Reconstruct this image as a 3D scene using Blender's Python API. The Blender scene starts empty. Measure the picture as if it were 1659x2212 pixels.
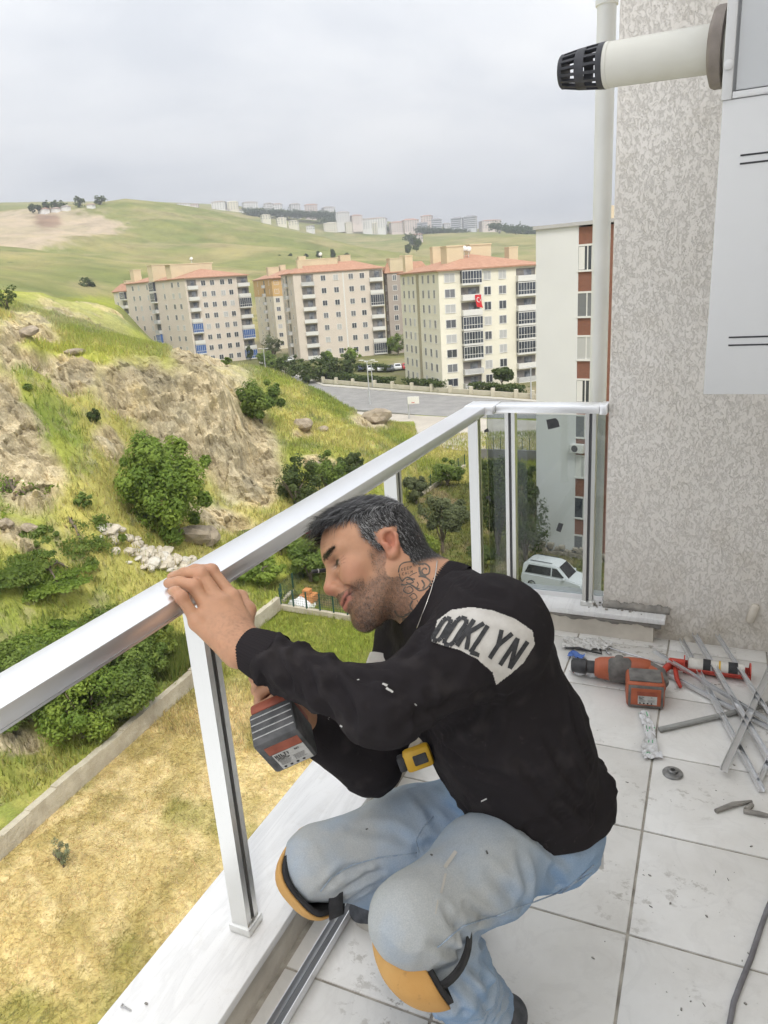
import bpy, bmesh, math, random
import numpy as np
from mathutils import Vector, Matrix
from mathutils.bvhtree import BVHTree
random.seed(7); rng = np.random.default_rng(7)
scn = bpy.context.scene
col = scn.collection

# ------------------------------------------------------------------ camera
CAM = np.array([0.0, 0.0, 1.383])
YAW, PITCH, ROLL = 0.43443584, 0.30437896, -0.06760514
_f = np.array([-math.sin(YAW)*math.cos(PITCH), math.cos(YAW)*math.cos(PITCH), -math.sin(PITCH)])
_r = np.array([math.cos(YAW), math.sin(YAW), 0.0]); _u = np.cross(_r, _f)
RT = math.cos(ROLL)*_r + math.sin(ROLL)*_u
UP = -math.sin(ROLL)*_r + math.cos(ROLL)*_u
FW = _f
FPX = 1579.44          # focal length, for a picture 1659 wide and 2212 high
cam_data = bpy.data.cameras.new('camera'); cam = bpy.data.objects.new('camera', cam_data); col.objects.link(cam)
cam_data.sensor_fit = 'HORIZONTAL'; cam_data.sensor_width = 36.0; cam_data.lens = 36.0*FPX/1659.0
cam_data.clip_start = 0.02; cam_data.clip_end = 12000.0
M = Matrix.Identity(4)
for i in range(3):
    M[i][0] = RT[i]; M[i][1] = UP[i]; M[i][2] = -FW[i]; M[i][3] = CAM[i]
cam.matrix_world = M
scn.camera = cam

def ray(x, y):
    return RT*((x-829.5)/FPX) + UP*(-(y-1106)/FPX) + FW
def at_d(x, y, d): return CAM + ray(x, y)*d                       # by depth
def at_z(x, y, z): r = ray(x, y); return CAM + r*((z-CAM[2])/r[2])  # on a level
def at_x(x, y, X): r = ray(x, y); return CAM + r*(X/r[0])
def at_y(x, y, Y): r = ray(x, y); return CAM + r*(Y/r[1])
def at_h(x, y, d): r = ray(x, y); return CAM + r*(d/math.hypot(r[0], r[1]))
def azim(x, y): r = ray(x, y); return math.atan2(-r[0], r[1])

# ------------------------------------------------------------------ sky, sun, exposure
SUN_EL, SUN_ROT = math.radians(54), math.radians(140)
world = bpy.data.worlds.new('World'); scn.world = world; world.use_nodes = True
nt = world.node_tree; nt.nodes.clear()
def wn(t, **k):
    n = nt.nodes.new(t)
    for a, b in k.items(): setattr(n, a, b)
    return n
wl = lambda a, b: nt.links.new(a, b)
out = wn('ShaderNodeOutputWorld'); bg = wn('ShaderNodeBackground'); bg.inputs[1].default_value = 0.1
sky = wn('ShaderNodeTexSky', sky_type='NISHITA', sun_disc=False, sun_elevation=SUN_EL, sun_rotation=SUN_ROT, dust_density=3.0)
tc = wn('ShaderNodeTexCoord'); sep = wn('ShaderNodeSeparateXYZ'); wl(tc.outputs['Generated'], sep.inputs[0])
den = wn('ShaderNodeMath', operation='ADD'); den.inputs[1].default_value = 0.16
ab = wn('ShaderNodeMath', operation='ABSOLUTE'); wl(sep.outputs[2], ab.inputs[0]); wl(ab.outputs[0], den.inputs[0])
dx = wn('ShaderNodeMath', operation='DIVIDE'); wl(sep.outputs[0], dx.inputs[0]); wl(den.outputs[0], dx.inputs[1])
dy = wn('ShaderNodeMath', operation='DIVIDE'); wl(sep.outputs[1], dy.inputs[0]); wl(den.outputs[0], dy.inputs[1])
cmb = wn('ShaderNodeCombineXYZ'); wl(dx.outputs[0], cmb.inputs[0]); wl(dy.outputs[0], cmb.inputs[1])
n1 = wn('ShaderNodeTexNoise'); n1.inputs['Scale'].default_value = 0.85; n1.inputs['Detail'].default_value = 7; n1.inputs['Roughness'].default_value = 0.52
n1.inputs['Distortion'].default_value = 0.3
wl(cmb.outputs[0], n1.inputs['Vector'])
cr = wn('ShaderNodeValToRGB'); e = cr.color_ramp.elements
e[0].position = 0.36; e[0].color = (0.665, 0.69, 0.73, 1)
e[1].position = 0.61; e[1].color = (0.94, 0.94, 0.935, 1)
m_ = e.new(0.48); m_.color = (0.82, 0.832, 0.85, 1)
wl(n1.outputs['Fac'], cr.inputs[0])
sc10 = wn('ShaderNodeVectorMath', operation='SCALE'); sc10.inputs['Scale'].default_value = 7.4; wl(cr.outputs[0], sc10.inputs[0])
gz = wn('ShaderNodeMath', operation='MULTIPLY_ADD'); gz.inputs[1].default_value = 0.95; gz.inputs[2].default_value = 0.74; wl(ab.outputs[0], gz.inputs[0])   # overcast: brighter towards the zenith
wl(gz.outputs[0], sc10.inputs['Scale'])
sc11 = wn('ShaderNodeVectorMath', operation='SCALE'); sc11.inputs['Scale'].default_value = 7.8; wl(sc10.outputs[0], sc11.inputs[0])
mixw = wn('ShaderNodeMix', data_type='RGBA'); mixw.inputs['Factor'].default_value = 0.96
wl(sky.outputs[0], mixw.inputs['A']); wl(sc11.outputs[0], mixw.inputs['B']); wl(mixw.outputs['Result'], bg.inputs[0]); wl(bg.outputs[0], out.inputs[0])

sun_d = bpy.data.lights.new('sun', 'SUN'); sun_d.energy = 2.2; sun_d.angle = math.radians(18); sun_d.color = (1.0, 0.965, 0.90)
sun = bpy.data.objects.new('sun', sun_d); col.objects.link(sun)
_sd = Vector((math.sin(SUN_ROT)*math.cos(SUN_EL), math.cos(SUN_ROT)*math.cos(SUN_EL), math.sin(SUN_EL)))   # towards the sun
sun.rotation_euler = (-_sd).to_track_quat('-Z', 'Y').to_euler(); sun.location = (20, -30, 60)

vs = scn.view_settings; vs.view_transform = 'Standard'; vs.look = 'None'; vs.exposure = 0.75; vs.gamma = 1.0; vs.use_curve_mapping = False
scn.cycles.adaptive_threshold = 0.03; scn.cycles.max_bounces = 5; scn.cycles.diffuse_bounces = 3; scn.cycles.glossy_bounces = 3; scn.cycles.transmission_bounces = 3; scn.cycles.transparent_max_bounces = 8

# ------------------------------------------------------------------ materials
MATS = {}
def srgb(r, g, b):
    f = lambda c: (c/255/12.92) if c/255 <= 0.04045 else ((c/255+0.055)/1.055)**2.4
    return (f(r), f(g), f(b))
def c4(c): return (c[0], c[1], c[2], 1.0)
class NT:
    def __init__(s, name):
        s.m = bpy.data.materials.new(name); s.m.use_nodes = True; s.t = s.m.node_tree
        s.b = s.t.nodes['Principled BSDF']; s.o = s.t.nodes['Material Output']; MATS[name] = s.m
        s._pos = None
    def n(s, t, **k):
        x = s.t.nodes.new(t)
        for a, b in k.items(): setattr(x, a, b)
        return x
    def l(s, a, b): s.t.links.new(a, b)
    def set(s, i, v):
        if hasattr(v, 'is_output') or isinstance(v, bpy.types.NodeSocket): s.l(v, s.b.inputs[i])
        else: s.b.inputs[i].default_value = v
    def pos(s, kind='pos'):
        if kind == 'pos':
            if s._pos is None: s._pos = s.n('ShaderNodeNewGeometry').outputs['Position']
            return s._pos
        return s.n('ShaderNodeTexCoord').outputs[kind]
    def mapv(s, vec, scale=(1, 1, 1), rot=(0, 0, 0), loc=(0, 0, 0)):
        x = s.n('ShaderNodeMapping'); s.l(vec, x.inputs[0]); x.inputs['Scale'].default_value = scale; x.inputs['Rotation'].default_value = rot; x.inputs['Location'].default_value = loc
        return x.outputs[0]
    def noise(s, scale, detail=4, rough=0.55, vec=None, dist=0.0):
        x = s.n('ShaderNodeTexNoise'); x.inputs['Scale'].default_value = scale; x.inputs['Detail'].default_value = detail
        x.inputs['Roughness'].default_value = rough; x.inputs['Distortion'].default_value = dist
        s.l(vec if vec is not None else s.pos(), x.inputs['Vector']); return x.outputs['Fac']
    def voro(s, scale, vec=None, feature='F1', rnd=1.0):
        x = s.n('ShaderNodeTexVoronoi', feature=feature); x.inputs['Scale'].default_value = scale; x.inputs['Randomness'].default_value = rnd
        s.l(vec if vec is not None else s.pos(), x.inputs['Vector']); return x.outputs['Distance']
    def ramp(s, fac, stops, interp='LINEAR'):
        x = s.n('ShaderNodeValToRGB'); x.color_ramp.interpolation = interp; e = x.color_ramp.elements
        while len(e) < len(stops): e.new(0.5)
        for k, (p, c) in enumerate(stops):
            e[k].position = p; e[k].color = c4(c) if not isinstance(c, (int, float)) else (c, c, c, 1)
        s.l(fac, x.inputs[0]); return x.outputs[0]
    def mix(s, fac, a, b, mode='MIX'):
        x = s.n('ShaderNodeMix', data_type='RGBA', blend_type=mode)
        for i, v in (('Factor', fac), ('A', a), ('B', b)):
            if isinstance(v, bpy.types.NodeSocket): s.l(v, x.inputs[i])
            else: x.inputs[i].default_value = v if i == 'Factor' else c4(v)
        return x.outputs['Result']
    def math(s, op, a, b=0.0):
        x = s.n('ShaderNodeMath', operation=op)
        for i, v in enumerate((a, b)):
            if isinstance(v, bpy.types.NodeSocket): s.l(v, x.inputs[i])
            else: x.inputs[i].default_value = v
        return x.outputs[0]
    def bump(s, h, strength=0.4, dist=0.01):
        x = s.n('ShaderNodeBump'); x.inputs['Strength'].default_value = strength; x.inputs['Distance'].default_value = dist
        s.l(h, x.inputs['Height']); s.l(x.outputs[0], s.b.inputs['Normal']); return x
    def attr(s, name):
        return s.n('ShaderNodeAttribute', attribute_name=name).outputs['Color']
def pm(name, c1, c2=None, scale=8.0, rough=0.6, bump=0.0, bscale=None, bdist=0.01, metal=0.0, spec=None, detail=5, lo=0.35, hi=0.65, kind='pos'):
    """two-tone noise material"""
    if name in MATS: return MATS[name]
    t = NT(name); v = t.pos(kind)
    if c2 is None: t.set('Base Color', c4(c1))
    else: t.set('Base Color', t.ramp(t.noise(scale, detail, vec=v), [(lo, c1), (hi, c2)]))
    t.set('Roughness', rough); t.set('Metallic', metal)
    if spec is not None: t.set('Specular IOR Level', spec)
    if bump: t.bump(t.noise(bscale or scale*3, 5, vec=v), bump, bdist)
    return t.m

# ------------------------------------------------------------------ mesh helpers
def V3(p): return np.array(p, float)
class MB:
    """collects geometry in world coordinates; build() links it as one mesh object"""
    def __init__(s): s.v = []; s.f = []; s.smooth = False
    def add(s, verts, faces):
        o = len(s.v); s.v.extend([tuple(map(float, p)) for p in verts]); s.f.extend([tuple(i+o for i in f) for f in faces]); return s
    def box(s, a, b, bev=0.0):
        x0, y0, z0 = a; x1, y1, z1 = b
        return s.hexa([(x0,y0,z0),(x1,y0,z0),(x1,y1,z0),(x0,y1,z0),(x0,y0,z1),(x1,y0,z1),(x1,y1,z1),(x0,y1,z1)], bev)
    def hexa(s, p, bev=0.0):
        F = [(0,3,2,1),(4,5,6,7),(0,1,5,4),(1,2,6,5),(2,3,7,6),(3,0,4,7)]
        if not bev: return s.add(p, F)
        bm = bmesh.new(); vs = [bm.verts.new(q) for q in p]
        for f in F: bm.faces.new([vs[i] for i in f])
        bmesh.ops.bevel(bm, geom=list(bm.edges), offset=bev, segments=2, affect='EDGES', profile=0.5)
        return s.bm(bm)
    def obox(s, c, ax, ay, az, size, bev=0.0):
        """box centred at c with unit axes and full sizes"""
        c = V3(c); ax, ay, az = V3(ax)*size[0]/2, V3(ay)*size[1]/2, V3(az)*size[2]/2
        return s.hexa([c-ax-ay-az, c+ax-ay-az, c+ax+ay-az, c-ax+ay-az, c-ax-ay+az, c+ax-ay+az, c+ax+ay+az, c-ax+ay+az], bev)
    def bm(s, bm):
        bm.verts.index_update(); s.add([v.co for v in bm.verts], [[v.index for v in f.verts] for f in bm.faces]); bm.free(); return s
    def tube(s, pts, rad, n=8, caps=True, up=None):
        pts = [V3(p) for p in pts]; k = len(pts); rad = [rad]*k if np.isscalar(rad) else rad
        V = []; prev = None
        for i in range(k):
            t = pts[min(i+1, k-1)]-pts[max(i-1, 0)]; t = t/(np.linalg.norm(t)+1e-12)
            if prev is None:
                a = V3(up) if up is not None else (V3((0,0,1)) if abs(t[2]) < 0.9 else V3((1,0,0)))
            else: a = prev
            x = a-t*(a@t); x /= np.linalg.norm(x)+1e-12; y = np.cross(t, x); prev = x
            for j in range(n):
                q = 2*math.pi*j/n; V.append(pts[i]+(x*math.cos(q)+y*math.sin(q))*rad[i])
        F = [(i*n+j, i*n+(j+1) % n, (i+1)*n+(j+1) % n, (i+1)*n+j) for i in range(k-1) for j in range(n)]
        if caps: F.append(tuple(range(n-1, -1, -1))); F.append(tuple((k-1)*n+j for j in range(n)))
        return s.add(V, F)
    def lathe(s, c, axis, prof, n=24, caps=True):
        """prof: list of (distance along the axis, radius)"""
        c = V3(c); t = V3(axis)/np.linalg.norm(axis)
        return s.tube([c+t*a for a, r in prof], [max(r, 1e-5) for a, r in prof], n, caps) if False else s._lathe(c, t, prof, n, caps)
    def _lathe(s, c, t, prof, n, caps):
        a = V3((0,0,1)) if abs(t[2]) < 0.9 else V3((1,0,0)); x = a-t*(a@t); x /= np.linalg.norm(x); y = np.cross(t, x)
        V = [c+t*d+(x*math.cos(2*math.pi*j/n)+y*math.sin(2*math.pi*j/n))*max(r, 1e-5) for d, r in prof for j in range(n)]
        k = len(prof); F = [(i*n+j, i*n+(j+1) % n, (i+1)*n+(j+1) % n, (i+1)*n+j) for i in range(k-1) for j in range(n)]
        if caps: F.append(tuple(range(n-1, -1, -1))); F.append(tuple((k-1)*n+j for j in range(n)))
        return s.add(V, F)
    def prism(s, poly, d, ):
        """closed polygon (3-D points) pushed along vector d"""
        n = len(poly); d = V3(d); P = [V3(p) for p in poly]
        F = [tuple(range(n-1, -1, -1)), tuple(range(n, 2*n))]+[(i, (i+1) % n, n+(i+1) % n, n+i) for i in range(n)]
        return s.add(P+[p+d for p in P], F)
    def quad(s, a, b, c, d): return s.add([a, b, c, d], [(0, 1, 2, 3)])
    def mesh(s, name, org=(0, 0, 0), smooth=False):
        me = bpy.data.meshes.new(name); o = V3(org); v = np.array(s.v, float).reshape(-1, 3)-o
        me.from_pydata(v.tolist(), [], s.f); me.update()
        if smooth: me.polygons.foreach_set('use_smooth', [True]*len(me.polygons))
        return me
def link(name, data, parent=None, loc=None):
    o = bpy.data.objects.new(name, data); col.objects.link(o)
    if parent is not None: o.parent = parent
    if loc is not None: o.location = loc
    return o
def tag(o, label=None, cat=None, group=None, kind=None):
    if label: o['label'] = label
    if cat: o['category'] = cat
    if group: o['group'] = group
    if kind: o['kind'] = kind
    return o
def root(name, loc, label=None, cat=None, group=None, kind=None):
    o = link(name, None, loc=tuple(map(float, loc))); o.empty_display_size = 0.1
    return tag(o, label, cat, group, kind)
def worg(o):
    p = V3((0, 0, 0))
    while o is not None: p = p+V3(o.location); o = o.parent
    return p
def smooth_by_angle(me, ang=35):
    me.polygons.foreach_set('use_smooth', [True]*len(me.polygons))
    try: me.set_sharp_from_angle(angle=math.radians(ang))
    except Exception: pass
def part(name, mb, mat, parent=None, smooth=False, ang=None, label=None, kind=None):
    """world-space geometry -> child of an (unrotated) root"""
    me = mb.mesh(name, worg(parent), smooth)
    if ang: smooth_by_angle(me, ang)
    mats = mat if isinstance(mat, (list, tuple)) else [mat]
    for m in mats: me.materials.append(m)
    o = link(name, me, parent)
    if label: o['label'] = label
    if kind: o['kind'] = kind
    return o
def single(name, mb, mat, loc, label=None, cat=None, group=None, kind=None, smooth=False, ang=None):
    me = mb.mesh(name, loc, smooth)
    if ang: smooth_by_angle(me, ang)
    for m in (mat if isinstance(mat, (list, tuple)) else [mat]): me.materials.append(m)
    return tag(link(name, me, loc=tuple(map(float, loc))), label, cat, group, kind)
def np_mesh(name, v, f, mat=None, smooth=True):
    """fast mesh from arrays; f is (n,3) or (n,4)"""
    me = bpy.data.meshes.new(name); k = f.shape[1]
    me.vertices.add(len(v)); me.vertices.foreach_set('co', np.ascontiguousarray(v, dtype=np.float32).ravel())
    me.loops.add(f.size); me.loops.foreach_set('vertex_index', np.ascontiguousarray(f, dtype=np.int32).ravel())
    me.polygons.add(len(f)); me.polygons.foreach_set('loop_start', np.arange(0, f.size, k, dtype=np.int32))
    me.update(calc_edges=True)
    if smooth: me.polygons.foreach_set('use_smooth', np.ones(len(f), dtype=bool))
    if mat is not None: me.materials.append(mat)
    me.validate()
    return me
def set_col(me, rgb, name='Col'):
    a = me.color_attributes.new(name, 'FLOAT_COLOR', 'POINT')
    d = np.ones((len(me.vertices), 4), np.float32); d[:, :3] = rgb; a.data.foreach_set('color', d.ravel())
# hash noise
def _h(i, j, k):
    n = (i*374761393+j*668265263+k*2147483647*0+k*1274126177) & 0xffffffff
    n = ((n ^ (n >> 13))*1274126177) & 0xffffffff
    return ((n ^ (n >> 16)) & 0xffff)/65535.0
def vnoise(p):
    p = np.asarray(p, float); i = np.floor(p).astype(np.int64); f = p-i; f = f*f*(3-2*f); r = 0
    for dx in (0, 1):
        for dy in (0, 1):
            for dz in (0, 1):
                w = (f[..., 0] if dx else 1-f[..., 0])*(f[..., 1] if dy else 1-f[..., 1])*(f[..., 2] if dz else 1-f[..., 2])
                r = r+w*_h(i[..., 0]+dx, i[..., 1]+dy, i[..., 2]+dz)
    return r
def fbm(p, o=4, g=0.5):
    a = 1.0; s = 0; t = 0; p = np.asarray(p, float)
    for k in range(o): s = s+a*vnoise(p+k*17.3); t += a; a *= g; p = p*2.03
    return s/t-0.5
def sstep(a, b, x): t = np.clip((x-a)/(b-a), 0, 1); return t*t*(3-2*t)
# ------------------------------------------------------------------ balcony materials
def mat_tile():
    t = NT('glazed_tile'); 
    base = t.ramp(t.noise(2.4, 5), [(0.3, (0.67, 0.66, 0.635)), (0.7, (0.76, 0.75, 0.73))])
    vein = t.ramp(t.noise(5, 8, 0.6, dist=1.6), [(0.46, 0.0), (0.5, 1.0), (0.54, 0.0)])
    base = t.mix(t.math('MULTIPLY', vein, 0.12), base, (0.42, 0.41, 0.40))
    v2 = t.mapv(t.pos(), (24, 30, 24), (0, 0, 0.35))
    spots = t.ramp(t.noise(1.0, 8, 0.72, vec=v2), [(0.545, 0.0), (0.61, 1.0)])
    area = t.ramp(t.noise(2.6, 3), [(0.50, 0.0), (0.66, 1.0)])
    dirt = t.math('MULTIPLY', spots, area)
    film = t.math('MULTIPLY', t.ramp(t.noise(5, 6, 0.65), [(0.4, 0.0), (0.75, 1.0)]), 0.35)
    c = t.mix(film, base, (0.46, 0.43, 0.385)); c = t.mix(t.math('MULTIPLY', dirt, 0.9), c, (0.27, 0.245, 0.21))
    specks = t.ramp(t.voro(46), [(0.03, 1.0), (0.06, 0.0)]); sel = t.ramp(t.noise(7, 3), [(0.56, 0.0), (0.62, 1.0)])
    c = t.mix(t.math('MULTIPLY', t.math('MULTIPLY', specks, sel), 0.8), c, (0.2, 0.185, 0.165))
    t.set('Base Color', c); t.set('Roughness', t.ramp(dirt, [(0.0, 0.33), (1.0, 0.8)])); t.set('Specular IOR Level', 0.4)
    t.bump(dirt, 0.15, 0.001); return t.m
def mat_marble():
    t = NT('white_marble')
    b = t.ramp(t.noise(3, 5), [(0.3, (0.72, 0.72, 0.72)), (0.7, (0.80, 0.80, 0.80))])
    v = t.mapv(t.pos(), (9, 1.3, 6), (0, 0, 0.25)); vein = t.ramp(t.noise(1.2, 7, 0.6, vec=v, dist=0.8), [(0.46, 0.0), (0.5, 1.0), (0.56, 0.0)])
    c = t.mix(t.math('MULTIPLY', vein, 0.22), b, (0.42, 0.42, 0.42))
    dust = t.ramp(t.noise(24, 7, 0.7), [(0.55, 0.0), (0.75, 1.0)]); c = t.mix(t.math('MULTIPLY', dust, 0.3), c, (0.5, 0.48, 0.44))
    t.set('Base Color', c); t.set('Roughness', 0.3); return t.m
def mat_stucco():
    t = NT('scraped_stucco')
    P = t.pos()
    v = t.mapv(P, (92, 92, 56)); g = t.noise(1.0, 7, 0.66, vec=v, dist=0.5); plate = t.ramp(g, [(0.40, 0.0), (0.50, 1.0)])
    v3 = t.mapv(P, (190, 190, 120)); g3 = t.ramp(t.noise(1.0, 4, 0.6, vec=v3, dist=0.4), [(0.33, 1.0), (0.40, 0.0)])
    hgt = t.math('SUBTRACT', t.math('ADD', t.math('MULTIPLY', t.noise(210, 4), 0.30), plate), t.math('MULTIPLY', g3, 0.5))
    c = t.ramp(t.noise(1.7, 6), [(0.3, (0.71, 0.67, 0.615)), (0.7, (0.79, 0.755, 0.71))])
    c = t.mix(t.math('MULTIPLY', t.math('SUBTRACT', 1.0, plate), 0.05), c, (0.52, 0.455, 0.37)); c = t.mix(t.math('MULTIPLY', g3, 0.06), c, (0.45, 0.40, 0.33))
    c = t.mix(t.math('MULTIPLY', t.ramp(t.noise(4.5, 6, 0.65), [(0.52, 0.0), (0.72, 1.0)]), 0.30), c, (0.56, 0.50, 0.41))
    z = t.n('ShaderNodeSeparateXYZ'); t.l(P, z.inputs[0])
    low = t.math('MULTIPLY', t.ramp(z.outputs[2], [(0.02, 1.0), (0.16, 0.0)]), t.ramp(t.noise(9, 5), [(0.35, 0.2), (0.65, 1.0)]))
    c = t.mix(t.math('MULTIPLY', low, 0.5), c, (0.33, 0.27, 0.17))
    t.set('Base Color', c); t.set('Roughness', 0.92); t.set('Specular IOR Level', 0.15); t.bump(hgt, 0.7, 0.0035); return t.m
def mat_alu(name='brushed_aluminium', c=(0.90, 0.905, 0.92), rough=0.36, ax=(2, 90, 90)):
    t = NT(name); v = t.mapv(t.pos('Object'), ax); g = t.noise(14, 3, vec=v)
    t.set('Base Color', t.ramp(g, [(0.3, tuple(x*0.97 for x in c)), (0.7, c)])); t.set('Metallic', 0.97)
    t.set('Roughness', t.ramp(t.noise(3, 3), [(0.3, rough*0.92), (0.7, rough*1.1)])); return t.m
def mat_glass():
    t = NT('tinted_glass'); t.t.nodes.remove(t.b)
    fr = t.n('ShaderNodeFresnel'); fr.inputs['IOR'].default_value = 1.5
    tr = t.n('ShaderNodeBsdfTransparent'); tr.inputs['Color'].default_value = (0.70, 0.735, 0.74, 1)
    gl = t.n('ShaderNodeBsdfGlossy'); gl.inputs['Roughness'].default_value = 0.02
    mx = t.n('ShaderNodeMixShader'); t.l(fr.outputs[0], mx.inputs[0]); t.l(tr.outputs[0], mx.inputs[1]); t.l(gl.outputs[0], mx.inputs[2]); t.l(mx.outputs[0], t.o.inputs['Surface'])
    return t.m
TILE = mat_tile(); MARBLE = mat_marble(); STUCCO = mat_stucco(); ALU = mat_alu(ax=(90, 2, 90)); GLASS = mat_glass()
ALU_DARK = pm('aluminium_slot', (0.10, 0.10, 0.105), rough=0.45, metal=0.6)
MORTAR = pm('grey_mortar', (0.20, 0.19, 0.175), (0.34, 0.32, 0.29), 14, 0.95, 0.8, 60, 0.006)
GROUT = pm('dirty_grout', (0.24, 0.22, 0.19), (0.44, 0.41, 0.36), 22, 0.95, 0.6, 90, 0.003)
PLASTER = pm('cream_plaster', (0.50, 0.46, 0.40), (0.62, 0.58, 0.51), 9, 0.9, 0.5, 50, 0.004)
WHITE_PLASTIC = pm('white_pvc', (0.60, 0.60, 0.575), (0.68, 0.68, 0.655), 3, 0.42)
PANEL = pm('white_panel', (0.62, 0.625, 0.63), (0.66, 0.665, 0.67), 2, 0.38)
BLACK = pm('black_plastic', (0.018, 0.018, 0.022), (0.035, 0.035, 0.04), 30, 0.5)

# ------------------------------------------------------------------ balcony floor, parapet, sill
T = 0.3333; GX, GY = -0.095, 0.979
fl = root('balcony_floor', (0, 0, 0), kind='structure')
part('grout_bed', MB().box((-0.80, -1.05, -0.12), (1.70, 2.80, -0.0035)), GROUT, fl)
tile_mesh = {}
for i in range(-3, 6):
    for j in range(-6, 6):
        x0, x1 = GX+i*T+0.003, GX+(i+1)*T-0.003; y0, y1 = GY+j*T+0.003, GY+(j+1)*T-0.003
        x0 = max(x0, -0.771); x1 = min(x1, 1.6); y0 = max(y0, -1.0); y1 = min(y1, 2.735)
        if x1-x0 < 0.02 or y1-y0 < 0.02: continue
        key = (round(x1-x0, 3), round(y1-y0, 3)); w, d = x1-x0, y1-y0
        if key not in tile_mesh:
            me = MB().box((0, 0, -0.008), (w, d, 0), 0.0018).mesh('tile', smooth=False); smooth_by_angle(me, 30); me.materials.append(TILE); tile_mesh[key] = me
        link('tile', tile_mesh[key], fl, (x0, y0, random.uniform(-0.0006, 0.0004)))
# parapet: rendered kerb with marble slabs on top
pa = root('balcony_parapet', (-0.86, 0.9, 0), 'low rendered balcony kerb capped with white marble slabs', 'parapet')
def wobble_box(mb, a, b, n, amp, axis):   # a rendered face with slight unevenness
    mb.box(a, b)
part('kerb', MB().box((-0.945, -1.0, -0.25), (-0.772, 2.688, 0.0855)), PLASTER, pa)
part('kerb', MB().box((-0.945, 2.690, -0.25), (-0.152, 2.86, 0.075)), PLASTER, pa)
def rough_strip(x0, x1, n, low, high, amp, seed, y0, y1, flip=False):
    g = random.Random(seed); top = []; bot = []
    for k in range(n+1):
        x = x0+(x1-x0)*k/n; w_ = amp*(0.6*math.sin(k*0.31+seed)+0.5*math.sin(k*0.83+seed*2)+0.35*g.uniform(-1, 1)); t_ = (high+w_, low) if not flip else (high, low+w_); top.append((x, t_[0])); bot.append((x, t_[1]))
    m = MB(); V_ = []
    for (x, zt), (_, zb) in zip(top, bot):
        d_ = g.uniform(0, 0.0025); zm = (zt+zb)/2; V_ += [(x, y1, zb), (x, y0+0.002+d_, zb), (x, y0-d_, zm), (x, y0+0.003+d_, zt), (x, y1, zt)]
    F_ = [(i*5+j, i*5+j+1, (i+1)*5+j+1, (i+1)*5+j) for i in range(n) for j in range(4)]+[(0, 1, 2, 3, 4), tuple(n*5+j for j in (4, 3, 2, 1, 0))]
    return m.add(V_, [f[::-1] for f in F_])
part('mortar_bed', rough_strip(-0.77, -0.125, 90, 0.066, 0.0858, 0.006, 3, 2.682, 2.70, True), MORTAR, pa, smooth=True)
ys = [-1.0, 0.62, 2.02]
part('marble_slab', MB().box((-0.970, -1.0, 0.086), (-0.756, 1.5185, 0.108), 0.003), MARBLE, pa, ang=30)
part('marble_slab', MB().box((-0.970, 1.5205, 0.086), (-0.756, 2.670, 0.108), 0.003), MARBLE, pa, ang=30)
part('marble_slab', MB().box((-0.970, 2.672, 0.086), (-0.112, 2.885, 0.108), 0.003), MARBLE, pa, ang=30)
# slab edge of the storey below
single('balcony_slab', MB().box((-0.943, -1.0, -0.30), (1.7, 2.85, -0.125)), PLASTER, (0, 0, -0.3), kind='structure')

# ------------------------------------------------------------------ stucco wall with mortar strip and vent cap
WY = 2.735
wl_ = root('stucco_wall', (-0.345, WY, 0), 'rough scraped beige stucco wall at the end of the balcony', 'wall')
part('wall_body', MB().box((-0.345, WY, -0.3), (1.75, WY+0.30, 3.4), 0.006), STUCCO, wl_, ang=30)
part('mortar_strip', rough_strip(-0.345, -0.100, 60, 0.1078, 0.136, 0.005, 5, WY-0.016, WY+0.004), MORTAR, wl_, smooth=True)
p = at_y(1626, 1325, WY-0.012); ax = at_y(1634, 1305, WY-0.012)-at_y(1618, 1345, WY-0.012); ax /= np.linalg.norm(ax)
part('vent_cap', MB().tube([p-ax*0.04, p-ax*0.036, p-ax*0.03, p+ax*0.03, p+ax*0.036, p+ax*0.04], [0.002, 0.011, 0.0155, 0.0155, 0.011, 0.002], 14), pm('cream_cap', (0.55, 0.5, 0.42), (0.62, 0.57, 0.5), 30, 0.7), wl_, smooth=True)
# drain pipe on the outside corner
dp = root('drain_pipe', (-0.452, 3.22, -0.4), 'white plastic rain pipe running up beside the stucco wall', 'pipe')
part('pipe', MB().lathe((-0.452, 3.22, -19), (0, 0, 1), [(0, 0.035), (23.5, 0.035)], 28), WHITE_PLASTIC, dp, ang=40)
zc = at_y(1305, 8, 3.22)[2]
part('collar', MB().lathe((-0.452, 3.22, zc-0.01), (0, 0, 1), [(0, 0.036), (0.003, 0.041), (0.07, 0.041), (0.073, 0.036)], 28), WHITE_PLASTIC, dp, ang=40)

# ------------------------------------------------------------------ boiler cupboard, flue
CY = 1.75
cb = root('boiler_cupboard', (0.15, CY, 1.17), 'white wall cupboard with paired black vent lines at the right edge', 'cupboard')
xl, zb = at_y(1519, 852, CY)[0], at_y(1519, 852, CY)[2]; zj = at_y(1600, 207, CY)[2]
part('door_panel', MB().box((xl, CY, zb), (0.62, CY+0.018, zj-0.004), 0.002), PANEL, cb, ang=30)
part('upper_panel', MB().box((xl+0.022, CY+0.006, zj+0.012), (0.62, CY+0.018, 2.55), 0.001), pm('grey_panel', (0.50, 0.515, 0.53), (0.53, 0.545, 0.56), 2, 0.3), cb)
part('trim', MB().box((xl-0.003, CY-0.004, zj-0.004), (xl+0.016, CY+0.02, 2.55), 0.002), PANEL, cb, ang=30)
part('trim', MB().box((xl+0.0165, CY-0.003, zj-0.003), (0.62, CY+0.02, zj+0.009), 0.002), PANEL, cb, ang=30)
part('carcass', MB().box((xl+0.002, CY+0.021, zb+0.002), (0.62, CY+0.42, 2.55), 0.002), PANEL, cb)
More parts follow.
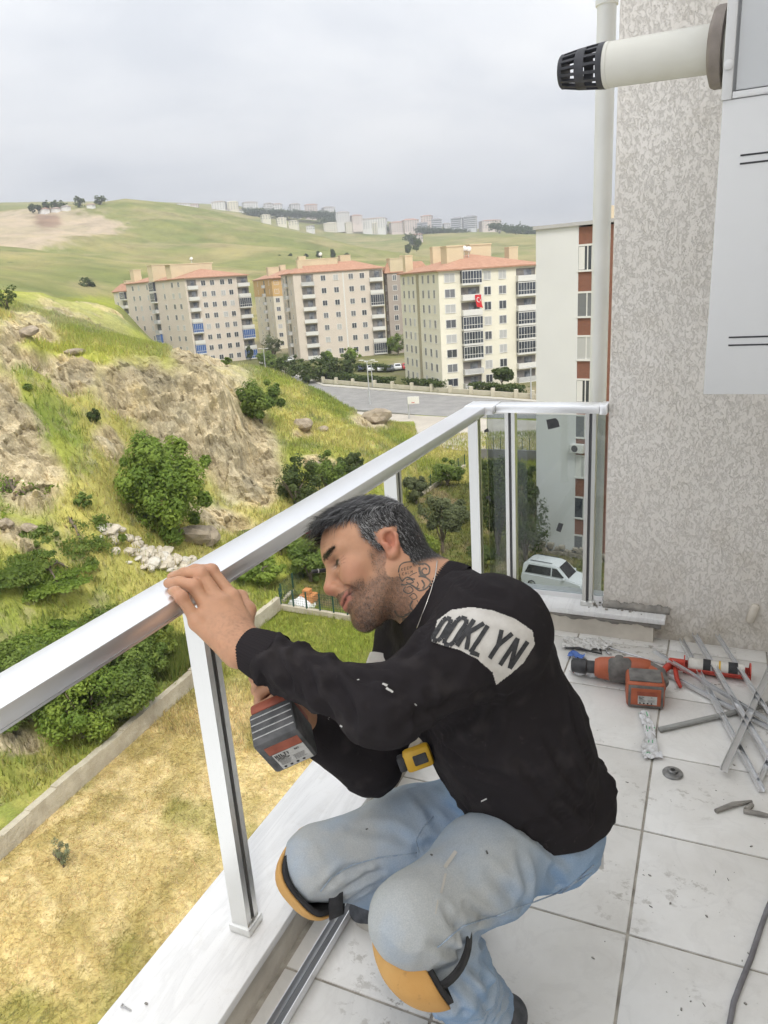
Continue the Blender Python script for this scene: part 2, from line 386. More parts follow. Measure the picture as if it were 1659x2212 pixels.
for (px, py) in ((1599, 336), (1598, 354), (1574, 729), (1573, 746)):
    q = at_y(px, py, CY); part('vent_line', MB().box((q[0], CY-0.0012, q[2]-0.0017), (0.60, CY+0.004, q[2]+0.0017), 0.0006), BLACK, cb)
q = at_y(1574, 140, CY-0.006); part('screw_cap', MB().lathe(q, (0, -1, 0), [(0, 0.009), (0.003, 0.009), (0.005, 0.006)], 18), PANEL, cb, ang=40)
FY = 1.98
fb = at_y(1306, 142, FY); fa = at_y(1549, 104, FY-0.03); d = fa-fb; d /= np.linalg.norm(d)
fr = root('flue_pipe', fb, 'cream boiler flue with a black slotted cage end sticking out of cupboard', 'flue')
part('tube', MB().lathe(fb, d, [(0.0, 0.0465), (0.004, 0.0478), (0.012, 0.0478), (0.014, 0.0465), (np.linalg.norm(fa-fb)+0.03, 0.0485)], 40), pm('aged_flue_pvc', (0.56, 0.545, 0.48), (0.64, 0.63, 0.575), 4, 0.45), fr, ang=30)
ros = MB().lathe(fa-d*0.012, d, [(0, 0.058), (0.006, 0.076), (0.012, 0.079), (0.03, 0.079)], 30)
part('rosette', ros, pm('brown_rubber', (0.20, 0.17, 0.15), (0.27, 0.235, 0.21), 18, 0.8), fr, ang=50)
cg = root('terminal_cage', (0, 0, 0)); cg.parent = fr
DARKBLUE = pm('black_cage_plastic', (0.022, 0.023, 0.030), (0.045, 0.046, 0.055), 40, 0.5)
a0 = fb+d*0.004
ringm = lambda s0, s1, r0, r1: MB().lathe(a0, -d, [(s0, r0-0.004), (s0, r0), (s1, r1), (s1, r1-0.004), (s0, r0-0.004)], 36, False)
part('end_ring', ringm(0.0, 0.014, 0.0485, 0.0475), DARKBLUE, cg, ang=30)
part('mid_ring', ringm(0.042, 0.064, 0.0445, 0.0425), DARKBLUE, cg, ang=30)
part('end_cap', MB().lathe(a0, -d, [(0.096, 0.036), (0.103, 0.0365), (0.106, 0.034), (0.107, 0.001)], 36), DARKBLUE, cg, ang=30)
xa = np.cross(d, (0, 0, 1)); xa /= np.linalg.norm(xa); ya = np.cross(d, xa)
for k in range(16):
    q = 2*math.pi*k/16; e1 = xa*math.cos(q)+ya*math.sin(q); e2 = np.cross(d, e1)
    m = MB()
    for (s0, r0, s1, r1) in ((0.012, 0.0465, 0.044, 0.0435), (0.062, 0.0415, 0.098, 0.0355)):
        p0 = a0-d*s0+e1*(r0-0.002); p1 = a0-d*s1+e1*(r1-0.002)
        m.obox((p0+p1)/2, (p1-p0)/np.linalg.norm(p1-p0), e2, np.cross((p1-p0)/np.linalg.norm(p1-p0), e2), (np.linalg.norm(p1-p0), 0.0055, 0.006))
    part('bar', m, DARKBLUE, cg)

# ------------------------------------------------------------------ railing
RX0, RX1, RZ0, RZ1 = -0.870, -0.7875, 0.879, 0.9075; RCX = (RX0+RX1)/2
rl = root('balcony_railing', (RCX, 1.2, 0.108), 'brushed aluminium balcony railing with glass in its far corner section', 'railing')
def rail_profile(a, b, horiz):
    mb = MB().hexa([], 0) if False else MB()
    mb.box(a, b, 0.0035); return mb
part('handrail', rail_profile((RX0, -0.75, RZ0), (RX1, 2.668, RZ1), 1), ALU, rl, ang=35)
part('handrail_lip', MB().box((RX1-0.004, -0.75, RZ0-0.0035), (RX1-0.0005, 2.664, RZ0+0.0005)), ALU, rl)
part('corner_joint', MB().box((RX0-0.0015, 2.6685, RZ0-0.002), (RX1+0.030, 2.7845, RZ1+0.002), 0.003), ALU, rl, ang=35)
ALUX = mat_alu('brushed_aluminium_cross', ax=(2, 90, 90))
part('handrail', MB().box((RX1+0.0305, 2.70, RZ0), (-0.372, 2.783, RZ1), 0.0035), ALUX, rl, ang=35)
part('wall_bracket', MB().box((-0.3715, 2.697, RZ0-0.003), (-0.3455, 2.786, RZ1+0.003), 0.003), ALUX, rl, ang=35)
def post(cx, cy, face):
    """face: 0 groove towards +x, 1 groove towards -y"""
    h = 0.0195; mb = MB(); g = 0.0055; dp_ = 0.010
    z0, z1 = 0.124, RZ0-0.0005
    pr = [(-h, -h), (h, -h), (h, -g), (h-dp_, -g), (h-dp_, g), (h, g), (h, h), (-h, h)]
    pr = [(cx+a, cy+b) for a, b in pr] if face == 0 else [(cx+b, cy-a) for a, b in pr]
    mb.prism([(a, b, z0) for a, b in pr], (0, 0, z1-z0))
    o = part('post', mb, ALUV, rl)
    s = MB()
    if face == 0: s.box((cx+h-dp_+0.0005, cy-g+0.0004, z0), (cx+h-dp_+0.004, cy+g-0.0004, z1-0.001))
    else: s.box((cx-g+0.0004, cy-h+dp_-0.004, z0), (cx+g-0.0004, cy-h+dp_-0.0005, z1-0.001))
    part('groove_seal', s, ALU_DARK, o)
    part('base_cap', MB().box((cx-0.026, cy-0.026, 0.1085), (cx+0.026, cy+0.026, 0.128), 0.004), ALUV, o, ang=35)
    return o
ALUV = mat_alu('brushed_aluminium_post', c=(0.74, 0.74, 0.715), rough=0.30, ax=(90, 90, 2))
post(RCX, 0.958, 0); post(RCX, 1.86, 0); post(RCX, 2.655, 0)
post(-0.708, 2.7415, 1); post(-0.405, 2.7415, 1)
panes = []
for (x0, x1) in ((-0.803, -0.729), (-0.687, -0.426), (-0.384, -0.347)):
    g = part('glass_pane', MB().box((x0, 2.738, 0.150), (x1, 2.744, 0.868)), GLASS, rl); panes.append(g)
    part('glazing_bead', MB().box((x0, 2.732, 0.128), (x1, 2.750, 0.150), 0.002), ALUX, rl)
TAPE = pm('dark_tape', (0.035, 0.037, 0.04), (0.06, 0.062, 0.066), 60, 0.6)
for pane, pts in ((1, ((1180, 907), (1200, 903), (1206, 909), (1209, 922), (1184, 928))), (1, ((1207, 1129), (1217, 1132), (1211, 1150), (1201, 1146))),
                  (0, ((1046, 929), (1054, 925), (1056, 933), (1046, 934))), (0, ((1050, 1072), (1059, 1072), (1060, 1083), (1057, 1083), (1055, 1077), (1050, 1078)))):
    P = [at_y(x, y, 2.7365) for x, y in pts]
    part('tape_patch', MB().prism(P, (0, 0.0008, 0)), TAPE, panes[pane])

# ------------------------------------------------------------------ unseen wall of our own house, added to keep sun off the balcony
hw = root('added_house_wall', (1.75, 0.5, 0), 'unseen house wall added beside the balcony to keep the sun off it', 'wall')
part('wall_body', MB().box((1.76, -2.8, -20), (2.1, 3.04, 7.5)), PLASTER, hw)
# ------------------------------------------------------------------ implicit surfaces -> mesh (for the man's body and clothes)
class SDF:
    def __init__(s): s.prims = []
    def rc(s, a, b, r1, r2, k=0.012, op='u'):
        a, b = V3(a), V3(b); c = (a+b)/2; R = np.linalg.norm(b-a)/2+max(r1, r2); ba = b-a; L2 = ba@ba+1e-12
        def f(p):
            pa = p-a; t = np.clip(pa@ba/L2, 0, 1); return np.sqrt(((pa-t[:, None]*ba)**2).sum(1))-(r1+(r2-r1)*t)
        s.prims.append((f, c, R, k, op)); return s
    def ell(s, c, r, A=None, k=0.012, op='u'):
        c, r = V3(c), V3(r); A = np.eye(3) if A is None else A; R = max(r)
        def f(p):
            q = (p-c)@A.T; k0 = np.sqrt(((q/r)**2).sum(1)); k1 = np.sqrt(((q/(r*r))**2).sum(1))+1e-9; return k0*(k0-1)/k1
        s.prims.append((f, c, R, k, op)); return s
    def box(s, c, half, A, rd=0.003, k=0.004, op='u'):
        c, half = V3(c), V3(half); R = np.linalg.norm(half)
        def f(p):
            q = np.abs((p-c)@A.T)-half+rd; return np.sqrt((np.maximum(q, 0)**2).sum(1))+np.minimum(q.max(1), 0)-rd
        s.prims.append((f, c, R, k, op)); return s
    def plane(s, c, n, k=0.01):     # keep the side against n
        c, n = V3(c), V3(n)/np.linalg.norm(n)
        s.prims.append((lambda p: (p-c)@n, c, 1e3, k, 'i')); return s
    def eval(s, p, cent=None, half=0.0):
        """p (blocks, m, 3) with block centres, or (n,3)"""
        flat = cent is None
        if flat: p = p[:, None, :]; cent = p[:, 0]; 
        d = np.full(p.shape[:2], 10.0)
        for f, c, R, k, op in s.prims:
            dist = np.linalg.norm(cent-c, axis=1)
            m = np.ones(len(p), bool) if (flat or R > 100) else dist < R+half+k+0.03
            if not m.any(): continue
            q = p[m].reshape(-1, 3); e = f(q).reshape(-1, p.shape[1]); a = d[m]
            if op == 'u': h = np.maximum(k-np.abs(a-e), 0)/k; d[m] = np.minimum(a, e)-h*h*k/4
            elif op == 's': e = -e; h = np.maximum(k-np.abs(a-e), 0)/k; d[m] = np.maximum(a, e)+h*h*k/4
            else: h = np.maximum(k-np.abs(a-e), 0)/k; d[m] = np.maximum(a, e)+h*h*k/4
        return d[:, 0] if flat else d
    def mesh(s, h, smooth=2, disp=None):
        u = [pr for pr in s.prims if pr[4] == 'u']; lo = np.min([c-R for _, c, R, _, _ in u], 0)-3*h; hi = np.max([c+R for _, c, R, _, _ in u], 0)+3*h
        B = 8; n = np.ceil((hi-lo)/(h*B)).astype(int); I = np.stack(np.meshgrid(*[np.arange(k) for k in n], indexing='ij'), -1).reshape(-1, 3)
        cen = lo+(I+0.5)*h*B; dc = s.eval(cen); act = np.abs(dc) < h*B*1.7; I, cen = I[act], cen[act]
        g = np.stack(np.meshgrid(*[np.arange(B+1)]*3, indexing='ij'), -1).reshape(-1, 3)
        P = lo+(I[:, None]*B+g[None])*h; D = s.eval(P, cen, h*B*0.87).reshape(-1, B+1, B+1, B+1)
        S = D < 0; cor = [(a, b, c) for a in (0, 1) for b in (0, 1) for c in (0, 1)]
        sub = lambda X, o: X[:, o[0]:o[0]+B, o[1]:o[1]+B, o[2]:o[2]+B]
        cntc = sum(sub(S, o).astype(int) for o in cor); ac = (cntc > 0) & (cntc < 8); bi, ci, cj, ck = np.nonzero(ac)
        V = np.zeros((len(bi), 3)); W = np.zeros(len(bi))
        for ax in range(3):
            for o in cor:
                if o[ax]: continue
                e = list(o); e[ax] = 1; d0 = D[bi, ci+o[0], cj+o[1], ck+o[2]]; d1 = D[bi, ci+e[0], cj+e[1], ck+e[2]]; m = (d0 < 0) != (d1 < 0); t = np.where(m, d0/(d0-d1+1e-12), 0); q = np.tile(np.array(o, float), (len(bi), 1)); q[:, ax] += t; V += q*m[:, None]; W += m
        gi = I[bi]*B+np.stack([ci, cj, ck], 1); V = lo+(gi+V/W[:, None])*h
        N_ = n*B+2; key = lambda q: ((q[:, 0]+1)*N_[1]+q[:, 1]+1)*N_[2]+q[:, 2]+1
        kk = key(gi); od = np.argsort(kk); ks = kk[od]; F = []
        for ax in range(3):
            b_, c_ = [(1, 2), (2, 0), (0, 1)][ax]; o = [0, 0, 0]; o[ax] = 1; s0 = S[:, :B, :B, :B]; s1 = sub(S, o); m = s0 != s1; x = np.nonzero(m); G_ = I[x[0]]*B+np.stack(x[1:], 1); inside = s0[m]; ids = []; ok = np.ones(len(G_), bool)
            for db, dc_ in ((0, 0), (-1, 0), (-1, -1), (0, -1)):
                q = G_.copy(); q[:, b_] += db; q[:, c_] += dc_; kq = key(q); j = np.clip(np.searchsorted(ks, kq), 0, len(ks)-1); ok &= ks[j] == kq; ids.append(od[j])
            Q = np.stack(ids, 1); Q = np.where(inside[:, None], Q, Q[:, ::-1]); F.append(Q[ok])
        F = np.concatenate(F)
        for _ in range(smooth): V = lap(V, F, 0.5)
        if disp is not None:
            dd = disp(V)
            for _ in range(2): dd = lap(np.stack([dd]*3, 1), F, 0.6)[:, 0]
            V = V+vnormals(V, F)*dd[:, None]; V = lap(V, F, 0.4)
        return V, F
def lap(V, F, w):
    S = np.zeros_like(V); n = np.zeros(len(V))
    for a, b in ((0, 1), (1, 2), (2, 3), (3, 0)):
        for x, y in ((a, b), (b, a)):
            for c in range(3): S[:, c] += np.bincount(F[:, x], V[F[:, y], c], len(V))
            n += np.bincount(F[:, x], minlength=len(V))
    return V+(S/np.maximum(n, 1)[:, None]-V)*w
def vnormals(V, F):
    n = np.cross(V[F[:, 2]]-V[F[:, 0]], V[F[:, 3]]-V[F[:, 1]]); N = np.zeros_like(V)
    for k in range(4):
        for c in range(3): N[:, c] += np.bincount(F[:, k], n[:, c], len(V))
    return N/(np.linalg.norm(N, axis=1, keepdims=True)+1e-12)

# ------------------------------------------------------------------ the man: joints
HC = V3((-0.5490, 1.1620, 0.8900)); HA = np.array([[-0.7200, -0.6800, -0.1400], [0.4700, -0.6300, 0.6200], [-0.53, 0.38, 0.75]])
HA[0] /= np.linalg.norm(HA[0]); HA[1] -= HA[0]*(HA[1]@HA[0]); HA[1] /= np.linalg.norm(HA[1]); HA[2] = np.cross(HA[0], HA[1])
hd = lambda x, y, z: HC+V3((x, y, z))@HA           # head coordinates: forward, left, up
J = {k: at_d(*v) for k, v in dict(neck=(938, 1286, 1.345), Lsh=(1070, 1366, 1.20), Lel=(826, 1532, 1.09), Lwr=(530, 1398, 1.20), Rsh=(905, 1320, 1.52), Rel=(800, 1650, 1.42), Rwr=(662, 1572, 1.335),
     pelv=(1128, 1742, 1.45), Lhip=(1172, 1795, 1.39), Rhip=(1062, 1745, 1.53), Lkn=(886, 1985, 1.11), Rkn=(690, 1862, 1.42), Lan=(1058, 2200, 1.36)).items()}
J['Ran'] = V3((-0.47, 1.20, 0.10))
man = root('person', (-0.33, 1.05, 0.0), 'man in a dark sweatshirt and pale jeans crouching at the railing with a drill', 'person')
MO = worg(man)

# drill frame (its battery faces the camera)
cam3 = lambda a, b, c: RT*a+UP*b+FW*c
e3 = cam3(-0.254, 0.598, 0.76); e3 /= np.linalg.norm(e3); e1 = cam3(0.91, 0.41, -0.02); e1 -= e3*(e1@e3); e1 /= np.linalg.norm(e1); e2 = np.cross(e3, e1); e2 = e2 if e2@UP < 0 else -e2
DB = at_d(619, 1625, 1.165)                          # centre of the battery's label face
HB = DB+e3*0.075; HT = DB+e3*0.185-e2*0.012           # handle bottom and top

# ------------------------------------------------------------------ body (skin): one continuous surface
b = SDF()
E = lambda c, r, k=0.014, op='u': b.ell(hd(*c), r, HA, k, op)
R = lambda a, c, r1, r2, k=0.012, op='u': b.rc(hd(*a), hd(*c), r1, r2, k, op)
E((0.004, 0, 0.044), (0.086, 0.077, 0.079)); E((0.044, 0, 0.033), (0.061, 0.064, 0.060), 0.03); E((0.038, 0, -0.022), (0.054, 0.058, 0.062), 0.03); E((-0.030, 0, 0.005), (0.048, 0.062, 0.055), 0.03)
E((0.050, 0, -0.075), (0.040, 0.036, 0.034), 0.03)
for s in (-1, 1):
    R((0.005, s*0.056, -0.045), (0.066, s*0.022, -0.097), 0.017, 0.017, 0.03)      # jaw
    E((0.064, s*0.042, -0.014), (0.026, 0.020, 0.018), 0.02)                        # cheekbone
    E((0.0735, s*0.036, -0.034), (0.022, 0.019, 0.019), 0.016)                       # smiling cheek
    R((0.091, s*0.008, 0.031), (0.076, s*0.050, 0.030), 0.0085, 0.008, 0.014)       # brow
R((0.072, 0, -0.096), (0.076, 0, -0.100), 0.022, 0.018, 0.02)
for s in (-1, 1): E((0.105, s*0.030, 0.011), (0.022, 0.017, 0.0105), 0.010, 's')      # eye sockets
for s in (-1, 1): E((0.0795, s*0.031, 0.008), (0.0125, 0.0150, 0.0120), 0.006)          # closed-down lids
for s in (-1, 1): R((0.090, s*0.018, -0.0015), (0.080, s*0.045, 0.0005), 0.0035, 0.003, 0.006)   # lower lid pouch
R((0.092, 0, 0.020), (0.1125, 0, -0.022), 0.0078, 0.0112, 0.012); E((0.1115, 0, -0.0265), (0.012, 0.0120, 0.0105), 0.008); E((0.099, 0, -0.030), (0.017, 0.0125, 0.0115), 0.008)
for s in (-1, 1): E((0.0985, s*0.0135, -0.0325), (0.0125, 0.0080, 0.0085), 0.007); E((0.1015, s*0.0085, -0.0435), (0.0050, 0.0030, 0.0045), 0.003, 's'); R((0.097, s*0.0225, -0.024), (0.092, s*0.0225, -0.037), 0.0022, 0.0018, 0.004, 's')
E((0.092, 0, -0.052), (0.013, 0.024, 0.014), 0.014)
for s in (-1, 1):
    R((0.0980, 0, -0.0580), (0.0900, s*0.020, -0.0560), 0.0050, 0.0045, 0.008); R((0.0900, s*0.020, -0.0560), (0.0790, s*0.0325, -0.0475), 0.0045, 0.003, 0.006)
    R((0.0955, 0, -0.0685), (0.0890, s*0.018, -0.0650), 0.0062, 0.0056, 0.008); R((0.0890, s*0.018, -0.0650), (0.0790, s*0.0320, -0.0490), 0.0055, 0.003, 0.008)
for s in (-1, 1):
    R((0.1065, 0, -0.0637), (0.0965, s*0.020, -0.0608), 0.0012, 0.0012, 0.0025, 's'); R((0.0965, s*0.020, -0.0608), (0.0815, s*0.0355, -0.0475), 0.0012, 0.0022, 0.0025, 's')
    R((0.0985, s*0.024, -0.026), (0.0860, s*0.0400, -0.045), 0.0030, 0.0030, 0.010, 's'); R((0.0860, s*0.0400, -0.045), (0.0770, s*0.0430, -0.064), 0.0030, 0.0012, 0.010, 's')
    R((0.094, s*0.030, -0.0015), (0.084, s*0.046, -0.0035), 0.0016, 0.0014, 0.006, 's')
for s in (-1, 1):      # ears
    ec = lambda x, y, z: (x*0.88, s*(0.0695+y*0.9), z*0.88)
    E(ec(-0.004, 0.007, 0.002), (0.015, 0.005, 0.026), 0.008)
    pts = [(0.008, 0.004, 0.010), (0.006, 0.008, 0.022), (-0.004, 0.012, 0.028), (-0.014, 0.016, 0.024), (-0.019, 0.017, 0.010), (-0.015, 0.014, -0.008), (-0.008, 0.010, -0.020), (0.000, 0.006, -0.026), (0.005, 0.004, -0.018)]
    for p0, p1 in zip(pts[:-1], pts[1:]): R(ec(*p0), ec(*p1), 0.0042, 0.0042, 0.005)
    R(ec(-0.003, 0.007, -0.023), ec(0.002, 0.006, -0.025), 0.0065, 0.0055, 0.005)
    E(ec(-0.003, 0.0160, 0.006), (0.0086, 0.012, 0.0130), 0.003, 's'); E(ec(-0.0115, 0.021, 0.012), (0.0028, 0.009, 0.0085), 0.003, 's'); R(ec(0.003, 0.012, -0.006), ec(0.004, 0.012, -0.001), 0.004, 0.004, 0.006)
NK = J['neck']
b.rc(hd(-0.026, 0, -0.022), NK, 0.054, 0.060, 0.03); b.rc(hd(0.010, 0, -0.060), NK+HA[0]*0.02, 0.042, 0.050, 0.03)
b.rc(hd(-0.02, 0.058, -0.04), NK+HA[0]*0.055+HA[1]*0.02, 0.014, 0.012, 0.02)      # sternomastoid
b.rc(NK, NK+V3((0.02, 0.0, -0.06)), 0.064, 0.075, 0.03); b.rc(NK+V3((0.03, -0.05, -0.02)), NK-V3((0.03, -0.05, 0.05)), 0.04, 0.04, 0.03)
sp = [NK, at_d(1040, 1480, 1.37), J['pelv']]
b.rc(sp[0], sp[1], 0.05, 0.05); b.rc(sp[1], sp[2], 0.05, 0.05)
for a, c in (('Lsh', 'Lel'), ('Rsh', 'Rel'), ('Rel', 'Rwr'), ('Lhip', 'Lkn'), ('Rhip', 'Rkn'), ('Lkn', 'Lan'), ('Rkn', 'Ran')): b.rc(J[a], J[c], 0.030, 0.026)
b.rc(sp[0], J['Lsh'], 0.04, 0.032); b.rc(sp[0], J['Rsh'], 0.04, 0.032); b.rc(sp[2], J['Lhip'], 0.04, 0.032); b.rc(sp[2], J['Rhip'], 0.04, 0.032)
b.rc(J['Lel'], J['Lwr'], 0.036, 0.0265)
# left hand, laid over the rail
RTOP = 0.9075
mcp = [at_d(503, 1292, 1.262), at_d(480, 1306, 1.240), at_d(453, 1324, 1.222), at_d(427, 1345, 1.206)]
pip = [at_x(457, 1233, -0.782), at_x(434, 1240, -0.781), at_x(419, 1266, -0.779), at_x(392, 1290, -0.779)]
tip = [at_z(396, 1238, RTOP+0.009), at_z(372, 1247, RTOP+0.009), at_z(364, 1260, RTOP+0.009), at_z(372, 1277, RTOP+0.008)]
LW = J['Lwr']
for i in range(4):
    r_ = (0.0118, 0.0120, 0.0116, 0.0104)[i]
    b.rc(LW+(mcp[i]-mcp[1])*0.45, mcp[i], 0.0170, 0.0145, 0.018)
    b.rc(mcp[i], pip[i], r_+0.0005, r_-0.0008, 0.006); b.ell(mcp[i]+UP*0.002-FW*0.004, (0.0105, 0.0105, 0.0105), None, 0.010)
    dip = pip[i]+(tip[i]-pip[i])*0.56+V3((0, 0, 0.004)); b.rc(pip[i], dip, r_, r_-0.0014, 0.005); b.rc(dip, tip[i], r_-0.0014, r_-0.0026, 0.004); b.ell(pip[i], (r_+0.0006,)*3, None, 0.004)
b.rc(LW, (mcp[1]+mcp[2])/2, 0.025, 0.017, 0.02)
th = [LW+(mcp[0]-LW)*0.25+FW*0.012, at_d(535, 1318, 1.285), at_d(520, 1290, 1.315), at_d(497, 1283, 1.33)]
for p0, p1, r0, r1 in zip(th[:-1], th[1:], (0.017, 0.0135, 0.0115), (0.0135, 0.0115, 0.009)): b.rc(p0, p1, r0, r1, 0.010)
# right hand closed round the drill handle
RW = J['Rwr']; hu = e3
for i in range(4):
    base = HB+(HT-HB)*(0.80-0.235*i); r_ = (0.0105, 0.0108, 0.0102, 0.0092)[i]; q = []
    for a in (-35, 25, 85, 140, 190): q.append(base+(e1*math.cos(math.radians(180-a-60+60))*0.031*1.0+(-e2)*math.sin(math.radians(a))*-0.0) if False else base+(e1*math.cos(math.radians(a))+e2*math.sin(math.radians(a)))*0.030)
    q = [base+(e1*math.cos(math.radians(a))-e2*math.sin(math.radians(a)))*0.0295 for a in (20, 75, 130, 180, 225)]
    for p0, p1 in zip(q[:-1], q[1:]): b.rc(p0, p1, r_, r_-0.0007, 0.005)
    b.rc(RW, q[0], 0.022, 0.0135, 0.014)
q0 = HB+(HT-HB)*0.95; tb = [q0+(e1*math.cos(math.radians(a))-e2*math.sin(math.radians(a)))*0.029 for a in (-10, -60, -110)]
b.rc(RW, tb[0], 0.020, 0.014, 0.012)
for p0, p1 in zip(tb[:-1], tb[1:]): b.rc(p0, p1, 0.0125, 0.0105, 0.006)
BV, BF = b.mesh(0.0024, 2)
# colours in head space
q = (BV-HC)@HA.T; x, y, z = q.T
hm = sstep(0.16, 0.13, np.linalg.norm(q-np.array([0, 0, 0]), axis=1)) if False else (np.linalg.norm(q, axis=1) < 0.17).astype(float)
nz = fbm(BV*60, 4); nz2 = fbm(BV*260, 3)
C0 = np.zeros_like(BV)+np.array([0.465, 0.252, 0.152]); C0 = C0*(1+nz[:, None]*0.30)
def mixv(a, c, t): return a+(V3(c)-a)*t[:, None]
red = (np.exp(-((x-0.118)**2+y**2+(z+0.03)**2)/0.0003)*0.7+np.exp(-((x-0.07)**2+(np.abs(y)-0.045)**2+(z+0.02)**2)/0.0006)*0.45+np.exp(-((x+0.005)**2+(np.abs(y)-0.082)**2+z**2)/0.0007)*0.8)*hm
C0 = mixv(C0, (0.50, 0.19, 0.125), np.clip(red, 0, 1))
ml = -0.0640+0.52*np.maximum(0, np.abs(y)-0.006)**1.0*np.where(np.abs(y) > 0.006, 1, 0)*0.9
lips = hm*sstep(0.0105, 0.0065, np.abs(z-ml+0.0008))*sstep(0.079, 0.084, x)*sstep(0.034, 0.028, np.abs(y)); C0 = mixv(C0, (0.43, 0.155, 0.125), lips*0.85)
mline = hm*sstep(0.0030, 0.0010, np.abs(z-ml))*sstep(0.078, 0.082, x)*sstep(0.036, 0.031, np.abs(y)); C0 = mixv(C0, (0.09, 0.035, 0.03), mline*0.9)
# beard: jaw, chin, moustache
jawl = sstep(-0.030, -0.050, z+0.30*(x-0.03)*(x < 0.06))*sstep(-0.012, 0.004, x)*sstep(-0.135, -0.12, z)
side = sstep(0.030, 0.018, np.abs(x-0.014))*sstep(0.012, -0.008, z)*sstep(0.05, 0.056, np.abs(y))*sstep(-0.06, -0.03, z)
mous = sstep(0.0085, 0.004, np.abs(z+0.0485-np.abs(y)*0.15))*sstep(0.088, 0.093, x)*sstep(0.030, 0.022, np.abs(y))
chinm = sstep(-0.074, -0.082, z)*sstep(0.05, 0.065, x)
beard = np.clip(np.maximum.reduce([jawl*0.75, side*0.6, mous*0.9, chinm*0.95]), 0, 1)*hm*(1-lips)
beard = beard*np.where((x > 0.084) & (z > -0.043), 0, 1)*np.where((np.abs(y) > 0.069) & (np.abs(x+0.004) < 0.03), 0, 1)
C0 = mixv(C0, (0.105, 0.072, 0.058), np.clip(beard*(0.72+nz2*0.9), 0, 0.88))
C0 = mixv(C0, (0.33, 0.12, 0.08), hm*np.exp(-((x+0.003)**2/0.00005+(z-0.004)**2/0.00011))*sstep(0.078, 0.074, np.abs(y))*sstep(0.066, 0.07, np.abs(y))*0.7)  # shade of the ear hollow painted into the skin colour
# scalp under the hair
def hairmask(x, y, z):
    ay = np.abs(y)
    top = sstep(-0.004, 0.004, z-(0.078-0.25*np.maximum(0, ay-0.035)+0.25*np.maximum(0, ay-0.035)*0))*sstep(0.003, -0.003, x-(0.084-0.55*np.maximum(0, ay-0.030)))
    fl = np.where(z > 0.03, 0.040+0.10*(z-0.03)*0, 0.020+(0.040-0.020)*np.clip((z+0.005)/0.035, 0, 1))      # front edge of the side hair
    low = np.where(x > 0.008, -0.006, np.where(x > -0.022, 0.030, -0.050-0.25*np.minimum(0, x+0.06)*0))
    sideh = sstep(0.008, -0.008, x-fl)*sstep(-0.009, 0.009, z-low)
    return np.clip(np.maximum(top, sideh), 0, 1)
hmask = hairmask(x, y, z)*hm*np.where((np.abs(y) > 0.0725) & (np.abs(x+0.005) < 0.023) & (z < 0.030), 0, 1); C0 = mixv(C0, (0.032, 0.030, 0.032), hmask)
# eyes: dark slit between lids, crow's feet
ey = np.abs(y)-0.031
eye = hm*np.exp(-(ey/0.0145)**6)*np.exp(-((z-0.0072+0.10*np.abs(ey))/0.0034)**2)*(x > 0.070); C0 = mixv(C0, (0.55, 0.50, 0.46), np.clip(eye*1.3, 0, 1)*0.45)
iris = hm*np.exp(-((ey-0.001)/0.0100)**4)*np.exp(-((z-0.0074)/0.0040)**2)*(x > 0.070); C0 = mixv(C0, (0.018, 0.010, 0.008), np.clip(iris*1.4, 0, 1))
lash = hm*np.exp(-(ey/0.0155)**6)*np.exp(-((z-0.0114+0.12*np.abs(ey))/0.0026)**2)*(x > 0.068); C0 = mixv(C0, (0.020, 0.013, 0.011), np.clip(lash*1.3, 0, 1))
lash = hm*np.exp(-(ey/0.0145)**6)*np.exp(-((z-0.0040+0.04*np.abs(ey))/0.0010)**2)*(x > 0.068); C0 = mixv(C0, (0.06, 0.030, 0.022), np.clip(lash, 0, 1)*0.8)
shad = hm*np.exp(-(ey/0.016)**2)*np.exp(-((z-0.0165)/0.0035)**2)*(x > 0.07); C0 = mixv(C0, (0.25, 0.12, 0.08), shad*0.45)
for k_, (dz, sl) in enumerate(((0.0085, 0.25), (0.005, 0.0), (0.001, -0.28))):       # crow's feet
    cf = hm*np.exp(-((np.abs(y)-0.0525)/0.0055)**4)*np.exp(-((z-dz-sl*(np.abs(y)-0.047))/0.0008)**2); C0 = mixv(C0, (0.25, 0.115, 0.075), cf*0.7)
for k_, dz in enumerate((0.047, 0.0555)):                                              # forehead lines
    cf = hm*np.exp(-((np.abs(y)-0.02)/0.022)**4)*np.exp(-((z-dz-0.003*np.sin(y*120+k_))/0.0009)**2)*(x > 0.07); C0 = mixv(C0, (0.28, 0.14, 0.09), cf*0.5)
C0 = mixv(C0, (0.10, 0.06, 0.045), hm*np.exp(-((np.abs(y)-0.033)/0.021)**4)*np.exp(-((z-0.0305-0.05*(np.abs(y)-0.03))/0.0036)**2)*(x > 0.06)*0.75)
